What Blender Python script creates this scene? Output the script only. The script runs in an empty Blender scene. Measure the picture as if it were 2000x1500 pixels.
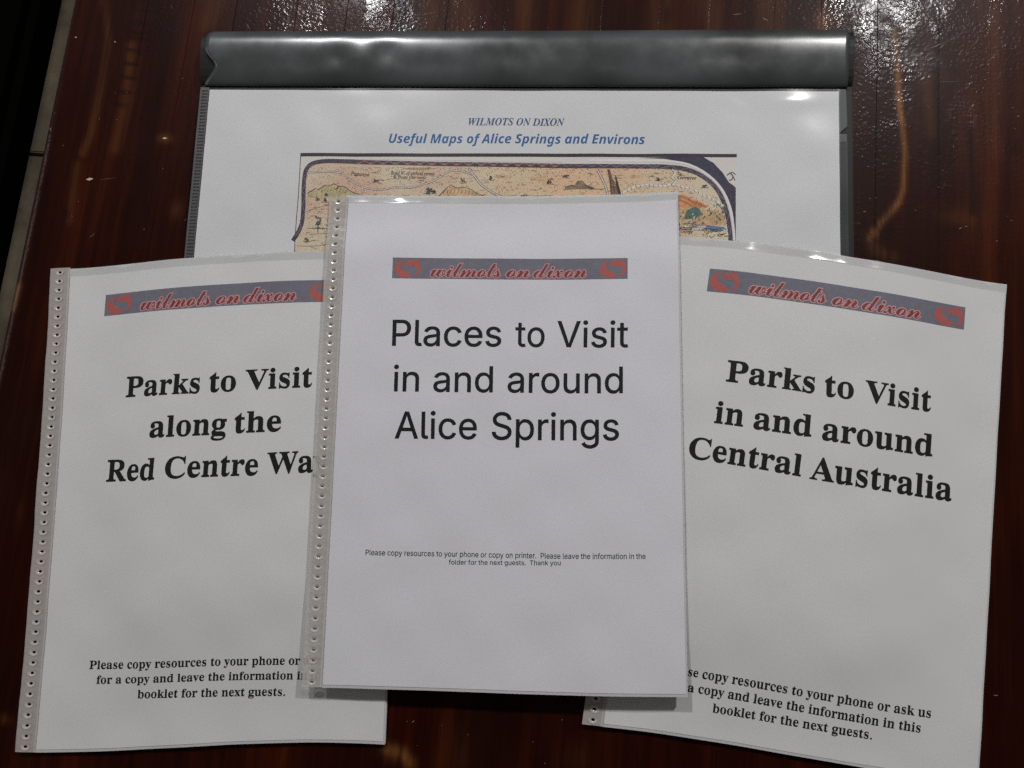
import bpy, bmesh, math, random
import numpy as np
from mathutils import Matrix, Vector
from mathutils.geometry import delaunay_2d_cdt

# ------------------------------------------------------------------ camera, light, exposure
SC = bpy.context.scene
COL = SC.collection
CAM_AXES = [[0.994481, 0.092666, -0.049192], [-0.083871, 0.983895, 0.15785], [0.063027, -0.152853, 0.986237]]
MM = 0.001
CAM_H = 0.44024
cam_data = bpy.data.cameras.new('camera')
cam_data.sensor_fit = 'HORIZONTAL'
cam_data.sensor_width = 36.0
cam_data.lens = 1372.7 / 2000.0 * 36.0
cam_data.clip_start = 0.01
cam_data.clip_end = 50.0
cam = bpy.data.objects.new('camera', cam_data)
COL.objects.link(cam)
_m = Matrix.Identity(4)
for j in range(3):
    for i in range(3):
        _m[i][j] = CAM_AXES[j][i]
_m[2][3] = CAM_H
cam.matrix_world = _m
SC.camera = cam

world = bpy.data.worlds.new('World')
SC.world = world
world.use_nodes = True
world.node_tree.nodes['Background'].inputs[0].default_value = (1.0, 0.93, 0.86, 1)
world.node_tree.nodes['Background'].inputs[1].default_value = 0.078

def lamp(name, loc, power, radius, color):
    d = bpy.data.lights.new(name, 'POINT')
    d.energy = power
    d.shadow_soft_size = radius
    d.color = color
    o = bpy.data.objects.new(name, d)
    o.location = loc
    COL.objects.link(o)
    return o
# two small ceiling downlights ahead of the viewer, right and left
lamp('ceiling_lamp', (0.895, 1.534, 1.5), 86, 0.035, (1.0, .975, .955))
lamp('ceiling_lamp', (-0.719, 1.517, 1.5), 71, 0.035, (.985, .99, 1.0))

wd = bpy.data.lights.new('side_window_light', 'AREA')  # area light added at the left for edge glints and some fill
wd.shape = 'RECTANGLE'
wd.size, wd.size_y = 1.6, .7
wd.energy = 3.5
wd.color = (1.0, .93, .9)
wo = bpy.data.objects.new('side_window_light', wd)
wo.location = (-2.6, .3, .95)
wo.rotation_euler = (Vector((0, .1, 0)) - Vector(wo.location)).to_track_quat('-Z', 'Y').to_euler()
COL.objects.link(wo)

SC.view_settings.view_transform = 'Standard'
SC.view_settings.look = 'None'
SC.view_settings.exposure = 0.0
SC.view_settings.gamma = 1.0
SC.render.engine = 'CYCLES'
SC.cycles.use_denoising = False
SC.cycles.transparent_max_bounces = 24
SC.cycles.max_bounces = 8
SC.cycles.caustics_reflective = False
SC.cycles.caustics_refractive = False

rnd = random.Random(7)

# ------------------------------------------------------------------ materials
def lin(c):
    c = c / 255.0
    return c / 12.92 if c <= 0.04045 else ((c + 0.055) / 1.055) ** 2.4

def rgb(r, g, b, k=1.0):
    """display colour of the print under this light -> base colour"""
    return (min(.9, lin(r) * k), min(.9, lin(g) * k), min(.9, lin(b) * k), 1)

class NT:
    def __init__(self, name):
        self.m = bpy.data.materials.new(name)
        self.m.use_nodes = True
        self.t = self.m.node_tree
        self.b = self.t.nodes['Principled BSDF']
        self.out = self.t.nodes['Material Output']
    def n(self, typ, **kw):
        nd = self.t.nodes.new(typ)
        for k, v in kw.items():
            if k.startswith('i_'):
                key = k[2:]
                key = int(key) if key.isdigit() else key.replace('_', ' ')
                nd.inputs[key].default_value = v
            else:
                setattr(nd, k, v)
        return nd
    def l(self, a, b):
        self.t.links.new(a, b)
    def noise(self, scale, detail=4, rough=.55, coord=None, mapping=None):
        nd = self.n('ShaderNodeTexNoise')
        nd.inputs['Scale'].default_value = scale
        nd.inputs['Detail'].default_value = detail
        nd.inputs['Roughness'].default_value = rough
        tc = coord or self.n('ShaderNodeTexCoord').outputs['Object']
        if mapping:
            mp = self.n('ShaderNodeMapping')
            mp.inputs['Scale'].default_value = mapping
            self.l(tc, mp.inputs['Vector'])
            tc = mp.outputs['Vector']
        self.l(tc, nd.inputs['Vector'])
        return nd.outputs['Fac']
    def ramp(self, fac, stops):
        r = self.n('ShaderNodeValToRGB')
        cr = r.color_ramp
        while len(cr.elements) < len(stops):
            cr.elements.new(.5)
        for e, (p, c) in zip(cr.elements, stops):
            e.position = p
            e.color = c if len(c) == 4 else (*c, 1)
        self.l(fac, r.inputs['Fac'])
        return r.outputs['Color']
    def mix(self, fac, a, b, mode='MIX'):
        nd = self.n('ShaderNodeMix', data_type='RGBA', blend_type=mode)
        for sock, v in ((nd.inputs[0], fac), (nd.inputs[6], a), (nd.inputs[7], b)):
            if isinstance(v, (int, float)):
                sock.default_value = v
            elif isinstance(v, tuple):
                sock.default_value = v
            else:
                self.l(v, sock)
        return nd.outputs[2]
    def math(self, op, a, b=0.0, clamp=False):
        nd = self.n('ShaderNodeMath', operation=op, use_clamp=clamp)
        for i, v in enumerate((a, b)):
            if isinstance(v, (int, float)):
                nd.inputs[i].default_value = v
            else:
                self.l(v, nd.inputs[i])
        return nd.outputs[0]
    def bump(self, h, strength, dist, normal=None):
        nd = self.n('ShaderNodeBump')
        nd.inputs['Strength'].default_value = strength
        nd.inputs['Distance'].default_value = dist
        self.l(h, nd.inputs['Height'])
        if normal is not None:
            self.l(normal, nd.inputs['Normal'])
        return nd.outputs['Normal']

def paper_material(name, base, mottled=.02):
    k = NT(name)
    big = k.noise(14, 3)
    fine = k.noise(900, 2)
    c = k.mix(k.ramp(big, [(.35, (0, 0, 0)), (.65, (1, 1, 1))]), tuple(x * (1 - mottled) for x in base[:3]) + (1,), base)
    fl = k.ramp(k.noise(160, 2, .6), [(.77, (0, 0, 0)), (.80, (1, 1, 1))])
    c = k.mix(k.math('MULTIPLY', fl, .10), c, (.35, .33, .32, 1))
    k.l(c, k.b.inputs['Base Color'])
    k.b.inputs['Roughness'].default_value = .75
    k.b.inputs['Specular IOR Level'].default_value = .2
    nrm = k.bump(big, .12, .003)
    nrm = k.bump(fine, .12, .0001, nrm)
    k.l(nrm, k.b.inputs['Normal'])
    return k.m

def print_material(name, c, rough=.6, mottle=0, scale=220, c2=None):
    k = NT(name)
    k.b.inputs['Base Color'].default_value = c
    if mottle:
        f = k.noise(scale, 5, .7)
        f = k.ramp(f, [(.38, (0, 0, 0)), (.62, (1, 1, 1))])
        c2 = c2 or tuple(x * (1 - mottle) for x in c[:3]) + (1,)
        k.l(k.mix(f, c, c2), k.b.inputs['Base Color'])
    k.b.inputs['Roughness'].default_value = rough
    k.b.inputs['Specular IOR Level'].default_value = .25
    return k.m

def film_material(name, rough=.16, haze=.02, tint=(.8, .82, .84), bump=.12, gloss=1.0):
    """thin clear plastic: see-through, Fresnel gloss, a trace of milky haze"""
    k = NT(name)
    t = k.t
    t.nodes.remove(k.b)
    tr = k.n('ShaderNodeBsdfTransparent')
    tr.inputs[0].default_value = (.98, .98, .98, 1)
    gl = k.n('ShaderNodeBsdfGlossy')
    gl.inputs['Roughness'].default_value = rough
    gl.inputs['Color'].default_value = (gloss, gloss, gloss, 1)
    df = k.n('ShaderNodeBsdfDiffuse')
    df.inputs['Color'].default_value = (*tint, 1)
    fr = k.n('ShaderNodeFresnel')
    geo = k.n('ShaderNodeNewGeometry')
    k.l(k.math('SUBTRACT', 1.45, k.math('MULTIPLY', geo.outputs['Backfacing'], 1.45 - 1 / 1.45)), fr.inputs['IOR'])
    h = k.noise(55, 3, .5)
    nrm = k.bump(h, bump, .002)
    k.l(nrm, gl.inputs['Normal'])
    k.l(nrm, fr.inputs['Normal'])
    m1 = k.n('ShaderNodeMixShader')
    m1.inputs[0].default_value = haze
    k.l(tr.outputs[0], m1.inputs[1])
    k.l(df.outputs[0], m1.inputs[2])
    m2 = k.n('ShaderNodeMixShader')
    k.l(fr.outputs[0], m2.inputs[0])
    k.l(m1.outputs[0], m2.inputs[1])
    k.l(gl.outputs[0], m2.inputs[2])
    k.l(m2.outputs[0], k.out.inputs['Surface'])
    return k.m

M = {}
M['ink'] = print_material('black_ink', (.004, .0038, .0038, 1), .6)
M['navy'] = print_material('dark_navy_ink', rgb(32, 62, 100, 1.6), .5)
M['blue'] = print_material('blue_ink', rgb(24, 74, 122, 1.75), .5)
PM = {'C': paper_material('lilac_white_paper', (.765, .765, .81, 1)),
      'L': paper_material('white_paper_left', (.755, .76, .765, 1)),
      'R': paper_material('white_paper_right', (.75, .76, .76, 1)),
      'B': paper_material('large_white_paper', (.73, .735, .75, 1), .03)}
M['sheet'] = paper_material('inner_paper', (.72, .70, .68, 1))
M['banner'] = print_material('slate_banner_ink', rgb(98, 97, 108, 1.6), .5, .12, 300)
M['banner_red'] = print_material('banner_red_ink', rgb(120, 50, 52, 1.5), .5, .25, 900)
M['banner_halo'] = print_material('banner_pink_ink', rgb(180, 136, 138, 1.5), .5, .15, 900)
M['emblem'] = print_material('emblem_orange_ink', rgb(158, 76, 70, 1.5), .5, 0, 600, None)
M['emblem_soft'] = print_material('emblem_faded_ink', rgb(128, 92, 94, 1.7), .5, .3, 700)
M['film'] = film_material('clear_sleeve_film', .11, .004, bump=.015)
M['film_big'] = film_material('clear_binder_film', .16, .006, bump=.035)
for nm, c, c2 in (('margin', (186, 182, 178), None), ('bar', (44, 42, 44), None), ('band', (74, 66, 76), (50, 44, 54)), ('navy_band', (58, 54, 74), (38, 36, 54)),
              ('white', (196, 192, 190), None), ('zig', (160, 110, 104), None), ('zig2', (120, 114, 132), None), ('rust', (120, 86, 86), None),
              ('rustdk', (122, 66, 44), None), ('road_edge', (96, 84, 78), None), ('inkbrown', (52, 44, 40), None), ('olive', (172, 160, 122), (142, 132, 100)),
              ('olivedk', (84, 90, 62), None), ('rockface', (192, 164, 128), (164, 132, 98)), ('mound', (140, 114, 96), (98, 84, 74)),
              ('scrub', (86, 82, 74), (58, 56, 52)), ('slate', (78, 86, 90), (54, 60, 66)), ('gorge', (128, 100, 78), (92, 72, 58)), ('tanline', (150, 124, 98), None),
              ('sienna', (196, 138, 94), (156, 104, 70)), ('ochre', (190, 156, 118), (150, 128, 98)), ('teal', (74, 104, 98), (62, 84, 82)),
              ('water', (72, 100, 146), (98, 122, 156)), ('cream', (202, 190, 160), None)):
    M[nm] = print_material('map_' + nm, rgb(*c, 1.5), .6, .3 if c2 else 0, 420, rgb(*c2, 1.5) if c2 else None)
# the map's ground: washes of tan, pink and orange with fine pen stipple
k = NT('map_ground_wash')
tc = k.n('ShaderNodeTexCoord').outputs['Object']
sep = k.n('ShaderNodeSeparateXYZ')
k.l(tc, sep.inputs[0])
wash = k.noise(22, 4, .6, tc)
c1 = k.ramp(wash, [(.36, rgb(182, 172, 150, 1.6)), (.5, rgb(184, 168, 146, 1.55)), (.64, rgb(188, 158, 136, 1.42))])
pos = k.math('ABSOLUTE', k.math('SUBTRACT', sep.outputs[0], .035))
orange = k.math('SUBTRACT', 1.0, k.math('MULTIPLY', pos, 11.0), True)
wash2 = k.noise(60, 4, .6, tc)
c2 = k.ramp(wash2, [(.4, rgb(200, 160, 128, 1.5)), (.62, rgb(192, 170, 134, 1.5))])
c3 = k.mix(k.math('MULTIPLY', orange, .8), c1, c2)
grain = k.ramp(k.noise(1500, 3, .7, tc), [(.36, (.62, .6, .6)), (.5, (1, 1, 1))])
k.l(k.mix(.7, c3, grain, 'MULTIPLY'), k.b.inputs['Base Color'])
k.b.inputs['Roughness'].default_value = .6
k.b.inputs['Specular IOR Level'].default_value = .25
M['ground'] = k.m

def milky(name, col, see=.35, rough=.3, spec=.5, bump=.15):
    k = NT(name)
    k.b.inputs['Base Color'].default_value = (*col, 1)
    k.b.inputs['Roughness'].default_value = rough
    k.b.inputs['Specular IOR Level'].default_value = spec
    k.b.inputs['Alpha'].default_value = 1 - see
    h = k.noise(70, 3, .5)
    k.l(k.bump(h, bump, .002), k.b.inputs['Normal'])
    return k.m
M['strip'] = milky('milky_binding_strip', (.62, .585, .555), .52, .22, .45, .05)
M['pocket'] = milky('milky_pocket_film', (.76, .77, .77), .30, .25, .5, .05)
M['dimple'] = milky('dimple_plastic', (.60, .56, .53), .12, .18, 1.0, 0)
M['black'] = print_material('black_plastic_cover', (.008, .008, .009, 1), .55)
M['smoke'] = milky('smoky_pocket_edge', (.034, .039, .040), .15, .45, .2, .02)
M['smoke_light'] = milky('pale_smoky_pocket_edge', (.12, .135, .135), .3, .45, .2, .02)
M['smoke_strip'] = milky('grey_stitched_strip', (.10, .10, .105), .1, .35)
k = NT('grey_header_plastic')
dent = k.noise(17, 2, .45)
c = k.ramp(dent, [(.36, (.030, .034, .035)), (.64, (.068, .078, .081))])
k.l(c, k.b.inputs['Base Color'])
k.b.inputs['Roughness'].default_value = .36
rr = k.ramp(k.noise(90, 3), [(.3, (.25,) * 3), (.7, (.33,) * 3)])
k.l(rr, k.b.inputs['Roughness'])
k.l(k.bump(k.noise(600, 2), .05, .0002, k.bump(dent, .15, .004)), k.b.inputs['Normal'])
k.b.inputs['Specular IOR Level'].default_value = 1.0
M['flap'] = k.m

# varnished red-brown timber: grain runs along y; 'tone' is the wood's own figure
def wood():
    k = NT('varnished_red_timber')
    tc = k.n('ShaderNodeTexCoord').outputs['Object']
    info = k.n('ShaderNodeAttribute', attribute_name='board_tone').outputs['Fac']
    tint = k.n('ShaderNodeAttribute', attribute_name='amber').outputs['Fac']
    dark = k.n('ShaderNodeAttribute', attribute_name='stain').outputs['Fac']
    grain = k.noise(1, 6, .62, tc, (150, 5, 5))
    broad = k.noise(1, 4, .6, tc, (26, 3.2, 2))
    pores = k.noise(1, 3, .7, tc, (900, 30, 10))
    f = k.math('ADD', k.math('MULTIPLY', grain, .40), k.math('MULTIPLY', broad, .60))
    f = k.math('ADD', f, k.math('MULTIPLY', k.math('SUBTRACT', info, .5), .15))
    c = k.ramp(f, [(.34, (.010, .0014, .0006)), (.48, (.021, .0028, .0009)), (.58, (.038, .0058, .0013)), (.72, (.070, .0140, .0028))])
    tint = k.math('MULTIPLY', tint, k.ramp(grain, [(.36, (.25,) * 3), (.54, (1,) * 3)]), True)
    c = k.mix(tint, c, k.mix(grain, (.40, .175, .050, 1), (.20, .060, .012, 1)))
    c = k.mix(dark, c, (.0075, .0025, .0018, 1))
    pm = k.ramp(pores, [(.33, (.55, .5, .5)), (.45, (1, 1, 1))])
    c = k.mix(.8, c, pm, 'MULTIPLY')
    k.l(c, k.b.inputs['Base Color'])
    k.b.inputs['Roughness'].default_value = .42
    k.b.inputs['Specular IOR Level'].default_value = .06
    # orange-peel varnish: patchy pebbling
    peb = k.noise(430, 1.2, .5, tc)
    peb2 = k.noise(2100, 2, .5, tc)
    patch = k.ramp(k.noise(26, 4, .65, tc), [(.40, (.18,) * 3), (.60, (1,) * 3)])
    h = k.math('ADD', k.math('MULTIPLY', peb, .9), k.math('MULTIPLY', peb2, .04))
    h = k.math('MULTIPLY', h, patch)
    nrm = k.bump(h, 1.0, .00040)
    nrm2 = k.bump(k.noise(1, 3, .5, tc, (120, 12, 10)), .04, .0005, nrm)
    k.l(nrm2, k.b.inputs['Coat Normal'])
    k.l(k.bump(h, .3, .0003), k.b.inputs['Normal'])
    gloss = k.ramp(k.noise(1, 4, .6, tc, (38, 14, 10)), [(.40, (.10,) * 3), (.60, (.17,) * 3)])
    k.l(gloss, k.b.inputs['Coat Roughness'])
    cw = k.ramp(k.noise(1, 3, .6, tc, (30, 18, 10)), [(.49, (.010,) * 3), (.66, (.17,) * 3)])
    edge = k.n('ShaderNodeAttribute', attribute_name='nosing').outputs['Fac']
    k.l(k.math('ADD', cw, edge, True), k.b.inputs['Coat Weight'])
    return k.m
M['wood'] = wood()
M['chip'] = print_material('pale_bare_chip', (.55, .42, .28, 1), .7)
M['scratch'] = print_material('whitish_scratch', (.22, .17, .15, 1), .6)

k = NT('slate_floor_tile')
f = k.noise(9, 6, .65)
k.l(k.ramp(f, [(.3, (.11, .09, .06)), (.5, (.20, .17, .115)), (.7, (.30, .25, .15))]), k.b.inputs['Base Color'])
k.b.inputs['Roughness'].default_value = .55
k.l(k.bump(k.noise(40, 5, .7), .5, .003), k.b.inputs['Normal'])
M['tile'] = k.m
M['grout'] = print_material('dark_grout', (.06, .06, .065, 1), .9, .3, 60)
k = NT('black_bench_vinyl')
k.b.inputs['Base Color'].default_value = (.002, .0018, .0015, 1)  # shade put into the colour: near-black, merges with the dark floor
k.b.inputs['Roughness'].default_value = 1
k.b.inputs['Specular IOR Level'].default_value = 0
k.l(k.bump(k.noise(500, 3), .3, .0005), k.b.inputs['Normal'])
M['vinyl'] = k.m
M['bench_wood'] = print_material('dark_bench_timber', (.03, .012, .006, 1), .5, .4, 40)

# ------------------------------------------------------------------ object helpers
def new_mesh(name, verts, faces, mats, parent=None, origin=(0, 0, 0), smooth=False, idx=None):
    me = bpy.data.meshes.new(name)
    v = np.asarray(verts, float) - np.asarray(origin, float)
    me.from_pydata(v.tolist(), [], [list(map(int, f)) for f in faces])
    for m in (mats if isinstance(mats, (list, tuple)) else [mats]):
        me.materials.append(m)
    if idx is not None:
        me.polygons.foreach_set('material_index', np.asarray(idx, np.int32))
    if smooth:
        me.polygons.foreach_set('use_smooth', np.ones(len(me.polygons), bool))
    me.update()
    o = bpy.data.objects.new(name, me)
    COL.objects.link(o)
    if parent is not None:
        o.parent = parent
    return o

def thing(name, label, cat, loc, group=None):
    o = bpy.data.objects.new(name, None)
    o.empty_display_size = .02
    o.location = loc
    COL.objects.link(o)
    o['label'] = label
    o['category'] = cat
    if group:
        o['group'] = group
    return o

def grid_faces(nu, nv):
    i = np.arange(nu - 1)[:, None] * nv + np.arange(nv - 1)[None, :]
    i = i.ravel()
    return np.stack([i, i + 1, i + nv + 1, i + nv], -1)

# ------------------------------------------------------------------ sheet surfaces (mm on the sheet -> metres in the room)
COEF = {
  'B': [[-138.517, 101.018], [103.8213, 5.6819], [9.9723, -158.7286], [-1.6158, -0.5991], [-0.0208, -0.0119], [-0.0017, 0.0595], [-0.0292, -0.0247], [0.022, 0.0088], [-0.0067, -0.0033]],
  'L': [[-200.64, -15.6925], [106.0549, 15.7643], [14.7724, -146.4518], [-3.2707, 0.412], [-1.4707, -2.6768], [-1.0063, 0.4433], [0.0391, 0.8771], [0.5516, 0.0693], [1.1182, -2.5508]],
  'R': [[157.806, 15.0014], [104.1419, -7.7329], [-9.3221, -145.1396], [0.1219, 1.7137], [0.2011, -1.1856], [0.2235, 0.3878], [-0.1559, 1.2769], [0.0829, -0.03], [0.5611, 2.4928]],
  'C': [[-27.0652, 36.492], [105.5988, 7.8863], [11.3327, -147.9761], [-0.8044, 0.0071], [-1.1795, 1.0087], [-0.0736, 0.093], [0.0423, -0.6007], [-0.0062, -0.0059], [-0.0122, 0.9019]],
}
def s01(x):
    x = np.clip(x, 0, 1)
    return x * x * (3 - 2 * x)
ZF = {
    'L': lambda u, v: 3.2 + 5.3 * s01((u - 8) / 60) * (1 - s01((v - 196) / 95)),
    'R': lambda u, v: 3.2 + 5.3 * (1 - s01((u - 132) / 75)) * (1 - s01((v - 215) / 80)),
    'C': lambda u, v: 8.7 + 2.3 * s01((v - 5) / 35) + 2.0 * np.clip(v / 297, 0, 2) ** 2 * np.clip(u / 210, -.1, 1.1) + .6 * np.clip(v / 297, 0, 2) ** 2,
    'B': lambda u, v: 6.0 + 0 * u,
}
PH = {'L': 1.3, 'R': 4.1, 'C': 2.2, 'B': 0.4}
def cockle(k, u, v):
    p = PH[k]
    return (.20 * np.sin(u / 13.0 + v / 31.0 + p) * np.sin(v / 17.0 - u / 40.0 + 2 * p)
            + .13 * np.sin(u / 7.5 - v / 11.0 + 3 * p) * np.sin(v / 23.0 + p)
            + .10 * np.sin(v / 6.3 + u / 19.0 + p) * np.sin(u / 29.0))
def S(k, u, v, dz=0.0, w=1.0):
    u = np.asarray(u, float)
    v = np.asarray(v, float)
    U = (u - 105) / 105
    V = (v - 148) / 148
    B = np.stack([1 + 0 * U, U, V, U * V, U * U, V * V, U * U * V, U * V * V, U ** 3], -1)
    xy = B @ np.array(COEF[k])
    z = ZF[k](u, v) + w * 1.05 * cockle(k, u, v) + dz
    return np.concatenate([xy, z[..., None]], -1) * MM

def sheet(name, k, u0, u1, v0, v1, dz, thick, mat, parent, org, step=4.0, extra=None, smooth=True):
    """a thin sheet lying on surface k; extra(u, v) adds mm of height"""
    nu = max(2, int(abs(u1 - u0) / step) + 1)
    nv = max(2, int(abs(v1 - v0) / step) + 1)
    uu = np.linspace(u0, u1, nu)
    vv = np.linspace(v0, v1, nv)
    if extra is not None and v1 - v0 > 60:          # fine rows near the head edge
        vv = np.concatenate([np.linspace(v0, v0 + 12, 13), np.linspace(v0 + 12, v1, nv)[1:]])
        nv = len(vv)
    Ug, Vg = np.meshgrid(uu, vv, indexing='ij')
    d = dz + (extra(Ug, Vg) if extra is not None else 0 * Ug)
    P = S(k, Ug.ravel(), Vg.ravel(), d.ravel())
    F = grid_faces(nu, nv)[:, ::-1]
    top = P
    # orient upwards
    a, b, c_ = top[F[0][0]], top[F[0][1]], top[F[0][2]]
    if np.cross(b - a, c_ - a)[2] < 0:
        F = F[:, ::-1]
    faces = F.tolist()
    verts = top
    if thick > 0:
        n = len(top)
        bot = top.copy()
        bot[:, 2] -= thick * MM
        faces += (F[:, ::-1] + n).tolist()
        idg = np.arange(n).reshape(nu, nv)
        loop = list(idg[0, :]) + list(idg[1:, -1]) + list(idg[-1, -2::-1]) + list(idg[-2:0:-1, 0])
        verts = np.concatenate([top, bot, top[loop], bot[loop]])       # the rim has vertices of its own
        m = len(loop)
        for i in range(m):
            j = (i + 1) % m
            faces.append([2 * n + i, 2 * n + j, 2 * n + m + j, 2 * n + m + i])
    o = new_mesh(name, verts, faces, mat, parent, org, smooth)
    if thick > 0 and smooth:
        me = o.data
        nf = len(F)
        flags = np.ones(len(me.polygons), bool)
        flags[2 * nf:] = False
        me.polygons.foreach_set('use_smooth', flags)
    return o

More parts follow.
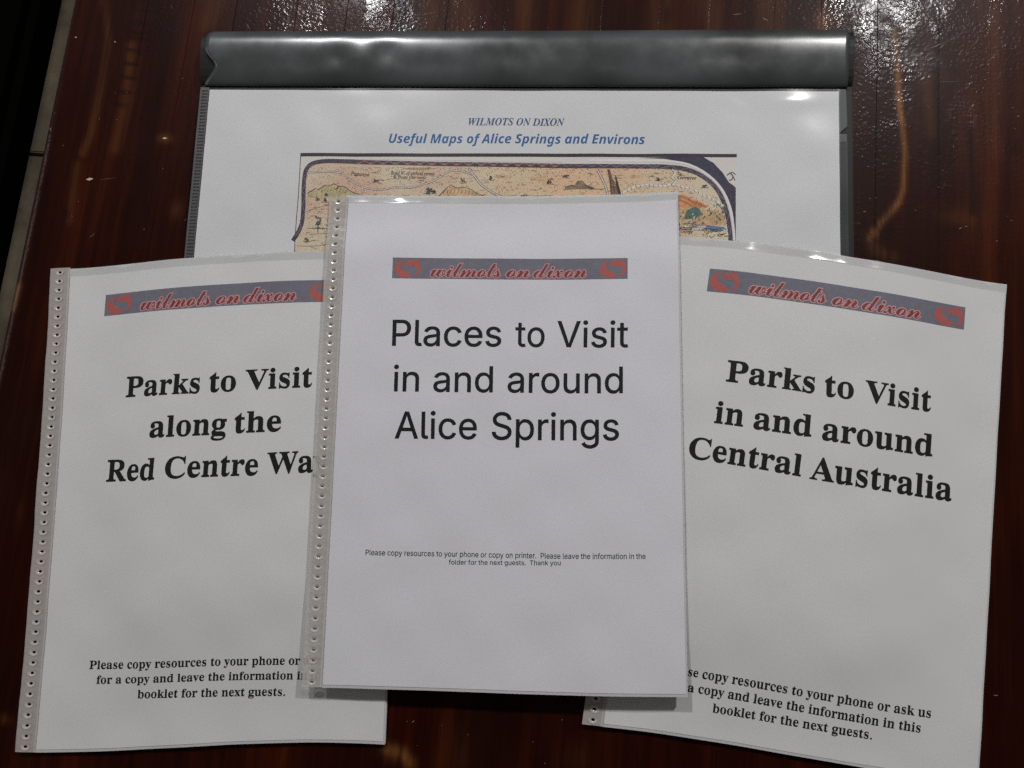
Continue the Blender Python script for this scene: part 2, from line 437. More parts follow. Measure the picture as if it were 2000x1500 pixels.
# ------------------------------------------------------------------ glyph outlines
#   [style] then: character, advance, contours of bezier points (left handle, point, right handle) in 1/1000 em
GLYPHS = r'''
[sans]
. 188 108,-4,95,-4,83,-4,72,0,63,9,54,18,50,28,50,41,50,54,54,65,63,73,72,82,83,87,95,87,108,87,119,82,128,73,137,65,141,54,141,41,141,28,137,18,128,9,119,0
A 480 39,0,16,0,78,170,140,339,201,509,226,509,251,509,276,509,338,339,401,170,463,0,440,0,418,0,395,0,359,101,323,202,287,302,281,321,273,344,264,372,255,400,245,435,232,478,236,478,241,478,245,478,233,435,222,399,213,371,204,343,196,320,191,302,155,202,120,101,85,0,62,0|197,142,110,142,110,161,110,180,110,199,197,199,283,199,370,199,370,180,370,161,370,142,283,142
P 445 82,0,60,0,60,170,60,339,60,509,118,509,177,509,235,509,274,509,307,502,332,487,358,473,377,454,390,430,402,405,409,378,409,348,409,317,402,290,390,265,377,241,358,222,332,207,307,193,274,186,235,186,193,186,151,186,109,186,109,205,109,224,109,242,150,242,191,242,233,242,259,242,281,247,297,256,313,265,325,278,333,294,341,310,344,328,344,348,344,368,341,386,333,402,325,417,313,430,297,439,280,448,259,452,232,452,196,452,160,452,125,452,125,301,125,151,125,0,103,0
S 447 263,-9,224,-9,187,-9,155,-3,128,9,100,21,79,38,64,60,49,82,40,107,38,137,60,137,82,137,104,137,106,117,112,101,123,88,134,75,149,65,166,59,184,52,203,49,224,49,247,49,268,53,286,60,304,68,319,78,329,92,340,105,346,121,346,139,346,155,341,169,332,179,323,189,311,198,296,205,281,211,264,217,245,222,224,228,204,234,184,239,142,251,109,268,86,289,63,311,52,339,52,372,52,401,60,426,75,448,90,469,111,486,138,498,164,510,194,516,227,516,261,516,290,510,316,498,342,486,362,469,377,449,392,428,400,404,401,378,380,378,358,378,337,378,335,403,323,423,302,437,281,451,256,459,225,459,203,459,184,455,167,448,151,441,138,431,129,418,120,406,115,391,115,376,115,358,120,344,131,334,142,323,154,314,169,308,184,302,199,297,212,293,230,289,247,284,264,279,279,275,295,270,312,264,328,257,344,248,359,238,373,227,385,214,395,198,404,181,408,162,408,139,408,111,401,86,386,64,372,41,351,24,323,11,296,-2
T 449 85,452,32,452,32,471,32,490,32,509,160,509,288,509,417,509,417,490,417,471,417,452,363,452,310,452,257,452,257,301,257,151,257,0,235,0,214,0,193,0,193,151,193,301,193,452,139,452
V 480 229,0,204,0,141,170,79,339,16,509,39,509,62,509,84,509,120,408,156,307,192,206,198,189,206,166,215,137,224,109,235,73,248,31,243,31,239,31,235,31,247,74,258,110,267,138,276,166,284,189,290,206,325,307,360,408,395,509,417,509,440,509,463,509,401,339,340,170,278,0,253,0
a 389 182,-9,160,-9,136,-9,114,-4,94,5,75,14,59,27,48,45,36,62,30,83,30,108,30,130,35,147,43,161,52,175,63,185,78,193,92,201,108,207,125,211,143,215,160,218,178,220,201,223,219,225,234,227,248,228,258,231,265,235,272,239,276,245,276,255,276,255,276,256,276,257,276,272,273,286,267,297,261,308,252,316,240,322,228,328,213,331,196,331,178,331,162,328,149,322,136,317,126,309,118,301,110,292,104,283,100,274,80,280,61,285,41,291,50,314,62,332,79,346,95,360,113,369,133,375,153,381,173,384,194,384,208,384,223,383,239,379,255,376,271,370,286,360,301,351,313,338,322,320,332,303,337,280,337,251,337,168,337,84,337,0,317,0,297,0,277,0,277,17,277,35,277,52,275,52,274,52,272,52,268,43,261,34,252,25,243,15,230,7,215,1,200,-5|155,45,170,45,193,45,212,50,228,59,243,68,255,79,263,93,271,107,276,122,276,138,276,155,276,173,276,190,273,187,268,184,259,182,251,180,242,178,231,176,221,174,210,172,200,171,190,170,182,169,175,168,161,166,147,163,134,159,121,154,111,148,103,139,96,131,92,119,92,105,92,92,95,81,102,72,109,63,118,57,130,52,142,48
c 396 226,-8,207,-8,173,-8,143,0,117,16,91,33,71,56,56,85,41,114,34,149,34,187,34,227,41,262,56,291,71,321,91,343,117,360,143,376,173,384,207,384,226,384,243,382,260,377,276,372,292,365,305,356,319,347,330,335,340,322,350,309,357,294,362,277,342,272,322,267,303,262,300,272,296,281,290,289,285,297,278,305,270,311,262,317,253,322,242,325,232,328,220,330,207,330,182,330,161,323,145,310,129,297,116,280,108,258,100,237,96,213,96,187,96,162,100,139,108,117,116,96,129,79,145,66,161,53,182,46,207,46,220,46,232,48,243,52,253,55,263,60,271,66,279,72,286,80,292,89,297,97,301,107,304,117,324,112,343,107,363,102,358,85,351,70,341,56,332,43,320,31,306,21,293,12,277,4,261,-1,244,-6
d 424 219,-8,195,-8,164,-8,136,0,111,16,87,32,68,55,55,84,41,114,34,149,34,189,34,229,41,263,55,293,69,322,88,345,112,361,136,376,164,384,196,384,219,384,238,381,253,373,268,365,279,356,287,346,296,336,302,327,306,319,308,319,309,319,311,319,311,382,311,446,311,509,331,509,351,509,372,509,372,339,372,170,372,0,352,0,332,0,313,0,313,20,313,39,313,59,311,59,309,59,307,59,302,51,295,42,287,31,278,21,267,12,252,4,238,-4|181,47,205,47,227,47,247,53,263,65,279,77,291,94,299,115,308,136,312,161,312,189,312,217,308,242,300,263,292,284,279,300,263,312,247,324,228,330,205,330,181,330,161,324,145,311,129,299,116,282,108,261,100,240,96,216,96,189,96,162,100,138,109,117,117,95,129,78,145,66,161,53
e 404 238,-8,212,-8,175,-8,143,0,117,16,90,33,70,56,56,85,41,114,34,148,34,187,34,226,41,260,55,290,69,319,89,343,115,359,141,376,171,384,205,384,226,384,246,381,266,374,285,367,303,356,319,341,335,326,348,306,357,282,366,258,371,228,371,194,371,186,371,178,371,169,272,169,174,169,75,169,75,187,75,204,75,221,163,221,250,221,338,221,329,215,319,208,310,202,310,227,306,249,298,269,290,288,278,303,263,314,247,325,228,330,205,330,182,330,163,325,146,313,130,302,118,288,109,270,100,251,96,232,96,211,96,200,96,189,96,178,96,150,101,126,110,106,120,87,134,72,151,61,168,51,189,46,212,46,228,46,241,48,254,53,266,57,277,64,285,73,294,82,301,93,306,105,325,101,345,96,365,91,359,71,349,54,335,39,321,24,303,13,283,4,262,-4
f 254 154,379,228,379,228,362,228,344,228,327,154,327,80,327,6,327,6,344,6,362,6,379,80,379|101,0,81,0,81,144,81,288,81,432,81,453,86,471,96,486,106,500,119,511,135,519,152,526,169,530,187,530,201,530,213,529,222,527,232,525,238,523,243,521,238,503,233,486,227,468,224,470,220,471,215,472,210,473,203,474,195,474,176,474,163,469,154,460,146,451,142,437,142,419,142,279,142,140,142,0,121,0
g 425 238,-151,207,-151,179,-151,155,-147,134,-140,113,-132,96,-123,82,-110,69,-98,58,-84,51,-69,67,-60,84,-50,101,-41,107,-49,113,-57,122,-66,130,-75,141,-82,154,-88,168,-94,186,-97,207,-97,238,-97,263,-90,282,-75,302,-60,311,-37,311,-6,311,19,311,44,311,68,310,68,308,68,306,68,301,60,295,51,287,41,278,32,267,23,252,16,238,8,219,5,195,5,164,5,137,12,113,27,88,41,69,62,55,90,41,118,34,152,34,191,34,230,41,264,55,293,69,322,88,345,112,361,137,376,165,384,196,384,220,384,239,381,253,373,268,365,280,356,288,346,297,336,303,327,308,319,309,319,311,319,313,319,313,339,313,359,313,379,333,379,353,379,372,379,372,250,372,121,372,-9,372,-42,365,-69,350,-90,335,-111,316,-126,291,-136,266,-146|181,59,205,59,228,59,248,64,264,75,280,86,292,101,300,121,308,141,312,165,312,193,312,220,308,243,300,264,292,284,280,301,264,312,248,324,228,330,205,330,181,330,161,324,145,312,129,299,117,283,109,262,100,242,96,219,96,193,96,166,100,143,109,123,117,103,129,87,145,76,162,65
h 410 114,249,114,227,114,151,114,76,114,0,93,0,73,0,53,0,53,170,53,339,53,509,73,509,93,509,114,509,114,435,114,361,114,287,110,287,106,287,102,287,114,322,131,347,152,362,174,377,199,384,227,384,253,384,276,379,295,369,315,358,330,342,341,321,352,299,357,273,357,240,357,160,357,80,357,0,337,0,316,0,296,0,296,78,296,157,296,235,296,265,288,288,273,304,258,321,237,329,210,329,192,329,175,325,161,317,146,309,135,298,126,283,118,267
i 167 73,0,53,0,53,126,53,253,53,379,73,379,93,379,114,379,114,253,114,126,114,0,93,0|95,443,84,443,72,443,62,447,54,455,45,462,41,472,41,483,41,494,45,504,54,512,62,520,72,524,84,524,95,524,106,520,114,512,122,504,126,494,126,483,126,472,122,462,114,455,106,447
k 381 132,158,110,137,110,162,110,187,110,212,113,212,117,212,121,212,175,268,230,323,284,379,310,379,335,379,360,379,301,319,243,259,184,199,182,199,179,199,177,199,155,178|73,0,53,0,53,170,53,339,53,509,73,509,93,509,114,509,114,339,114,170,114,0,93,0|320,0,294,0,245,62,197,124,148,186,162,200,177,214,191,229,252,152,312,76,372,0,346,0
l 189 147,-2,139,-2,110,-2,88,5,74,20,60,35,53,57,53,84,53,226,53,367,53,509,73,509,93,509,114,509,114,372,114,235,114,99,114,81,116,69,120,62,125,55,133,52,146,52,152,52,157,52,160,53,164,53,167,54,170,54,173,37,177,20,181,3,175,1,169,0,162,-1,154,-2
m 610 73,0,53,0,53,126,53,253,53,379,72,379,92,379,112,379,112,351,112,323,112,295,111,295,109,295,108,295,113,316,121,332,132,346,144,359,157,369,172,376,187,383,203,386,219,386,247,386,270,378,287,361,305,344,316,322,321,295,318,295,315,295,312,295,317,313,325,329,337,343,349,357,364,367,381,375,398,382,416,386,437,386,459,386,479,381,497,372,515,362,530,348,541,328,551,309,557,285,557,255,557,170,557,85,557,0,536,0,516,0,496,0,496,85,496,169,496,254,496,281,488,301,473,313,457,325,439,330,419,330,402,330,387,327,374,320,362,313,352,303,345,290,339,278,335,263,335,247,335,165,335,82,335,0,315,0,295,0,274,0,274,87,274,173,274,260,274,281,267,298,253,311,239,324,221,330,199,330,185,330,171,327,158,320,144,313,134,303,126,289,118,276,114,258,114,238,114,159,114,79,114,0,93,0
n 410 114,249,114,227,114,151,114,76,114,0,93,0,73,0,53,0,53,126,53,253,53,379,72,379,92,379,112,379,112,349,112,318,112,287,109,287,106,287,102,287,114,322,131,347,152,362,174,377,199,384,227,384,253,384,276,379,295,369,314,358,330,342,341,321,352,299,357,273,357,240,357,160,357,80,357,0,337,0,316,0,296,0,296,78,296,157,296,235,296,265,288,288,273,304,258,321,237,329,210,329,192,329,175,325,161,317,146,309,135,298,126,283,118,267
o 415 242,-8,207,-8,173,-8,143,0,117,16,91,33,71,56,56,85,41,114,34,149,34,187,34,227,41,262,56,291,71,321,91,343,117,360,143,376,173,384,207,384,242,384,273,376,299,360,325,343,345,321,359,291,374,262,381,227,381,187,381,149,374,114,359,85,345,56,325,33,299,16,273,0|182,46,207,46,233,46,254,53,270,66,287,79,299,96,307,117,315,139,319,162,319,187,319,213,315,236,307,258,299,280,287,297,270,310,254,323,233,330,207,330,182,330,161,323,145,310,129,297,116,280,108,258,100,237,96,213,96,187,96,162,100,139,108,117,116,96,129,79,145,66,161,53
p 424 73,-143,53,-143,53,31,53,205,53,379,72,379,92,379,112,379,112,359,112,339,112,319,114,319,116,319,118,319,123,327,129,336,137,346,145,356,157,365,171,373,186,381,205,384,229,384,261,384,289,376,313,361,337,345,356,322,370,293,383,263,390,229,390,189,390,149,383,114,370,84,356,55,337,32,313,16,289,0,261,-8,229,-8,206,-8,187,-4,173,4,158,12,146,21,138,31,130,42,123,51,118,59,117,59,115,59,114,59,114,-8,114,-76,114,-143,93,-143|197,47,220,47,244,47,263,53,279,66,295,78,308,95,316,117,324,138,328,162,328,189,328,216,324,240,316,261,308,282,296,299,280,311,264,324,244,330,220,330,197,330,177,324,161,312,145,300,133,284,125,263,117,242,113,217,113,189,113,161,117,136,125,115,133,94,146,77,162,65,178,53
r 259 73,0,53,0,53,126,53,253,53,379,72,379,92,379,112,379,112,360,112,340,112,321,113,321,114,321,115,321,122,340,135,355,152,367,170,379,190,385,213,385,218,385,223,385,229,384,235,384,240,384,243,384,243,363,243,343,243,322,242,323,237,323,230,324,223,325,215,326,207,326,189,326,173,322,159,315,145,307,134,297,126,284,118,270,114,255,114,237,114,158,114,79,114,0,93,0
s 365 211,-8,182,-8,156,-8,133,-4,112,3,92,11,75,23,62,38,49,53,40,72,36,94,55,98,74,102,94,107,99,86,109,70,124,60,139,50,158,45,181,45,208,45,229,51,244,62,260,74,268,87,268,103,268,116,263,127,254,136,245,144,231,151,212,155,191,160,170,165,149,170,115,178,89,191,72,208,55,225,47,247,47,274,47,296,53,315,65,332,77,348,94,361,115,370,136,380,160,384,187,384,213,384,235,380,254,372,272,365,287,353,299,339,310,325,319,309,324,290,305,286,287,281,268,277,263,292,255,304,243,316,230,327,212,333,187,333,165,333,146,327,131,317,116,306,109,293,109,277,109,263,114,252,124,243,134,235,150,228,172,223,191,218,210,214,229,209,264,201,290,188,306,171,323,154,331,133,331,107,331,84,325,64,312,47,300,30,282,16,260,6,237,-3
t 227 138,379,204,379,204,362,204,344,204,327,138,327,72,327,6,327,6,344,6,362,6,379,72,379|65,345,65,471,85,471,106,471,126,471,126,347,126,222,126,98,126,81,129,69,136,61,143,54,154,50,170,50,174,50,179,50,185,51,191,52,197,53,202,54,206,36,209,19,213,2,207,0,200,-2,192,-3,184,-4,176,-4,168,-4,136,-4,110,4,92,21,74,38,65,62,65,93,65,219
u 410 211,-5,182,-5,157,-5,134,0,115,11,95,21,80,37,69,59,58,80,53,107,53,139,53,219,53,299,53,379,73,379,93,379,114,379,114,301,114,222,114,144,114,114,121,91,137,75,152,58,173,50,200,50,218,50,235,54,249,62,264,70,275,81,283,97,292,112,296,131,296,153,296,228,296,304,296,379,316,379,337,379,357,379,357,253,357,126,357,0,337,0,318,0,298,0,298,31,298,61,298,92,301,92,304,92,307,92,295,57,279,32,257,17,235,2
v 389 184,0,163,0,114,126,66,253,17,379,40,379,62,379,84,379,111,305,138,230,165,155,174,132,181,110,187,87,193,64,199,42,206,21,198,21,191,21,184,21,191,42,197,64,203,87,209,110,216,132,224,155,251,230,278,305,305,379,327,379,349,379,371,379,323,253,275,126,226,0,205,0
x 379 44,0,21,0,71,73,121,145,171,218,171,202,171,187,171,171,124,240,76,310,29,379,52,379,76,379,100,379,116,355,132,330,147,306,160,287,170,270,179,253,188,237,198,221,207,206,197,206,186,206,175,206,185,221,194,237,202,253,211,270,221,287,233,306,249,330,266,355,282,379,305,379,328,379,352,379,304,309,256,239,209,169,209,184,209,199,209,214,258,143,308,71,358,0,334,0,310,0,287,0,268,28,249,57,231,85,219,103,209,120,200,136,191,152,182,167,173,182,183,182,194,182,205,182,195,167,186,152,178,136,170,120,160,103,148,85,129,57,110,28,91,0,68,0
y 389 51,-140,47,-139,52,-121,57,-103,61,-86,65,-86,68,-87,71,-87,83,-90,94,-91,104,-89,114,-87,122,-82,130,-74,138,-66,145,-53,151,-36,155,-24,159,-13,163,-1,114,126,66,252,17,379,40,379,62,379,84,379,111,305,138,230,165,155,174,132,181,109,187,87,193,64,199,42,206,21,198,21,191,21,184,21,190,42,196,64,202,87,209,110,216,132,224,155,251,230,278,305,305,379,327,379,349,379,371,379,316,234,260,88,204,-58,196,-78,187,-94,177,-107,166,-120,153,-129,139,-136,125,-142,109,-145,91,-145,81,-145,72,-144,65,-143,57,-142
  188 
[serif]
. 180 101,-9,89,-9,78,-9,69,-6,60,1,52,9,48,20,48,36,48,53,52,64,60,71,69,78,78,81,89,81,101,81,111,78,119,71,127,64,132,53,132,36,132,20,127,9,119,1,111,-6
A 437 37,0,-9,0,-9,6,-9,12,-9,18,4,18,15,22,24,30,32,38,41,53,49,75,101,205,154,336,206,466,212,466,218,466,224,465,278,339,331,213,384,87,394,62,403,45,411,34,419,24,429,18,443,18,443,12,443,6,443,0,372,0,300,0,229,0,229,6,229,12,229,18,265,18,283,27,283,46,283,52,280,64,273,81,266,98,259,115,253,132,203,132,153,132,103,132,95,112,87,91,79,71,77,67,76,63,76,59,75,54,75,51,75,48,75,28,91,18,124,18,125,18,126,18,128,18,128,12,128,6,128,0,82,0|135,213,113,161,156,161,199,161,242,161,220,213,198,266,177,319,156,266
C 468 338,-11,257,-11,212,-11,172,-1,137,20,103,40,75,68,56,104,36,140,26,182,26,228,26,274,36,315,56,351,76,387,104,414,139,435,174,455,214,465,259,465,290,465,326,457,367,440,374,437,381,435,388,435,404,435,415,445,419,465,425,465,431,465,437,465,437,413,437,361,437,308,431,308,425,308,420,308,405,350,383,383,356,407,329,431,299,443,265,443,184,443,144,371,144,226,144,91,188,24,278,24,305,24,332,31,358,45,384,59,408,79,428,106,435,100,441,94,447,89,401,22
P 418 91,0,15,0,15,6,15,12,15,17,39,18,54,23,62,32,71,40,75,56,75,81,75,180,75,279,75,379,75,400,70,415,62,424,54,432,39,437,16,439,16,444,16,450,16,455,82,455,148,455,214,455,271,455,312,450,336,440,359,430,377,416,390,398,403,379,409,357,409,332,409,294,395,263,367,240,338,217,297,206,242,206,222,206,202,206,182,206,182,164,182,122,182,81,182,56,186,40,194,32,202,23,218,18,242,17,242,12,242,6,242,0,166,0|182,286,182,230,188,230,195,230,201,230,235,230,258,237,272,253,285,268,292,293,292,329,292,364,286,390,275,406,264,423,244,431,216,431,203,431,194,429,189,424,184,419,182,410,182,398,182,342
R 473 91,0,15,0,15,6,15,12,15,17,39,18,54,23,62,32,71,40,75,56,75,81,75,180,75,279,75,379,75,400,70,415,62,424,54,432,39,437,16,439,16,444,16,450,16,455,83,455,150,455,217,455,284,455,334,445,367,426,400,406,417,376,417,334,417,279,383,242,315,224,354,166,393,108,432,50,439,39,446,31,452,26,458,20,467,17,478,17,479,17,480,17,480,17,480,12,480,6,480,0,433,0,386,0,338,0,293,71,247,141,201,212,195,212,188,212,182,212,182,168,182,124,182,81,182,56,186,40,194,32,202,23,218,18,242,17,242,12,242,6,242,0,166,0|182,284,182,234,189,234,196,234,203,234,238,234,264,242,280,258,296,275,304,300,304,336,304,399,277,431,224,431,206,431,195,428,190,422,185,417,182,404,182,385,182,335
V 428 218,-13,212,-13,156,118,100,250,44,381,37,397,30,410,22,420,15,430,3,436,-14,439,-14,444,-14,450,-14,455,61,455,136,455,211,455,211,450,211,444,211,439,190,439,175,436,166,432,157,428,152,420,152,410,152,403,155,392,161,378,194,300,226,221,259,143,288,221,318,299,348,377,352,390,355,400,355,409,355,420,350,428,342,432,333,436,319,438,299,439,299,444,299,450,299,455,347,455,394,455,442,455,442,450,442,444,442,439,428,439,417,435,408,427,400,420,391,405,382,383,331,251,281,119,230,-13,224,-13
W 611 177,-11,171,-11,124,124,78,258,32,393,27,409,21,420,15,427,9,434,-1,438,-15,439,-15,444,-15,450,-15,455,50,455,115,455,181,455,181,450,181,444,181,439,166,438,156,436,150,432,143,428,140,421,140,410,140,401,143,388,148,373,173,300,198,226,223,153,249,220,275,286,301,353,296,368,291,383,286,399,281,415,275,425,267,429,260,434,247,437,229,439,229,444,229,450,229,455,299,455,369,455,439,455,439,450,439,444,439,439,408,439,393,430,393,412,393,406,395,398,399,386,424,313,449,239,474,166,496,234,518,302,541,369,546,385,549,398,549,406,549,418,545,426,538,430,531,435,519,438,503,439,503,444,503,450,503,455,543,455,584,455,624,455,624,450,624,444,624,439,611,436,601,430,594,421,588,412,581,398,575,379,532,249,489,119,446,-11,440,-11,434,-11,428,-11,390,96,353,202,316,309,274,202,232,96,190,-11,184,-11
a 344 282,-10,255,-10,221,-10,203,5,200,35,170,6,135,-9,95,-9,72,-9,54,-2,40,11,27,25,20,42,20,63,20,93,35,117,63,136,92,155,137,173,199,190,199,207,199,224,199,241,199,260,195,274,187,282,179,291,166,296,148,296,119,296,104,288,104,274,104,271,107,266,113,257,120,248,123,239,123,231,123,219,119,209,110,202,101,194,90,191,77,191,63,191,52,195,45,203,37,211,33,223,33,236,33,252,38,266,49,278,60,291,75,300,95,308,114,315,136,318,162,318,210,318,244,310,263,292,283,275,293,247,293,210,293,161,293,112,293,62,293,51,293,43,295,40,296,36,299,34,304,34,309,34,314,37,320,42,323,37,326,32,329,28,307,2|129,34,151,34,157,34,165,36,174,41,183,46,191,53,199,63,199,99,199,134,199,169,145,157,118,128,118,84,118,50
b 361 46,-11,43,-11,43,122,43,255,43,388,43,409,41,423,37,428,32,434,23,438,8,439,8,445,8,450,8,455,51,455,95,455,138,455,138,396,138,338,138,279,160,305,188,318,221,318,245,318,266,312,284,299,302,286,316,268,326,245,337,222,342,196,342,166,342,132,335,102,323,75,310,49,292,28,270,13,247,-2,221,-10,192,-10,162,-10,133,3,105,28,88,15,70,2,53,-11,50,-11|153,14,183,14,206,14,223,26,232,49,241,73,245,110,245,160,245,201,240,231,231,251,222,270,206,280,184,280,174,280,164,277,155,270,146,263,141,253,138,242,138,184,138,126,138,69,138,32
c 293 208,-10,156,-10,130,-10,107,-3,87,11,66,25,50,44,38,68,26,92,19,119,19,150,19,182,26,211,40,237,54,262,72,282,96,297,119,312,146,319,175,319,207,319,232,312,250,298,268,284,277,267,277,245,277,233,274,223,266,215,259,208,249,204,236,204,210,204,196,220,196,251,196,254,196,258,197,261,197,265,197,268,197,271,197,288,188,297,169,297,131,297,112,260,112,187,112,139,120,102,137,76,154,51,176,38,204,38,228,38,250,49,271,72,276,68,280,64,285,60,251,13
d 370 176,-10,140,-10,116,-10,96,-3,78,10,59,24,45,43,35,66,25,90,19,117,19,147,19,182,25,212,36,237,47,263,62,283,81,297,101,311,122,318,146,318,177,318,203,306,223,280,223,320,223,361,223,401,223,415,219,425,212,430,205,436,193,439,176,439,176,445,176,450,176,455,224,455,271,455,319,455,319,329,319,202,319,75,319,59,321,47,325,41,329,34,338,30,353,28,353,22,353,16,353,11,317,11,274,4,223,-10,223,6,223,23,223,39,204,6|152,28,171,28,182,28,192,33,202,41,212,50,219,62,223,76,223,131,223,186,223,242,221,253,216,262,206,270,197,277,186,281,174,281,153,281,139,270,130,250,122,229,118,197,118,153,118,111,121,79,130,58,138,38
e 301 208,-10,154,-10,128,-10,105,-3,85,10,64,24,49,43,37,69,25,94,19,123,19,157,19,188,26,216,38,240,50,265,66,284,87,298,108,311,131,318,157,318,196,318,226,306,249,280,271,255,283,219,283,173,283,171,283,168,283,166,227,166,172,166,117,166,118,84,145,42,199,42,226,42,249,57,270,86,275,81,280,77,285,73,252,17|116,196,116,192,145,192,173,192,201,192,201,200,201,207,201,215,201,243,199,264,193,277,187,290,177,297,161,297,131,297,116,266,116,203,116,200
f 214 76,0,15,0,15,5,15,11,15,16,26,17,35,19,40,22,45,25,48,29,50,35,51,40,52,53,52,73,52,141,52,209,52,277,40,277,28,277,16,277,16,288,16,299,16,310,28,310,40,310,52,310,52,325,52,339,52,353,52,389,63,416,85,436,106,455,136,465,174,465,202,465,224,458,240,446,255,433,263,418,263,400,263,385,259,374,252,367,244,359,235,355,224,355,212,355,203,359,195,365,188,372,185,380,185,391,185,400,187,410,193,420,194,422,195,424,196,426,197,429,197,431,197,433,197,440,192,443,180,443,166,443,157,439,153,430,150,421,148,408,148,390,148,364,148,337,148,310,166,310,185,310,203,310,203,299,203,288,203,277,185,277,166,277,148,277,148,206,148,136,148,65,148,45,151,32,158,26,165,19,178,16,199,16,199,11,199,5,199,0,138,0
g 327 201,-140,146,-140,102,-140,70,-134,48,-122,25,-109,14,-93,14,-75,14,-53,32,-36,69,-26,39,-11,24,7,24,30,24,47,30,61,42,74,55,86,75,99,102,110,49,130,22,164,22,212,22,233,28,252,40,268,51,284,67,296,88,305,108,314,131,318,157,318,184,318,209,314,233,304,261,304,289,304,317,304,317,292,317,280,317,268,301,268,284,268,268,268,284,249,291,227,291,203,291,184,286,166,276,151,266,136,252,124,234,116,216,107,195,103,172,103,167,103,162,103,157,103,152,104,147,104,142,104,130,104,120,101,112,94,105,88,101,80,101,71,101,56,114,49,141,49,152,49,164,49,175,49,211,49,239,46,259,40,279,34,294,25,303,13,311,0,316,-16,316,-37,316,-69,301,-94,272,-113,243,-131|141,124,157,124,173,124,184,131,190,146,196,160,199,182,199,211,199,240,196,262,190,276,184,290,173,297,157,297,141,297,130,290,124,276,117,262,114,240,114,211,114,182,117,160,124,146,130,131|131,-116,161,-116,229,-116,263,-99,263,-66,263,-54,259,-46,249,-41,240,-37,225,-34,205,-34,169,-34,133,-34,97,-34,81,-45,73,-57,73,-73,73,-84,80,-95,95,-103,109,-112
h 381 72,0,18,0,18,5,18,11,18,16,31,17,40,20,45,26,50,31,52,41,52,56,52,170,52,285,52,399,52,413,50,423,46,429,41,435,32,439,19,440,19,445,19,450,19,455,62,455,105,455,148,455,148,392,148,330,148,267,173,301,205,318,243,318,301,318,330,283,330,212,330,160,330,108,330,56,330,42,333,32,337,26,342,20,350,17,363,16,363,11,363,5,363,0,310,0,256,0,202,0,202,5,202,11,202,16,204,16,205,16,207,16,226,16,235,29,235,56,235,109,235,163,235,217,235,235,233,249,229,258,225,267,216,271,203,271,182,271,163,259,148,235,148,175,148,116,148,56,148,42,150,32,154,26,158,20,167,17,180,16,180,11,180,5,180,0,126,0
i 198 115,362,101,362,86,362,74,367,65,376,55,386,50,398,50,412,50,427,55,439,65,449,74,458,86,463,101,463,115,463,127,458,137,449,146,439,151,427,151,412,151,398,146,386,136,376,126,367|72,0,18,0,18,5,18,11,18,16,32,17,41,20,45,26,50,31,52,41,52,56,52,121,52,186,52,252,52,268,50,279,47,285,43,290,34,293,20,293,20,299,21,305,21,310,63,310,106,310,148,310,148,225,148,141,148,56,148,42,150,32,154,26,158,20,167,17,180,16,180,11,180,5,180,0,126,0
k 359 72,0,17,0,17,5,17,11,17,16,31,17,41,20,45,26,50,31,52,41,52,56,52,170,52,284,52,398,52,413,51,424,47,429,43,435,34,438,20,439,20,445,21,450,21,455,63,455,105,455,148,455,148,360,148,264,148,169,174,195,201,221,227,248,238,259,244,269,244,278,244,288,232,293,209,293,208,293,207,293,206,293,206,299,206,305,206,310,252,310,299,310,345,310,345,305,345,299,345,293,319,292,296,281,275,260,257,243,240,226,222,209,263,151,305,92,346,34,354,22,364,16,376,16,376,11,376,5,376,0,321,0,266,0,211,0,211,5,211,11,211,16,213,16,215,16,217,16,232,16,239,21,239,32,239,36,237,42,232,49,209,82,186,114,163,147,158,143,153,139,148,134,148,108,148,82,148,56,148,42,150,32,154,26,158,20,167,17,180,16,180,11,180,5,180,0,126,0
l 199 72,0,18,0,18,5,18,11,18,16,32,17,41,20,45,26,50,31,52,41,52,56,52,170,52,284,52,398,52,412,51,423,47,429,43,435,34,439,20,439,20,445,20,450,20,455,63,455,106,455,148,455,148,322,148,189,148,56,148,42,150,32,154,26,158,20,167,17,180,16,180,11,180,5,180,0,126,0
m 554 71,0,18,0,18,5,18,11,18,16,31,17,40,20,45,26,50,31,52,41,52,56,52,122,52,187,52,253,52,267,50,277,46,284,41,290,32,294,19,294,19,300,19,305,19,310,61,310,104,310,146,310,146,295,146,280,146,265,172,300,202,318,237,318,283,318,310,299,320,261,346,299,379,318,418,318,475,318,504,283,504,212,504,160,504,108,504,56,504,42,506,32,510,26,514,20,523,17,536,16,536,11,536,5,536,0,483,0,430,0,377,0,377,5,377,11,377,16,390,17,398,20,403,26,407,32,410,42,410,56,410,109,410,163,410,217,410,235,408,249,404,258,400,267,391,271,377,271,358,271,340,260,324,237,324,177,324,116,324,56,324,42,327,32,331,26,335,20,343,17,356,16,356,11,356,5,356,0,304,0,252,0,199,0,199,5,199,11,199,16,212,17,221,20,225,26,229,32,232,42,232,56,232,109,232,163,232,217,232,235,230,248,226,258,222,267,213,271,199,271,178,271,161,259,146,235,146,175,146,116,146,56,146,42,148,33,152,27,156,20,165,17,177,16,177,11,177,5,177,0,124,0
n 381 72,0,18,0,18,5,18,11,18,16,31,17,40,20,45,26,50,31,52,41,52,56,52,122,52,187,52,253,52,267,50,277,46,284,41,290,32,294,19,294,19,300,19,305,19,310,62,310,105,310,148,310,148,296,148,282,148,267,172,301,204,318,243,318,301,318,330,283,330,212,330,160,330,108,330,56,330,42,333,32,337,26,342,20,350,17,363,16,363,11,363,5,363,0,310,0,256,0,202,0,202,5,202,11,202,16,204,16,205,16,207,16,226,16,235,29,235,56,235,109,235,163,235,217,235,235,233,249,229,258,225,267,216,271,203,271,182,271,163,259,148,235,148,175,148,116,148,56,148,42,150,32,154,26,158,20,167,17,180,16,180,11,180,5,180,0,126,0
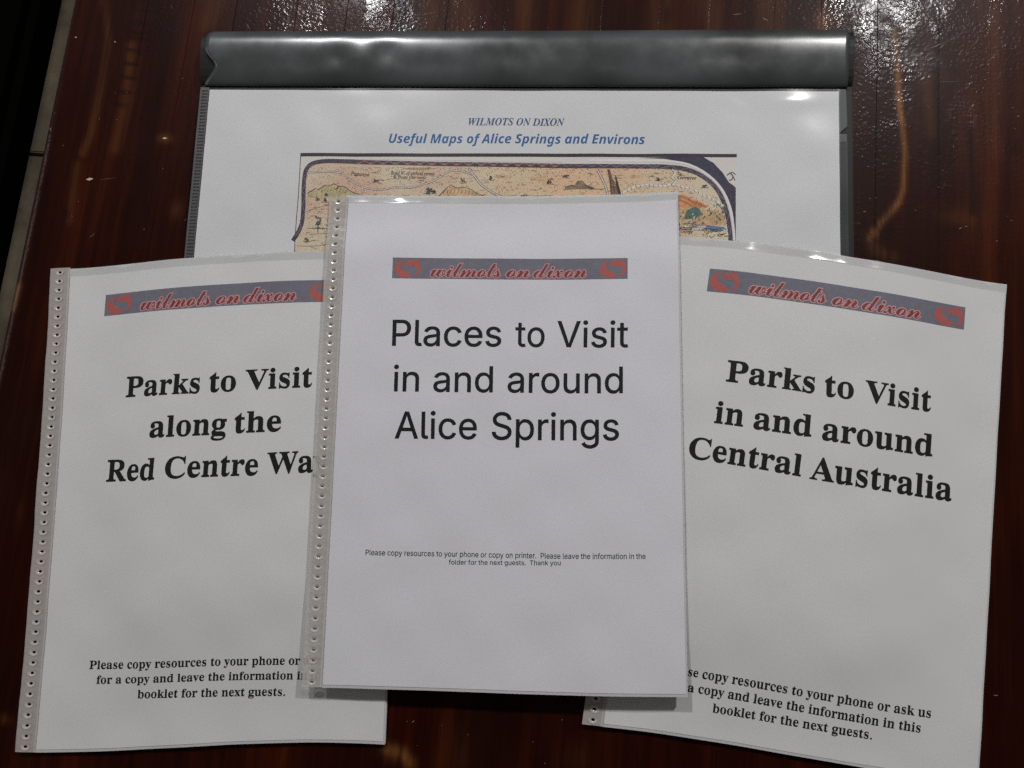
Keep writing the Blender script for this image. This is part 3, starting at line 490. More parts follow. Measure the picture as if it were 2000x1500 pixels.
o 336 198,-10,169,-10,139,-10,113,-3,90,11,68,26,50,45,38,70,25,95,19,123,19,154,19,186,25,214,38,239,50,264,68,283,90,297,113,311,139,318,168,318,197,318,223,311,245,298,268,284,285,264,298,240,311,215,317,186,317,154,317,122,311,93,298,69,285,44,268,25,245,11,223,-3|150,11,169,11,187,11,201,21,209,39,213,48,216,62,217,81,219,101,220,125,220,154,220,213,216,252,208,271,199,289,186,299,169,299,149,299,136,289,128,271,121,251,117,213,117,154,117,125,118,101,120,82,121,62,124,48,128,39,136,21
p 371 77,-139,17,-139,17,-134,17,-129,17,-124,28,-123,35,-121,40,-117,45,-113,49,-108,50,-101,52,-94,52,-82,52,-64,52,39,52,141,52,243,52,264,50,277,46,283,42,289,33,293,19,295,19,300,19,305,19,310,61,310,102,310,143,310,143,294,143,278,143,263,163,300,192,319,230,319,254,319,275,312,293,298,311,284,325,265,335,241,345,217,350,190,350,160,350,127,345,98,334,72,324,46,310,26,291,12,273,-3,251,-10,227,-10,194,-10,168,4,148,32,148,2,148,-28,148,-58,148,-76,149,-89,152,-99,154,-108,160,-114,167,-118,174,-121,184,-122,197,-123,197,-128,197,-134,197,-139,137,-139|174,28,195,28,216,28,231,39,239,59,248,81,253,112,253,154,253,195,249,226,241,248,234,268,220,278,199,278,178,278,161,264,148,235,148,180,148,124,148,69,158,42
r 287 78,0,18,0,18,5,18,11,18,16,32,17,41,20,45,26,50,31,52,41,52,56,52,121,52,186,52,252,52,269,50,280,46,285,42,290,34,293,20,293,20,299,21,305,21,310,62,310,104,310,146,310,146,291,146,271,146,252,157,273,171,290,187,301,203,313,218,318,233,318,252,318,266,314,275,304,285,294,289,282,289,266,289,253,286,242,278,234,270,226,260,222,248,222,236,222,228,225,222,231,216,236,212,243,207,250,202,257,196,260,189,260,179,260,170,254,162,241,153,229,149,213,149,192,149,147,149,101,149,56,149,41,152,30,159,25,165,20,178,17,197,16,197,11,197,5,197,0,138,0
s 288 183,-10,151,-10,133,-10,112,-5,87,6,83,8,78,9,73,9,62,9,55,3,51,-9,46,-9,41,-9,36,-9,36,29,36,67,36,105,41,105,47,105,53,105,59,77,71,55,87,39,103,23,121,15,140,15,157,15,170,19,179,27,188,34,192,45,192,58,192,77,180,93,156,105,139,113,123,121,107,130,84,141,66,154,54,169,43,184,37,201,37,220,37,248,46,272,65,291,83,310,109,319,141,319,148,319,156,318,166,316,175,314,186,311,199,308,201,307,203,307,206,306,209,305,211,305,213,305,221,305,226,310,230,319,235,319,239,319,244,319,244,287,244,254,244,222,239,222,233,222,228,222,221,246,211,264,196,277,182,290,167,296,149,296,135,296,124,293,116,286,109,279,105,270,105,259,105,248,108,240,115,232,122,225,133,218,146,212,161,204,176,197,191,189,214,178,231,166,241,151,252,137,257,118,257,95,257,62,247,37,228,18,209,-1
t 228 169,-9,124,-9,97,-9,77,-3,66,10,54,24,48,44,48,71,48,140,48,210,48,279,39,279,30,279,20,279,20,286,20,293,20,300,47,325,70,348,88,369,106,390,120,408,129,424,134,424,139,424,144,424,144,386,144,348,144,310,165,310,186,310,208,310,208,300,208,289,208,279,186,279,165,279,144,279,144,213,144,148,144,82,144,68,146,58,149,51,153,44,159,40,168,40,184,40,196,52,206,75,212,72,217,69,222,66,202,16
u 375 151,-10,131,-10,100,-10,78,-1,65,17,52,35,46,62,46,97,46,147,46,197,46,248,46,263,44,275,39,282,35,290,26,294,11,294,11,300,11,305,11,310,55,310,98,310,142,310,142,231,142,153,142,74,142,62,145,53,151,46,157,39,165,36,177,36,197,36,214,46,228,66,228,126,228,187,228,248,228,265,226,277,221,283,216,290,206,294,189,294,189,300,189,305,189,310,234,310,279,310,324,310,324,230,324,150,324,70,324,55,326,44,331,39,336,34,346,30,360,30,360,24,360,18,360,13,323,13,279,5,228,-10,228,7,228,24,228,40,217,25,203,12,186,3,169,-6
v 306 148,-10,142,-10,108,76,73,162,38,248,32,262,27,273,22,281,17,289,9,293,-3,293,-3,299,-3,305,-3,310,53,310,108,310,164,310,164,305,164,300,164,294,161,294,158,294,156,294,138,294,129,288,129,276,129,273,129,271,130,268,148,219,167,171,185,122,202,166,219,209,236,253,239,262,241,268,241,272,241,287,229,294,203,294,203,300,203,305,203,310,237,310,271,310,305,310,305,305,305,300,305,295,292,292,283,287,278,279,272,271,266,259,260,243,227,159,193,74,160,-10,154,-10
x 319 42,0,5,0,5,5,5,10,5,15,25,20,44,34,62,56,82,83,103,110,123,136,96,179,70,221,43,263,31,282,18,292,4,293,4,299,4,305,4,310,59,310,114,310,169,310,169,305,169,300,169,294,150,294,140,289,140,280,140,276,143,270,149,260,161,242,172,224,183,206,197,223,210,240,224,257,231,265,234,272,234,279,234,285,232,288,227,290,223,292,214,294,201,294,201,300,201,305,201,310,238,310,274,310,311,310,311,306,311,301,311,296,292,292,273,278,254,254,235,231,217,207,198,184,229,135,260,86,291,36,296,30,299,25,303,21,306,18,312,16,319,15,319,10,319,5,319,0,264,0,210,0,155,0,155,5,155,11,155,16,165,16,173,17,178,19,183,22,185,25,185,30,185,37,181,47,173,59,161,77,150,96,138,114,124,96,111,79,97,61,89,50,85,41,85,34,85,21,94,15,114,15,115,15,116,15,118,15,118,10,118,5,118,0,80,0
y 300 69,-140,52,-140,35,-140,21,-135,10,-125,-1,-115,-7,-101,-7,-84,-7,-72,-3,-62,5,-53,12,-44,23,-40,36,-40,47,-40,57,-43,64,-49,71,-56,75,-65,75,-76,75,-78,74,-79,74,-81,74,-83,74,-85,74,-87,74,-95,78,-99,86,-99,94,-99,103,-90,114,-74,120,-65,125,-56,129,-44,134,-33,137,-20,140,-5,106,80,71,165,36,251,32,261,28,269,25,275,21,281,18,285,15,287,11,291,5,293,-3,293,-4,293,-4,293,-5,293,-5,299,-5,305,-5,310,51,310,106,310,162,310,162,305,162,299,162,293,149,293,141,292,136,289,131,287,128,282,128,275,128,272,129,270,130,267,131,263,132,260,133,257,150,211,168,165,185,119,200,160,215,200,230,241,233,248,235,255,236,260,237,265,238,270,238,274,238,282,235,287,229,289,224,292,215,293,203,293,203,299,203,305,203,310,235,310,267,310,300,310,300,305,300,299,300,293,290,293,283,289,277,281,271,272,266,259,259,242,227,154,194,65,162,-24,151,-55,140,-79,129,-96,119,-112,107,-124,95,-131,83,-137
  175 
[ital]
D 484 29,0,-34,0,-34,5,-34,10,-34,15,-20,15,-8,17,0,20,9,24,16,31,22,41,28,51,34,66,39,85,64,180,90,274,115,369,118,382,120,392,120,401,120,413,117,421,109,426,102,430,90,433,73,435,73,440,73,445,73,451,133,451,193,451,253,451,394,451,464,388,464,263,464,227,457,192,442,159,428,126,406,97,378,71,359,54,340,40,320,30,300,19,276,12,250,7,224,2,192,0,155,0,92,0|154,21,169,21,199,21,226,28,250,43,274,58,295,79,312,105,329,131,343,160,352,194,361,227,366,262,366,298,366,386,331,430,262,430,247,430,236,428,231,422,225,416,221,407,217,394,189,288,161,183,133,78,132,74,131,69,130,62,129,56,128,51,128,49,128,39,131,31,137,27,143,23
I 249 36,0,-34,0,-34,5,-34,10,-34,15,-20,15,-8,17,0,20,9,24,16,31,22,41,28,51,34,66,39,85,64,180,90,274,115,369,117,375,118,381,119,387,120,392,120,398,120,404,120,423,104,433,73,435,73,440,73,445,73,451,143,451,213,451,283,451,283,445,283,440,283,435,268,435,256,433,247,428,239,424,232,418,227,410,223,402,217,387,211,365,186,271,160,176,135,82,131,67,129,55,129,47,129,27,145,17,177,15,177,10,177,5,177,0,107,0
L 425 94,0,-34,0,-34,5,-34,10,-34,15,-20,15,-8,17,0,20,9,24,16,31,22,41,28,51,34,66,39,85,64,180,90,274,115,369,118,382,120,392,120,401,120,413,117,421,109,426,102,431,90,434,73,435,73,440,73,445,73,451,143,451,213,451,283,451,283,445,283,440,283,435,269,435,257,433,248,429,240,425,232,418,227,408,221,398,216,384,211,365,186,271,161,177,136,83,131,61,128,48,128,42,128,35,133,29,142,28,147,27,154,26,161,25,169,24,178,24,188,24,232,24,269,32,298,50,328,68,352,96,371,134,379,134,386,134,393,134,379,89,365,45,351,0,223,0
M 587 194,-11,188,-11,173,114,158,238,144,363,119,269,94,176,69,82,64,67,62,55,62,47,62,36,66,29,74,24,81,19,93,16,109,15,109,10,109,5,109,0,61,0,13,0,-35,0,-35,5,-35,10,-35,15,-21,15,-9,17,-1,20,8,24,15,31,21,41,27,51,32,66,38,85,63,180,88,274,113,369,117,382,119,393,119,403,119,414,115,422,108,426,100,431,88,434,72,435,72,440,72,445,72,451,123,451,173,451,224,451,237,344,250,238,263,132,332,238,401,344,469,451,520,451,571,451,622,451,622,445,622,440,622,435,608,435,596,433,587,429,579,426,571,419,566,409,560,399,555,385,549,365,524,271,499,176,473,82,472,76,470,70,469,64,469,59,468,53,468,47,468,27,484,17,516,15,516,10,516,5,516,0,445,0,375,0,305,0,305,5,305,10,305,15,320,15,332,17,340,21,349,26,356,32,361,40,363,44,365,50,368,57,371,65,374,74,377,85,403,182,428,278,453,374,371,246,289,118,207,-11,201,-11
N 468 316,-11,310,-11,253,110,196,231,140,351,116,261,92,172,68,82,64,66,62,54,62,47,62,27,78,17,109,15,109,10,109,5,109,0,61,0,13,0,-35,0,-35,5,-35,10,-35,15,-21,15,-10,17,-1,20,8,24,15,31,21,41,27,51,33,66,38,85,61,175,85,265,109,355,111,364,113,373,115,380,116,387,116,392,116,396,116,409,112,418,104,424,96,430,83,433,64,435,64,440,64,445,64,451,109,451,153,451,197,451,244,346,292,242,339,138,360,215,381,292,402,369,404,376,406,383,407,389,408,394,408,398,408,402,408,413,405,421,397,426,389,431,377,434,361,435,361,440,361,445,361,451,409,451,457,451,505,451,505,445,505,440,505,435,491,435,480,433,471,429,462,426,455,420,449,410,443,400,438,385,433,365,398,240,364,115,330,-11,323,-11
O 478 227,-11,179,-11,130,-11,91,3,62,33,33,62,19,102,19,154,19,186,25,219,38,253,51,286,68,317,90,346,112,375,137,399,165,419,206,448,251,463,299,463,349,463,389,448,417,419,446,390,461,350,461,300,461,267,455,234,443,200,430,166,413,135,392,105,370,76,344,52,315,32,272,3|162,13,184,13,214,13,242,29,267,60,292,92,315,138,334,197,353,256,363,307,363,350,363,379,357,401,345,416,332,432,316,439,294,439,277,439,260,433,244,420,228,408,212,391,198,370,182,346,168,318,155,287,143,255,133,224,126,191,119,159,116,130,116,103,116,73,121,51,133,36,145,20
S 369 204,-11,154,-11,129,-11,97,-4,58,10,51,13,44,14,38,14,32,14,28,12,24,9,19,6,15,0,9,-7,3,-7,-3,-7,-9,-7,3,43,15,94,26,144,32,144,39,144,45,144,45,143,45,141,45,140,45,98,54,66,71,45,88,23,113,13,145,13,160,13,174,17,187,25,199,33,209,43,217,56,224,69,228,83,228,97,228,111,225,123,218,134,212,146,202,157,190,170,177,183,161,197,142,214,124,231,109,246,98,258,88,271,80,283,76,295,72,307,70,321,70,336,70,361,76,382,88,401,100,420,117,435,137,446,158,457,182,463,208,463,220,463,234,461,248,458,263,455,278,451,296,445,302,443,308,442,312,442,323,442,333,448,342,461,348,461,354,461,360,461,349,415,338,368,328,322,321,322,315,322,308,322,309,325,309,327,309,330,309,332,309,335,309,337,309,357,305,375,298,390,290,405,280,417,267,426,254,435,240,439,224,439,204,439,188,432,174,419,160,405,153,388,153,368,153,355,157,343,166,331,174,318,184,307,197,295,204,288,211,281,219,274,227,267,235,261,242,254,263,235,280,215,293,195,305,174,312,151,312,126,312,83,298,50,270,25,243,1
T 403 113,0,44,0,44,6,44,11,44,17,62,18,77,21,86,27,95,33,102,44,107,60,139,182,172,305,205,427,201,427,198,427,194,427,168,427,143,419,120,402,96,385,77,361,64,330,58,330,53,330,47,330,55,370,64,411,72,451,194,451,315,451,437,451,431,408,424,365,418,322,411,322,405,322,399,322,394,392,365,426,311,426,309,426,308,426,306,426,273,305,240,184,208,63,206,57,205,51,205,46,205,35,209,28,216,25,223,21,235,18,253,17,253,11,253,6,253,0,183,0
W 549 86,-11,79,-11,80,112,81,236,82,360,82,385,79,404,71,415,62,426,49,432,30,433,30,439,30,445,30,451,91,451,152,451,213,451,213,445,213,439,213,433,197,431,186,426,182,417,177,408,174,392,174,370,173,300,173,230,172,160,213,229,255,298,296,367,296,375,297,382,297,390,297,406,294,417,286,424,278,430,266,434,250,434,250,439,250,445,250,451,310,451,370,451,430,451,430,445,430,440,430,435,415,434,404,430,399,423,394,416,390,405,390,390,389,382,388,359,387,321,386,284,385,231,383,163,427,236,471,310,514,383,518,388,520,393,521,398,522,403,523,407,523,410,523,426,511,435,487,435,486,435,485,435,484,435,484,440,484,445,484,451,525,451,567,451,608,451,608,445,608,440,608,435,592,433,579,427,570,416,560,406,550,392,539,373,462,245,385,117,308,-11,301,-11,294,-11,287,-11,289,98,292,207,295,316,229,207,164,98,99,-11,92,-11
X 380 -12,0,-65,0,-65,6,-65,11,-65,17,-65,17,-64,17,-64,17,-47,17,-32,22,-19,31,-6,41,9,54,25,72,67,117,109,162,150,208,133,266,115,325,97,383,92,401,85,414,76,422,66,430,52,434,34,435,34,440,34,445,34,451,101,451,169,451,237,451,237,445,237,440,237,435,220,435,208,433,200,428,192,423,188,415,188,403,188,399,188,396,189,392,190,388,191,383,193,379,202,347,212,315,222,283,247,310,272,336,298,363,319,386,330,403,330,415,330,428,319,435,298,435,296,435,295,435,294,435,294,440,294,445,294,451,340,451,385,451,431,451,431,445,431,440,431,435,414,432,398,424,383,411,368,397,352,382,335,363,301,327,266,290,232,254,247,203,263,153,279,102,286,78,293,60,300,48,307,36,315,28,323,24,332,20,343,17,356,17,356,11,356,6,356,0,288,0,220,0,152,0,152,6,152,11,152,17,182,18,196,28,196,47,196,49,196,52,196,55,196,58,195,60,195,60,184,99,172,137,161,176,133,147,104,117,76,88,68,80,62,73,57,65,52,58,50,49,50,40,50,26,64,18,94,17,94,11,94,6,94,0,41,0
  175 
[script]
d 406 118,-4,87,-4,67,-4,50,2,37,13,23,24,16,40,16,61,16,79,22,96,33,113,44,130,58,146,75,160,93,174,111,186,132,194,152,203,171,207,189,207,218,207,235,197,242,179,279,248,317,317,355,386,382,389,410,391,438,394,382,293,326,192,270,91,260,73,253,59,247,49,242,39,239,33,239,30,239,24,242,21,248,21,259,21,283,39,320,75,324,71,329,66,334,62,312,41,293,25,277,13,261,2,245,-4,229,-4,212,-4,199,0,189,8,179,16,174,26,174,38,174,40,174,41,174,43,147,12|91,13,105,13,113,13,123,18,134,27,146,36,158,48,170,62,183,77,194,92,203,109,218,135,226,154,226,168,226,182,220,189,208,189,200,189,191,185,181,177,171,169,161,158,151,146,141,134,131,122,122,110,113,97,106,87,101,78,90,60,85,45,85,32,85,19
i 231 195,243,184,243,174,243,165,246,159,251,153,256,150,263,150,273,150,283,154,292,163,299,171,306,181,310,193,310,202,310,209,307,216,302,222,296,226,289,226,281,226,270,222,262,213,254,205,247|190,66,194,62,180,47,167,35,156,26,145,17,136,10,129,7,115,-1,101,-5,85,-5,52,-5,35,11,35,41,35,49,39,62,47,79,55,97,67,120,84,148,79,143,74,137,68,131,62,125,55,119,49,113,45,118,40,122,36,127,40,130,46,136,55,144,63,152,72,162,82,172,91,182,100,192,107,201,139,203,170,205,201,207,179,166,156,124,133,83,115,51,105,32,105,27,105,23,107,21,109,21,114,21,123,25,134,33,146,41,162,55,181,75,186,71
l 281 199,66,203,62,181,40,162,23,147,12,131,1,114,-5,95,-5,79,-5,66,0,55,8,45,17,40,29,40,44,40,62,49,88,66,120,71,127,75,134,79,141,65,128,55,118,49,113,44,117,40,121,35,124,52,139,67,155,82,170,96,185,108,201,120,220,153,275,186,330,220,385,247,388,274,391,302,394,253,306,205,218,157,131,141,102,129,80,121,64,113,49,109,39,109,33,109,25,112,21,118,21,123,21,131,25,142,33,154,42,170,56,191,76,195,71
m 538 32,-4,-1,-5,17,20,32,43,45,62,59,81,69,97,78,109,95,135,103,149,103,153,103,156,102,158,99,158,98,158,93,154,85,147,78,140,66,129,51,113,47,118,43,122,38,127,60,150,80,169,97,183,114,198,131,206,147,206,166,206,175,191,175,163,175,154,174,144,171,132,217,182,254,207,281,207,292,207,300,203,307,195,314,187,317,176,317,162,317,153,316,143,313,132,359,182,397,207,426,207,440,207,452,202,461,193,471,184,475,171,475,153,475,136,470,119,460,101,450,84,439,69,428,56,417,44,412,35,412,28,412,23,413,21,416,21,419,21,426,25,439,34,451,43,466,56,486,75,490,71,495,66,500,62,486,48,474,37,464,29,454,21,446,15,440,11,433,7,426,3,419,0,412,-3,405,-4,398,-4,384,-4,372,1,363,11,354,21,349,35,349,52,349,62,351,71,354,79,357,87,361,95,368,105,375,115,385,127,396,141,413,162,422,175,422,181,422,183,421,185,418,185,405,185,385,170,359,141,346,127,330,108,313,84,295,61,275,33,253,0,219,-2,185,-4,152,-5,177,31,198,61,214,85,230,108,241,125,246,135,253,145,257,154,260,160,263,166,264,170,264,172,264,176,262,179,259,179,235,179,182,119,99,0,66,-2
n 388 32,-4,-1,-5,17,20,32,43,45,62,59,81,69,97,78,109,95,135,103,149,103,153,103,156,102,158,99,158,98,158,93,154,85,147,78,140,66,129,51,113,47,118,43,122,38,127,60,150,80,169,97,183,114,198,131,206,147,206,165,206,175,190,175,160,175,153,173,143,171,132,217,182,255,207,284,207,298,207,310,202,319,192,327,182,332,168,332,150,332,141,329,131,322,119,316,107,309,96,300,85,292,73,284,63,277,55,266,43,261,34,261,28,261,23,263,21,266,21,269,21,276,25,288,34,300,43,316,56,335,75,340,71,345,66,349,62,335,48,323,37,313,29,303,21,295,15,289,11,282,7,275,3,268,0,261,-3,254,-4,247,-4,233,-4,222,1,213,11,203,21,199,35,199,52,199,63,201,73,205,83,209,94,220,110,239,132,252,146,265,161,277,175,279,177,279,178,280,179,280,180,280,180,280,181,280,183,279,185,277,185,264,185,243,170,212,141,197,127,180,108,161,84,142,60,122,32,99,0,66,-2
o 300 120,-5,91,-5,69,-5,52,2,38,14,24,27,17,44,17,64,17,80,23,96,33,113,43,130,57,145,74,160,91,174,109,185,129,194,149,202,169,207,188,207,210,207,227,202,239,191,251,181,257,165,257,146,257,130,253,115,245,101,238,88,226,73,210,56,218,58,226,61,233,66,241,70,249,76,258,83,262,78,266,73,271,69,255,55,240,44,224,37,208,30,192,27,177,27,149,6|99,17,106,17,116,17,127,22,140,33,139,35,138,38,138,43,138,49,141,55,148,61,156,67,165,71,175,72,204,108,218,139,218,165,218,179,213,185,202,185,195,185,184,178,169,163,161,155,153,145,144,134,136,122,128,110,121,97,113,84,107,72,102,61,98,49,95,40,95,34,95,22
s 235 202,75,206,71,184,49,165,32,150,21,135,10,121,3,108,0,96,-4,82,-5,67,-5,46,-5,30,-1,20,9,9,19,4,30,4,42,4,51,7,59,13,65,19,71,26,74,36,74,45,74,52,71,57,66,61,60,64,54,64,48,64,41,61,34,56,30,50,25,45,22,40,22,37,22,36,22,35,23,38,17,44,14,52,14,68,14,81,26,92,50,97,62,102,76,104,92,107,108,109,125,109,144,109,148,109,153,109,157,109,161,108,165,107,169,104,165,99,161,92,154,85,148,77,141,70,133,62,126,55,119,48,113,44,118,40,122,36,127,45,135,55,145,68,157,81,169,96,183,113,199,115,202,118,205,120,210,127,221,133,226,140,226,148,226,152,223,152,216,152,212,150,208,146,204,142,200,140,195,140,189,140,186,142,181,146,176,166,149,176,123,176,98,176,79,171,65,161,55,172,64,183,74,193,84,198,79
t 297 39,122,36,127,51,141,65,154,77,167,88,179,99,191,109,205,119,218,130,234,140,252,165,293,190,335,215,377,243,378,272,379,300,380,284,352,267,323,251,295,266,295,281,295,296,295,293,288,291,281,289,273,272,273,254,273,236,273,219,246,203,219,188,193,173,166,159,141,146,117,130,88,119,68,113,55,107,43,103,34,103,28,103,23,106,20,111,20,118,20,127,24,140,33,153,41,169,56,190,75,194,71,199,66,203,62,182,41,163,25,144,13,125,2,106,-4,87,-4,72,-4,60,0,51,9,43,18,38,30,38,44,38,52,41,62,45,74,47,80,51,89,57,101,63,113,72,128,83,148,69,133,56,122,47,113,43,118
w 509 125,-4,110,-4,63,-4,39,14,39,50,39,64,44,78,53,91,62,105,73,117,85,129,96,141,102,149,102,153,102,156,101,158,99,158,97,158,94,156,89,152,84,149,73,140,58,126,54,130,49,134,45,138,53,146,63,155,75,165,88,175,100,184,111,191,116,195,121,198,126,201,158,203,190,205,222,207,193,161,163,116,133,70,121,52,115,39,115,31,115,23,118,19,125,19,131,19,139,23,149,32,159,40,171,51,183,65,195,78,208,93,220,110,233,126,244,142,255,158,265,175,273,189,279,201,313,203,346,205,380,207,355,165,330,124,304,83,293,65,287,49,287,36,287,31,290,26,294,22,298,19,304,17,310,17,319,17,331,20,347,27,362,33,378,43,393,58,390,60,386,65,380,74,375,82,373,93,373,106,373,121,376,137,383,152,391,168,400,181,411,191,422,202,433,207,443,207,455,207,464,203,470,195,476,187,479,178,479,166,479,150,475,133,467,116,459,99,446,83,429,67,438,69,447,72,456,76,464,81,473,88,482,97,486,93,490,88,494,84,469,60,443,48,416,48,415,48,414,48,412,48,393,30,374,17,356,8,338,0,318,-4,295,-4,242,-4,215,19,215,64,215,65,215,66,215,66,201,51,190,39,180,29,170,20,162,13,154,9,140,0|406,72,409,71,421,81,431,94,440,109,448,124,453,138,453,150,453,158,448,163,439,163,432,163,425,160,418,153,412,147,406,140,402,131,397,123,395,114,395,105,395,96,397,89,400,83,403,76
x 304 43,122,38,127,41,129,44,133,49,138,53,144,58,149,64,154,69,159,76,166,85,174,94,182,103,189,112,195,122,202,130,205,137,205,146,205,154,198,160,185,166,172,169,152,169,127,169,124,169,120,169,117,176,144,185,166,197,182,209,199,221,207,234,207,256,207,267,197,267,177,267,169,264,162,259,156,253,151,246,148,238,148,223,148,214,156,212,172,199,154,189,134,182,110,175,86,171,64,171,44,171,31,176,24,184,24,195,24,218,41,253,75,257,71,262,66,267,62,244,39,226,24,211,14,196,5,181,0,167,0,146,0,131,7,120,21,109,35,103,54,102,79,86,46,71,24,58,12,45,1,32,-5,19,-5,0,-5,-9,5,-9,25,-9,33,-6,40,-1,47,4,53,12,56,21,56,29,56,36,54,41,50,46,45,49,39,49,32,59,39,69,50,78,63,87,77,94,91,100,106,105,121,108,134,108,145,108,154,105,158,100,158,97,158,92,155,84,147,80,143,75,138,69,132,62,125,57,119,52,113,47,118
  175 
[bold]
A 422 -5,0,-40,0,43,160,127,320,211,480,252,480,292,480,333,480,349,320,365,160,381,0,349,0,317,0,284,0,281,38,279,76,276,114,224,114,173,114,121,114,102,76,83,38,64,0,30,0|183,243,162,199,198,199,235,199,271,199,268,241,266,282,263,323,262,336,261,349,260,363,259,376,259,390,259,404,259,404,258,404,258,404,253,392,248,380,243,368,238,356,232,343,225,329,204,286
E 364 107,0,17,0,51,160,85,320,119,480,208,480,298,480,387,480,381,452,375,424,369,396,313,396,257,396,201,396,194,361,187,326,179,291,231,291,284,291,336,291,330,263,324,235,318,208,266,208,213,208,161,208,152,166,144,125,135,84,191,84,247,84,303,84,297,56,291,28,285,0,196,0
M 591 47,0,17,0,51,160,85,320,119,480,163,480,207,480,251,480,258,360,266,240,273,121,274,121,274,121,275,121,335,240,395,360,455,480,502,480,548,480,594,480,561,320,527,160,493,0,462,0,432,0,401,0,417,76,433,151,449,227,452,242,455,258,460,276,464,293,468,310,472,327,477,344,481,358,484,371,483,371,482,371,482,371,419,248,357,124,295,0,264,0,233,0,203,0,196,124,189,248,183,371,182,371,181,371,180,371,179,362,177,349,175,333,172,316,169,299,166,279,162,260,158,241,154,223,139,149,123,74,107,0,77,0
S 356 163,-7,130,-7,106,-7,84,-4,64,1,44,7,27,14,13,23,13,53,13,83,13,113,33,102,53,93,72,87,91,80,111,77,131,77,153,77,172,81,187,90,201,99,209,112,209,130,209,148,204,163,193,173,183,184,169,195,151,208,138,217,125,228,112,240,100,252,89,267,81,283,73,299,69,319,69,340,69,369,76,394,89,416,103,438,122,455,147,467,172,480,201,486,234,486,259,486,282,484,303,478,324,473,344,465,364,454,352,428,340,403,328,377,294,394,263,402,234,402,216,402,201,397,189,387,178,378,172,364,172,348,172,331,177,317,187,307,198,297,212,286,231,273,257,256,277,237,290,216,304,195,310,170,310,142,310,108,302,80,286,58,269,36,248,20,221,9,194,-1
U 464 240,-7,198,-7,148,-7,111,6,85,30,59,55,46,88,46,128,46,135,47,143,47,152,48,161,49,169,51,177,73,278,94,379,116,480,149,480,182,480,216,480,194,379,173,278,152,178,148,161,146,148,146,137,146,98,167,79,208,79,237,79,259,87,274,104,288,121,299,146,306,179,328,279,349,379,370,480,403,480,437,480,470,480,448,376,426,273,404,169,397,135,385,105,369,79,353,52,331,31,303,16,275,1
a 399 156,-7,133,-7,116,-7,99,-2,83,6,67,15,54,29,44,49,34,68,30,94,30,126,30,156,34,186,42,215,50,244,61,271,76,294,91,318,108,338,129,352,150,366,173,373,199,373,223,373,242,368,256,359,271,349,282,336,290,320,291,320,292,320,293,320,299,335,305,351,312,367,337,367,362,367,388,367,362,244,336,122,310,0,285,0,260,0,236,0,237,16,239,32,240,48,240,48,239,48,238,48,225,32,210,18,193,8,176,-2|144,73,172,73,185,73,198,79,210,89,221,100,231,114,239,131,248,148,254,166,257,185,260,201,262,219,262,240,262,255,258,268,250,278,242,288,231,293,216,293,204,293,193,289,182,279,172,269,163,257,155,241,147,225,141,208,136,189,132,169,130,150,130,131,130,92
c 324 189,-7,166,-7,141,-7,118,-2,97,7,76,16,60,31,48,50,36,70,30,96,30,128,30,161,34,193,42,222,51,251,63,277,80,300,96,323,117,341,141,354,165,367,193,373,224,373,246,373,265,371,282,367,300,363,316,358,331,350,321,325,311,300,301,275,289,280,278,284,266,288,255,292,242,293,228,293,207,293,189,286,175,270,160,255,149,235,141,211,133,187,130,162,130,136,130,116,135,100,144,89,154,79,168,73,186,73,203,73,218,76,232,81,246,86,261,92,276,100,276,73,276,46,276,19,261,11,244,5,227,0,209,-4
d 399 157,-7,133,-7,116,-7,99,-2,83,6,67,15,54,29,44,49,34,68,30,94,30,127,30,156,34,186,42,215,50,245,61,271,76,295,91,319,108,338,129,352,150,366,173,373,199,373,221,373,239,368,251,358,264,348,274,335,283,320,284,320,285,320,285,320,285,321,286,326,286,334,287,342,288,352,289,363,291,374,292,384,294,393,302,432,311,471,319,510,352,510,385,510,418,510,382,340,346,170,310,0,285,0,259,0,234,0,236,16,238,32,240,48,240,48,239,48,238,48,225,32,210,18,193,8,177,-2|145,73,175,73,190,73,204,79,215,91,226,103,234,118,241,135,248,153,254,171,257,189,260,207,262,223,262,236,262,253,258,267,250,278,242,288,231,293,216,293,204,293,193,289,182,279,172,269,163,257,155,241,147,225,141,208,136,189,132,169,130,150,130,131,130,92
e 374 201,-7,175,-7,132,-7,97,5,70,29,43,52,30,88,30,135,30,166,34,196,43,224,51,252,64,278,82,300,99,323,120,340,146,354,171,367,201,373,234,373,276,373,306,364,327,345,347,326,357,302,357,273,357,235,340,204,305,181,271,157,218,146,146,146,141,146,135,146,130,146,129,143,129,141,129,139,129,137,129,135,129,132,129,113,135,97,146,85,157,74,173,68,194,68,213,68,231,70,246,75,262,79,281,86,302,96,302,71,302,46,302,21,283,12,263,5,244,0,224,-4|144,230,140,212,145,212,150,212,155,212,193,212,221,218,237,230,254,242,263,256,263,271,263,292,251,302,228,302,216,302,204,298,192,291,180,283,169,273,160,259,151,246
f 251 13,-161,-15,-161,-38,-161,-57,-158,-72,-153,-72,-127,-72,-100,-72,-74,-58,-78,-46,-81,-34,-81,-21,-81,-9,-76,1,-67,11,-58,18,-44,22,-25,45,81,67,186,89,291,71,291,54,291,36,291,39,307,42,323,46,339,66,348,86,358,105,367,107,376,109,385,111,394,121,439,137,470,160,487,182,505,211,514,246,514,262,514,276,512,288,509,301,506,313,503,324,498,315,473,306,449,298,424,291,427,285,429,278,431,271,434,263,435,254,435,241,435,231,430,224,421,216,413,211,401,208,387,207,380,206,373,204,367,228,367,252,367,276,367,271,342,265,317,260,291,236,291,212,291,188,291,165,181,141,71,118,-40,113,-62,106,-82,95,-101,85,-119,71,-134,53,-145,36,-156
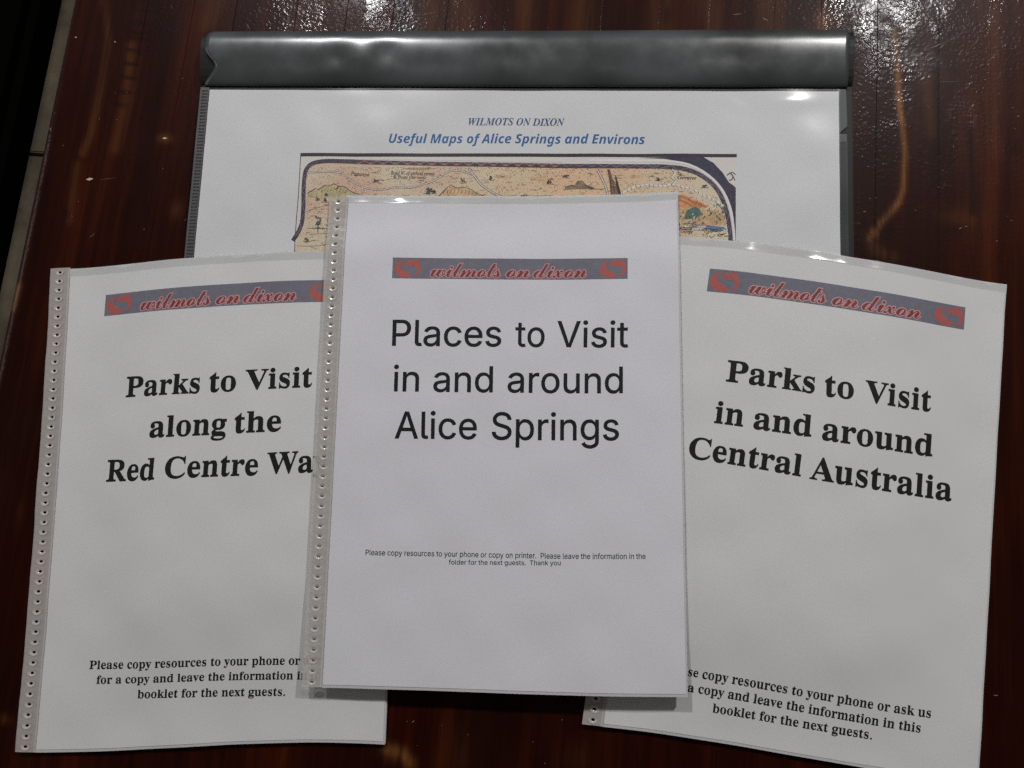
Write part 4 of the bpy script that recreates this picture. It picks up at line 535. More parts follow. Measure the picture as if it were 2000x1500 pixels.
g 399 159,-161,128,-161,101,-161,78,-159,60,-155,43,-151,25,-145,9,-138,9,-109,9,-80,9,-52,26,-61,44,-68,63,-73,82,-77,102,-80,123,-80,146,-80,164,-75,179,-64,194,-54,204,-37,210,-15,210,-11,211,-8,212,-5,215,6,219,18,222,29,225,40,227,46,228,49,227,49,227,49,226,49,214,34,201,21,185,10,170,-1,151,-7,128,-7,111,-7,95,-2,80,7,65,17,52,31,43,51,34,70,30,95,30,126,30,156,34,186,42,215,50,244,61,271,76,294,91,318,108,338,129,352,150,366,172,373,197,373,221,373,240,369,254,359,267,349,279,336,290,320,291,320,292,320,293,320,299,335,305,351,312,367,337,367,362,367,388,367,361,242,334,116,308,-9,300,-47,287,-78,270,-100,254,-122,233,-138,210,-147,186,-156|162,73,176,73,190,73,202,78,213,89,223,100,232,113,239,130,247,146,252,164,256,183,260,201,262,219,262,236,262,253,258,267,250,278,242,288,231,293,217,293,204,293,193,289,182,279,172,269,163,257,155,241,147,225,141,208,136,189,132,169,130,150,130,131,130,112,134,97,142,88,150,78
i 199 175,412,155,412,141,412,130,415,120,421,110,427,105,438,105,453,105,471,111,486,121,496,132,505,146,510,165,510,178,510,190,507,199,502,209,496,214,486,214,471,214,453,209,439,200,428,190,418|45,0,12,0,38,122,64,244,90,367,123,367,156,367,189,367,163,244,137,122,111,0,78,0
l 199 45,0,12,0,48,170,84,340,120,510,153,510,186,510,219,510,183,340,147,170,111,0,78,0
n 406 45,0,12,0,38,122,64,244,90,367,115,367,140,367,165,367,163,344,161,321,158,299,159,299,160,299,161,299,176,321,192,339,211,353,229,366,251,373,277,373,308,373,332,364,348,345,364,326,371,300,371,268,371,252,369,232,364,209,349,139,335,70,320,0,287,0,255,0,222,0,237,71,252,143,267,214,270,230,272,243,272,253,272,280,260,293,236,293,222,293,208,287,196,274,184,262,174,244,165,223,156,201,149,178,143,152,132,101,122,51,111,0,78,0
o 393 203,-7,170,-7,143,-7,118,-1,97,10,76,22,59,38,47,59,35,80,30,105,30,134,30,167,34,197,42,226,50,255,62,280,78,303,94,325,114,342,139,355,163,367,192,373,224,373,267,373,301,361,326,335,351,310,363,274,363,228,363,197,360,168,352,140,344,111,333,86,317,64,301,43,281,25,256,12,232,0|145,74,178,74,196,74,212,81,225,96,237,111,247,130,254,153,261,177,264,202,264,228,264,247,260,262,254,274,247,287,234,293,217,293,202,293,189,288,178,278,167,268,158,255,150,238,143,222,138,205,134,187,131,168,129,151,129,134,129,94
p 400 11,-161,-22,-161,15,15,53,191,90,367,115,367,140,367,165,367,163,348,162,330,160,311,161,311,162,311,163,311,174,327,188,341,206,354,223,367,243,373,267,373,285,373,301,369,317,360,333,352,345,337,355,318,365,299,370,272,370,240,370,210,366,181,358,151,350,122,338,96,324,72,309,48,291,29,270,15,249,0,226,-7,200,-7,178,-7,161,-2,148,9,136,19,126,32,117,47,116,47,115,47,114,47,113,29,111,13,109,-2,107,-17,104,-33,100,-50,92,-87,84,-124,77,-161,44,-161|169,73,183,73,195,73,207,78,217,88,228,97,237,110,245,126,253,141,259,159,263,178,268,197,270,216,270,236,270,274,256,293,227,293,211,293,197,288,186,276,175,264,166,250,158,232,151,215,146,197,143,179,139,160,138,144,138,131,138,113,142,100,150,89,158,78
r 283 45,0,12,0,38,122,64,244,90,367,115,367,140,367,165,367,163,344,161,321,158,299,160,299,161,299,162,299,177,322,193,340,212,354,231,367,252,373,276,373,281,373,287,373,293,372,299,372,304,371,308,370,300,338,293,306,286,275,283,276,278,277,272,278,266,279,260,280,253,280,229,280,207,270,187,251,168,231,154,202,146,164,134,109,122,55,111,0,78,0
s 318 165,-7,118,-7,94,-7,74,-5,56,-2,39,2,23,7,7,15,7,42,7,69,7,96,24,87,41,79,58,74,76,69,94,66,112,66,128,66,142,70,154,76,166,83,172,93,172,106,172,115,168,123,161,130,154,137,139,147,117,160,94,173,76,186,64,200,52,215,46,233,46,257,46,295,58,324,83,344,108,363,142,373,185,373,206,373,227,371,246,366,266,362,285,354,304,343,293,319,283,296,272,272,259,280,245,286,231,291,216,297,202,300,187,300,177,300,167,297,158,292,150,287,146,279,146,269,146,260,149,253,156,246,164,240,176,231,195,222,218,210,236,197,251,182,265,166,272,146,272,121,272,79,258,47,230,26,202,4
u 406 155,-7,130,-7,98,-7,75,3,59,22,44,41,36,66,36,99,36,107,37,117,38,130,40,143,42,156,44,169,58,235,72,301,86,367,119,367,152,367,185,367,170,295,155,224,140,152,136,137,134,124,134,113,134,87,146,73,170,73,185,73,199,80,211,92,222,105,233,122,242,144,251,165,258,189,263,215,274,266,285,316,296,367,328,367,361,367,394,367,368,244,342,122,316,0,291,0,266,0,241,0,243,23,246,45,248,68,247,68,246,68,244,68,231,46,214,28,196,14,177,0
v 344 114,0,79,0,64,122,49,244,34,367,66,367,98,367,130,367,135,303,140,239,145,175,146,166,147,154,147,139,147,124,147,111,147,99,148,99,149,99,150,99,154,110,159,123,164,137,170,152,175,163,179,172,212,237,244,302,277,367,312,367,347,367,383,367,317,244,251,122,185,0,149,0
  175 
[hand]
& 492 224,-7,187,-7,141,-7,104,5,77,28,49,50,36,83,36,125,36,159,45,187,63,208,82,229,107,248,139,266,125,282,111,299,99,318,87,336,81,358,81,382,81,415,92,441,114,459,136,478,166,487,204,487,240,487,268,478,289,460,310,442,320,416,320,383,320,355,311,331,293,312,275,292,252,274,224,258,268,216,311,175,354,133,366,147,375,163,382,181,390,199,396,219,401,240,421,240,441,240,461,240,454,211,445,184,434,160,423,135,409,114,392,95,425,64,458,32,490,0,464,0,437,0,410,0,391,19,371,38,352,56,331,38,307,22,281,11,255,-1|172,309,188,293,214,308,233,322,245,336,256,350,262,366,262,383,262,400,257,413,246,423,235,433,221,439,202,439,183,439,168,434,156,424,144,414,138,400,138,383,138,367,143,352,151,338,160,324|161,46,189,46,217,46,242,50,263,60,283,69,300,80,314,93,268,139,221,184,175,229,150,215,132,200,118,185,104,171,97,151,97,127,97,102,106,83,122,68,139,53
. 180 101,-9,89,-9,78,-9,69,-6,60,1,52,9,48,20,48,36,48,53,52,64,60,71,69,78,78,81,89,81,101,81,111,78,119,71,127,64,132,53,132,36,132,20,127,9,119,1,111,-6
A 463 -31,0,-85,0,-84,4,-83,9,-82,13,-52,13,-25,27,0,56,13,70,48,112,107,182,167,251,249,349,356,475,360,475,365,475,369,475,364,336,358,197,353,58,352,42,357,30,366,24,375,17,390,14,411,13,410,9,410,4,409,0,346,0,284,0,221,0,222,4,223,9,224,13,225,13,227,13,229,13,251,13,265,17,273,26,280,35,285,52,285,78,286,105,287,131,288,158,236,158,185,158,133,158,126,158,120,155,116,150,99,130,82,110,65,90,43,63,32,45,32,36,32,27,35,21,43,17,50,14,62,13,79,13,77,9,76,4,75,0,22,0|195,244,143,183,192,183,241,183,289,183,292,244,295,305,298,367,246,305
G 541 306,-10,245,-10,201,-10,163,-2,130,13,97,29,72,51,54,80,36,109,27,142,27,181,27,214,34,246,47,278,60,310,79,340,102,367,125,394,152,417,181,435,226,461,274,475,327,475,359,475,388,469,414,459,427,453,438,449,447,446,455,443,461,442,465,442,474,442,481,444,487,448,492,453,498,460,503,469,507,469,511,469,514,469,504,422,494,375,484,327,480,327,476,327,472,327,468,367,453,398,428,420,404,442,371,453,331,453,289,453,252,439,218,413,185,387,158,351,137,306,116,260,106,216,106,173,106,122,119,82,146,53,172,25,208,11,255,11,278,11,300,16,319,26,338,36,350,49,354,64,362,95,370,126,378,158,379,162,380,167,381,173,382,178,383,182,383,185,383,197,378,204,369,208,360,211,345,213,322,214,323,218,324,223,325,227,389,227,454,227,518,227,517,223,516,218,514,214,498,214,485,212,476,208,468,204,460,197,457,188,455,184,453,178,450,171,448,164,445,156,443,146,434,109,425,72,416,35,363,5
P 403 31,0,-34,0,-32,4,-31,9,-30,13,-29,13,-28,13,-27,13,-6,13,9,17,18,25,28,32,35,48,42,73,70,177,98,281,126,385,130,399,132,411,132,419,132,431,128,439,120,443,112,448,99,450,81,451,82,456,84,460,85,465,146,465,206,465,267,465,361,465,408,430,408,361,408,334,401,310,385,289,370,268,348,252,320,240,292,228,259,222,221,222,200,222,180,222,159,222,152,222,148,220,147,214,134,164,121,114,107,64,107,62,106,59,106,55,105,51,105,48,105,46,105,33,109,24,119,20,128,16,144,14,165,13,164,9,163,4,161,0,96,0|178,242,193,242,239,242,274,253,297,275,321,296,332,326,332,364,332,392,325,412,311,425,297,438,274,445,244,445,231,445,221,442,215,438,209,433,204,422,199,405,186,358,173,310,161,263,160,260,159,256,159,253,159,248,161,246,165,244,168,243
R 451 30,0,-34,0,-32,4,-31,9,-30,13,-29,13,-28,13,-27,13,-6,13,10,18,19,27,29,35,36,51,42,73,70,177,98,281,126,385,130,399,132,411,132,420,132,431,128,439,120,443,112,448,99,450,81,451,82,456,84,460,85,465,150,465,216,465,281,465,328,465,364,456,388,438,411,421,423,396,423,364,423,300,379,257,289,235,310,185,331,135,351,85,362,61,372,43,381,31,391,19,403,13,419,13,420,13,421,13,422,13,420,9,419,4,418,0,383,0,348,0,314,0,283,76,252,152,221,228,216,228,211,228,206,228,195,228,185,229,176,229,167,229,159,230,152,231,140,184,127,136,114,89,109,68,106,54,106,46,106,33,110,25,118,20,126,15,138,13,154,13,157,13,159,13,162,13,161,9,159,4,158,0,94,0|194,250,202,250,249,250,284,260,309,280,334,301,347,328,347,363,347,416,315,443,251,443,240,443,231,442,224,440,218,438,212,433,209,427,205,421,201,411,197,398,184,350,171,301,158,253,165,252,172,252,179,251,186,250
T 420 120,0,50,0,51,4,51,9,52,13,54,13,56,13,58,13,74,13,87,15,97,19,107,23,115,30,121,41,127,52,133,68,139,89,169,199,199,308,228,417,230,421,230,425,230,429,230,437,224,441,212,441,206,441,200,441,194,441,166,441,143,438,126,432,108,426,94,417,84,404,74,391,66,373,59,352,54,352,49,353,44,353,54,390,64,428,74,465,203,465,332,465,461,465,454,426,446,388,439,350,435,350,431,350,426,350,427,353,427,357,427,361,427,364,427,368,427,371,427,396,422,414,410,425,399,435,378,441,346,441,337,441,328,441,318,441,313,441,308,439,305,437,302,434,300,429,298,423,268,313,238,203,208,93,201,70,198,54,198,43,198,31,203,24,212,19,221,15,236,13,257,13,260,13,262,13,265,13,263,9,262,4,261,0,190,0
W 592 87,-10,83,-10,88,125,93,259,99,394,100,416,96,431,87,439,78,448,63,452,40,453,41,457,42,461,42,465,105,465,167,465,229,465,228,461,227,457,226,453,224,453,222,453,220,453,199,453,184,448,177,439,170,430,165,413,165,387,161,296,157,206,153,116,209,195,265,275,321,355,322,368,322,382,323,396,324,416,320,430,312,439,304,448,291,452,272,452,270,452,269,452,267,452,268,456,269,460,270,465,329,465,389,465,448,465,447,460,445,456,444,452,429,452,418,450,410,447,402,443,397,436,394,425,390,415,388,399,388,378,384,292,380,206,377,120,433,204,489,288,545,372,562,398,570,418,570,431,570,444,554,451,522,452,523,456,525,460,527,465,573,465,620,465,667,465,666,460,665,456,664,452,664,452,663,452,662,452,649,452,637,446,624,434,612,422,598,405,582,381,495,251,407,120,319,-10,315,-10,310,-10,306,-10,311,97,315,203,320,310,245,203,170,97,95,-10,91,-10
a 342 74,-8,50,-8,32,-8,18,-2,8,10,-2,23,-7,41,-7,64,-7,101,2,138,18,175,35,213,59,246,90,274,120,302,152,316,183,316,212,316,228,304,232,280,235,290,238,299,241,309,258,309,275,309,292,309,272,236,251,163,231,90,225,69,222,53,222,44,222,38,225,35,233,35,242,35,259,50,282,80,285,77,288,75,291,72,255,19,223,-8,195,-8,177,-8,168,2,168,23,168,36,176,68,191,118,165,75,141,44,119,23,97,2|63,33,82,33,92,33,103,38,116,48,128,58,140,71,152,87,164,103,175,121,185,141,196,161,204,181,210,201,216,222,219,240,219,257,219,285,208,299,185,299,164,299,143,288,124,266,104,243,87,213,74,175,67,156,62,139,58,122,55,105,53,88,53,73,53,46
d 355 87,-8,61,-8,39,-8,22,-1,10,13,-3,28,-9,48,-9,73,-9,95,-4,118,5,143,15,169,28,193,44,217,60,241,79,261,99,279,115,292,130,301,146,307,161,313,177,316,192,316,219,316,236,309,242,293,253,334,263,375,273,416,274,419,274,422,275,426,275,429,275,433,275,436,275,443,273,448,268,451,263,453,255,455,243,455,240,455,236,455,233,455,234,459,235,463,236,467,266,469,289,473,306,479,322,484,333,487,338,487,343,487,345,485,345,480,345,478,344,476,344,473,343,471,343,469,343,468,308,339,274,210,240,81,239,73,237,66,236,60,234,54,234,49,234,44,234,35,239,30,250,30,261,30,280,47,306,81,310,78,313,75,317,72,296,45,278,24,263,11,247,-2,232,-8,217,-8,194,-8,183,4,183,27,183,44,189,73,201,112,178,71,155,41,133,21,111,2|79,28,91,28,102,28,115,33,127,43,140,54,153,68,165,85,178,103,189,122,199,142,209,163,217,183,223,204,229,224,232,243,232,259,232,272,229,282,223,289,217,297,208,300,198,300,176,300,154,289,132,268,110,246,91,216,75,178,59,139,51,106,51,78,51,62,55,50,62,41,69,32
e 287 116,-7,89,-7,60,-7,37,2,21,21,4,39,-4,65,-4,99,-4,120,0,142,9,165,18,188,30,210,46,231,62,252,80,269,101,283,132,305,164,316,195,316,216,316,231,312,242,303,253,294,258,282,258,266,258,238,241,212,208,189,175,167,126,151,61,142,59,133,58,125,57,118,57,110,56,104,56,98,56,50,77,26,119,26,151,26,185,44,221,81,224,78,228,75,231,71,210,44,187,25,165,12,142,0|72,185,64,158,109,164,144,178,168,199,192,220,204,244,204,271,204,289,196,298,180,298,166,298,152,292,137,280,122,268,108,251,95,230,82,209
f 199 -17,-153,-48,-153,-61,-153,-71,-150,-79,-142,-87,-135,-91,-126,-91,-116,-91,-96,-83,-87,-66,-87,-52,-87,-44,-94,-44,-108,-44,-113,-45,-116,-46,-119,-48,-122,-49,-125,-49,-127,-49,-132,-47,-134,-42,-134,-29,-134,-18,-126,-10,-108,-6,-99,-2,-88,2,-74,6,-61,10,-44,13,-25,33,78,52,180,71,283,50,283,28,283,7,283,9,290,10,297,12,304,33,304,54,304,75,304,78,316,81,328,83,340,94,388,111,424,135,449,159,474,186,487,216,487,233,487,248,482,259,473,270,464,275,452,275,439,275,418,265,408,243,408,227,408,218,417,218,435,218,437,219,439,219,441,220,443,220,446,221,447,223,450,224,452,224,455,224,459,222,462,219,465,215,467,211,469,206,469,180,469,161,440,148,383,143,357,137,331,132,304,158,304,184,304,210,304,209,297,208,290,207,283,180,283,154,283,128,283,119,238,110,194,101,150,90,94,78,47,67,7,56,-32,44,-63,33,-85,10,-131
g 286 95,-153,63,-153,28,-153,0,-146,-21,-131,-41,-116,-52,-97,-52,-75,-52,-37,-23,-4,36,24,16,33,6,44,6,57,6,65,11,74,21,84,34,96,46,109,58,121,26,138,10,163,10,195,10,217,16,237,29,256,41,275,58,290,80,301,101,313,125,318,152,318,167,318,186,315,206,307,227,299,240,296,246,296,260,296,275,296,289,296,289,286,289,276,289,266,274,266,259,266,243,266,246,257,248,247,248,236,248,213,242,192,229,174,216,155,200,140,179,130,158,119,135,113,110,113,101,113,91,114,82,116,68,105,60,96,60,87,60,75,78,65,112,54,147,44,174,32,194,19,213,5,223,-14,223,-40,223,-62,216,-82,203,-99,190,-116,171,-130,147,-139,123,-148|81,129,111,129,126,129,139,135,151,146,163,157,172,172,180,190,187,208,191,228,191,249,191,266,187,279,179,288,171,298,160,302,147,302,134,302,121,297,108,285,96,274,86,259,78,241,70,223,66,203,66,182,66,147|19,-132,75,-132,142,-132,176,-108,176,-60,176,-49,172,-40,163,-31,155,-23,144,-16,132,-10,119,-4,106,1,94,5,76,12,62,16,52,18,11,-6,-9,-33,-9,-64,-9,-109
h 402 330,-7,304,-7,285,-7,271,-1,260,11,249,24,243,40,243,60,243,71,244,84,246,99,248,114,251,131,256,151,261,174,266,198,271,221,274,234,277,246,279,257,281,267,281,276,281,283,281,310,271,323,251,323,225,323,199,306,173,272,147,237,130,204,124,172,111,115,99,57,87,0,66,0,46,0,25,0,54,138,83,277,112,415,116,435,118,447,118,451,118,472,103,482,71,482,69,482,68,482,66,482,68,492,70,501,72,510,113,510,154,510,195,510,187,469,178,428,169,387,165,368,161,350,156,331,152,313,147,294,142,275,145,275,147,275,150,275,187,336,228,366,274,366,322,366,346,341,346,291,346,284,345,275,343,262,340,250,337,235,334,218,328,191,322,165,316,138,313,125,311,112,310,101,308,89,308,78,308,68,308,46,315,36,331,36,344,36,358,41,374,51,378,45,382,38,386,32,358,6
i 177 132,394,122,394,113,394,105,397,98,404,91,410,88,418,88,428,88,437,91,445,98,452,105,459,113,463,122,463,132,463,140,459,147,452,154,445,157,437,157,428,157,418,154,410,147,403,140,397|66,-8,33,-8,11,-8,0,4,0,29,0,36,1,44,3,53,6,62,8,73,11,86,26,138,41,189,55,241,56,245,57,249,58,254,59,258,60,262,60,264,60,273,56,279,50,282,43,286,32,287,17,287,18,291,19,295,20,299,37,301,52,303,65,305,78,307,88,308,96,310,112,314,121,316,124,316,128,316,131,314,131,308,131,306,131,305,130,303,130,301,129,298,128,296,107,224,85,151,63,79,60,66,58,57,58,52,58,39,62,32,72,32,85,32,105,49,130,84,133,81,136,77,140,74,102,19
l 173 44,-7,32,-7,21,-7,13,-4,7,2,1,8,-2,16,-2,26,-2,32,-1,42,2,54,5,66,9,81,13,99,42,204,70,308,98,412,100,420,101,427,101,433,101,443,98,450,92,453,86,456,75,458,58,459,59,463,59,467,60,471,77,473,91,475,104,476,116,478,126,480,134,482,151,485,161,487,163,487,169,487,172,485,171,481,170,476,169,471,168,465,133,338,98,211,62,84,58,66,56,55,56,50,56,39,60,34,68,34,80,34,98,50,122,82,126,79,129,75,133,72,114,45,95,25,77,12,59,-1
m 550 443,-7,410,-7,387,-7,376,5,376,31,376,44,379,60,384,78,397,125,411,171,424,218,428,235,430,247,430,255,430,268,424,275,411,275,400,275,387,269,371,258,356,246,341,230,325,210,309,189,294,165,279,137,269,116,259,95,251,72,242,49,235,25,228,0,211,0,193,0,175,0,195,68,215,135,235,203,242,226,245,244,245,257,245,269,239,275,227,275,219,275,209,271,196,263,184,255,170,244,155,230,141,215,126,199,113,179,104,163,95,147,86,129,78,110,70,91,63,70,56,47,48,23,40,0,23,0,5,0,-13,0,8,71,29,141,50,212,53,224,56,235,58,243,60,252,61,258,61,263,61,272,58,278,51,281,44,285,32,287,17,287,18,291,19,296,19,300,53,302,77,305,94,310,102,312,109,314,113,315,118,316,122,316,123,316,128,316,130,314,130,308,130,306,130,305,129,303,129,301,128,298,128,296,115,257,103,217,91,177,158,270,215,316,263,316,290,316,304,303,304,277,304,261,297,230,285,184,345,272,400,316,449,316,475,316,489,302,489,275,489,269,488,262,486,253,484,244,482,234,479,222,465,170,450,118,436,65,435,63,435,60,434,57,434,55,433,52,433,50,433,40,437,35,445,35,453,35,460,39,469,48,473,52,477,57,483,64,488,71,493,78,499,87,502,83,505,79,508,76,476,20
n 364 257,-9,222,-9,212,-9,204,-6,198,1,192,7,189,16,189,28,189,41,198,78,216,140,233,203,242,241,242,254,242,268,237,275,225,275,216,275,207,271,195,263,184,256,172,245,159,232,147,219,135,205,123,189,111,174,101,158,93,142,76,110,59,63,42,0,24,0,6,0,-12,0,10,74,31,147,53,221,59,240,62,254,62,263,62,271,59,277,53,280,47,283,37,285,23,285,21,285,19,285,17,285,18,289,19,293,19,297,38,299,54,301,67,303,81,305,92,307,100,310,117,314,127,316,130,316,131,316,132,316,133,314,134,312,134,310,133,308,120,264,106,221,93,177,127,224,158,258,188,281,218,304,243,315,263,315,289,315,302,303,302,278,302,270,301,261,300,252,298,242,296,233,293,222,280,178,267,133,254,88,251,78,249,70,247,64,246,58,245,53,245,49,245,39,250,34,259,34,272,34,290,53,312,91,315,88,319,85,322,83,290,22
o 351 139,-8,105,-8,72,-8,46,2,26,22,6,42,-4,69,-4,102,-4,128,2,153,14,178,26,204,42,227,61,247,81,268,104,285,128,298,152,310,177,316,201,316,236,316,263,306,283,286,304,267,314,240,314,206,314,184,309,161,299,138,290,115,276,93,260,73,243,53,224,36,203,23,172,2|95,11,113,11,131,11,149,18,166,32,183,46,198,63,211,85,224,107,235,131,243,155,251,180,255,204,255,226,255,275,236,299,197,299,176,299,154,288,132,268,111,247,93,219,78,183,63,148,56,115,56,83,56,60,61,42,71,30,81,18
p 340 -40,-149,-96,-149,-95,-145,-94,-141,-93,-137,-72,-136,-57,-132,-49,-126,-40,-119,-34,-106,-29,-87,-1,21,27,128,54,235,55,239,56,244,58,249,59,255,60,259,60,262,60,272,57,278,52,281,47,283,35,285,16,285,17,289,18,293,19,298,36,299,50,301,62,303,75,305,85,306,93,309,109,313,119,316,124,316,128,316,130,314,130,310,130,306,130,302,128,299,123,283,118,266,112,250,148,294,186,316,226,316,251,316,271,308,286,292,300,276,308,254,308,226,308,199,302,172,290,144,278,117,263,92,243,69,224,46,202,27,177,13,153,0,127,-7,101,-7,79,-7,62,-3,50,5,41,-33,34,-62,30,-81,25,-101,23,-112,23,-113,23,-122,27,-128,36,-132,43,-136,56,-138,77,-138,75,-141,74,-145,73,-149,17,-149|75,9,101,9,120,9,138,16,155,30,173,43,188,61,202,82,216,104,227,128,235,153,244,179,248,203,248,228,248,246,244,261,235,271,227,281,215,286,199,286,177,286,155,275,136,253,116,230,101,200,91,162,83,129,75,96,66,64,66,60,65,56,64,51,63,47,62,43,62,40,62,19
r 224 5,0,-13,0,7,70,26,139,46,209,52,233,56,250,56,259,56,270,53,276,47,279,41,281,29,283,13,284,13,288,14,293,15,297,32,300,47,302,59,304,72,306,82,308,90,310,106,314,116,316,118,316,124,316,126,313,124,308,113,265,101,222,89,179,142,271,181,316,208,316,216,316,224,313,229,307,234,301,237,293,237,283,237,271,233,261,226,253,219,244,210,240,200,240,193,240,186,243,180,248,174,253,171,259,170,268,113,210,70,120,41,0,23,0
s 248 98,-8,78,-8,60,-8,44,-6,32,-1,21,4,13,6,6,6,-2,6,-7,3,-9,-4,-13,-4,-18,-4,-22,-4,-17,33,-12,69,-7,106,-4,106,0,106,4,105,5,75,12,51,24,35,36,18,51,10,71,10,87,10,100,15,110,26,120,37,126,51,126,69,126,84,119,101,104,120,97,128,90,138,83,147,77,156,70,165,63,175,56,185,50,195,46,206,42,217,40,227,40,238,40,261,47,279,63,294,79,309,99,316,123,316,141,316,155,314,166,310,177,305,186,302,193,302,203,302,208,306,209,314,213,314,216,314,220,314,216,281,211,248,207,214,203,214,199,214,195,214,190,271,168,299,130,299,119,299,110,295,102,287,94,280,91,271,91,261,91,246,99,229,116,208,123,199,130,190,136,181,143,172,149,163,155,154,162,143,168,132,173,122,177,111,179,100,179,89,179,71,175,55,166,40,157,25,146,14,130,5,115,-4
t 187 65,-8,33,-8,11,-8,1,3,1,26,1,32,1,38,2,44,3,50,5,56,7,62,26,135,46,209,66,283,50,283,35,283,19,283,20,287,21,292,22,297,64,304,102,336,136,392,141,392,146,392,151,392,143,363,134,334,126,304,145,304,164,304,183,304,181,297,179,290,177,283,158,283,139,283,120,283,102,214,84,146,66,78,62,63,60,52,60,45,60,36,64,31,72,31,83,31,100,47,124,79,128,75,131,72,134,68,99,17
u 364 72,-8,46,-8,32,-8,22,-4,15,4,8,12,4,23,4,38,4,45,5,56,8,69,10,81,14,97,19,116,29,153,40,191,50,228,52,235,54,241,54,247,55,253,56,259,56,265,56,274,53,280,47,283,41,286,30,287,13,287,14,291,15,296,15,300,32,302,47,304,59,306,72,307,82,309,90,311,107,315,117,316,119,316,125,316,128,315,128,312,128,310,127,307,127,304,126,301,126,298,125,296,107,233,89,170,71,107,67,93,64,82,62,74,60,65,59,58,59,54,59,39,66,32,79,32,92,32,107,40,124,54,141,69,159,89,177,115,195,140,212,170,227,203,242,237,253,272,261,309,279,309,296,309,314,309,294,237,275,164,255,92,249,71,246,56,246,47,246,37,251,32,260,32,274,32,292,49,315,84,318,81,321,78,324,75,292,19,258,-8,222,-8,200,-8,189,4,189,27,189,40,192,58,199,81,206,105,213,129,220,153,186,99,155,59,127,32,99,5
w 446 52,-8,48,-8,47,53,46,114,44,175,44,199,43,219,41,234,39,249,36,261,33,268,26,282,15,289,0,289,-1,289,-2,289,-3,289,-3,293,-2,296,-2,300,10,302,21,304,30,306,40,308,48,309,54,312,60,314,65,315,70,316,74,317,78,317,80,317,90,317,95,268,97,171,97,145,98,118,98,91,145,167,192,242,238,317,242,317,246,317,250,317,258,235,267,153,275,71,291,90,307,109,323,128,345,154,362,177,373,195,383,214,389,229,389,240,389,244,385,251,376,259,367,268,363,277,363,287,363,296,365,303,371,308,376,314,383,316,392,316,400,316,408,312,414,305,420,297,422,286,422,273,422,238,395,186,340,117,307,75,274,34,240,-8,237,-8,233,-8,230,-8,221,68,213,145,205,221,157,145,109,68,60,-8,56,-8
y 270 -32,-153,-44,-153,-54,-153,-62,-151,-68,-145,-74,-140,-77,-133,-77,-125,-77,-117,-75,-111,-69,-106,-64,-101,-57,-98,-48,-98,-42,-98,-36,-100,-30,-103,-24,-107,-17,-109,-9,-109,1,-109,15,-96,34,-69,49,-48,64,-28,79,-7,68,54,56,115,44,175,41,191,38,204,36,216,33,227,31,237,29,244,24,258,18,269,11,276,3,283,-9,287,-24,287,-24,291,-23,295,-22,299,-11,300,-1,301,8,303,18,305,26,307,32,310,45,314,55,316,62,316,69,316,76,297,85,258,89,239,94,212,100,179,107,145,114,105,123,57,143,90,160,117,173,138,186,160,195,176,200,186,206,196,210,205,213,213,215,221,217,228,217,233,217,245,211,254,201,260,198,262,194,264,190,268,186,272,184,279,184,288,184,296,187,303,192,308,198,313,205,316,214,316,225,316,233,312,239,304,246,297,249,286,249,273,249,244,235,207,208,158,199,142,188,124,175,102,162,81,148,58,133,35,118,12,102,-11,86,-34,70,-56,55,-76,39,-94,23,-112,8,-126,-6,-137,-20,-148
  175 
'''
FONT = {}
_st = None
for line in GLYPHS.strip('\n').split('\n'):
    if line.startswith('[') and line.endswith(']'):
        _st = FONT.setdefault(line[1:-1], {})
        continue
    ch, rest = line[0], line[2:]
    adv, _, cont = rest.partition(' ')
    _st[ch] = (int(adv) / 1000, [[int(x) / 1000 for x in c.split(',')] for c in cont.split('|')] if cont else [])
OFFS = {'sans': .006, 'sans_fine': .005, 'serif': .0085, 'ital': .002, 'script': 0, 'script_halo': .026, 'bold': 0, 'hand': .006}
_cache = {}
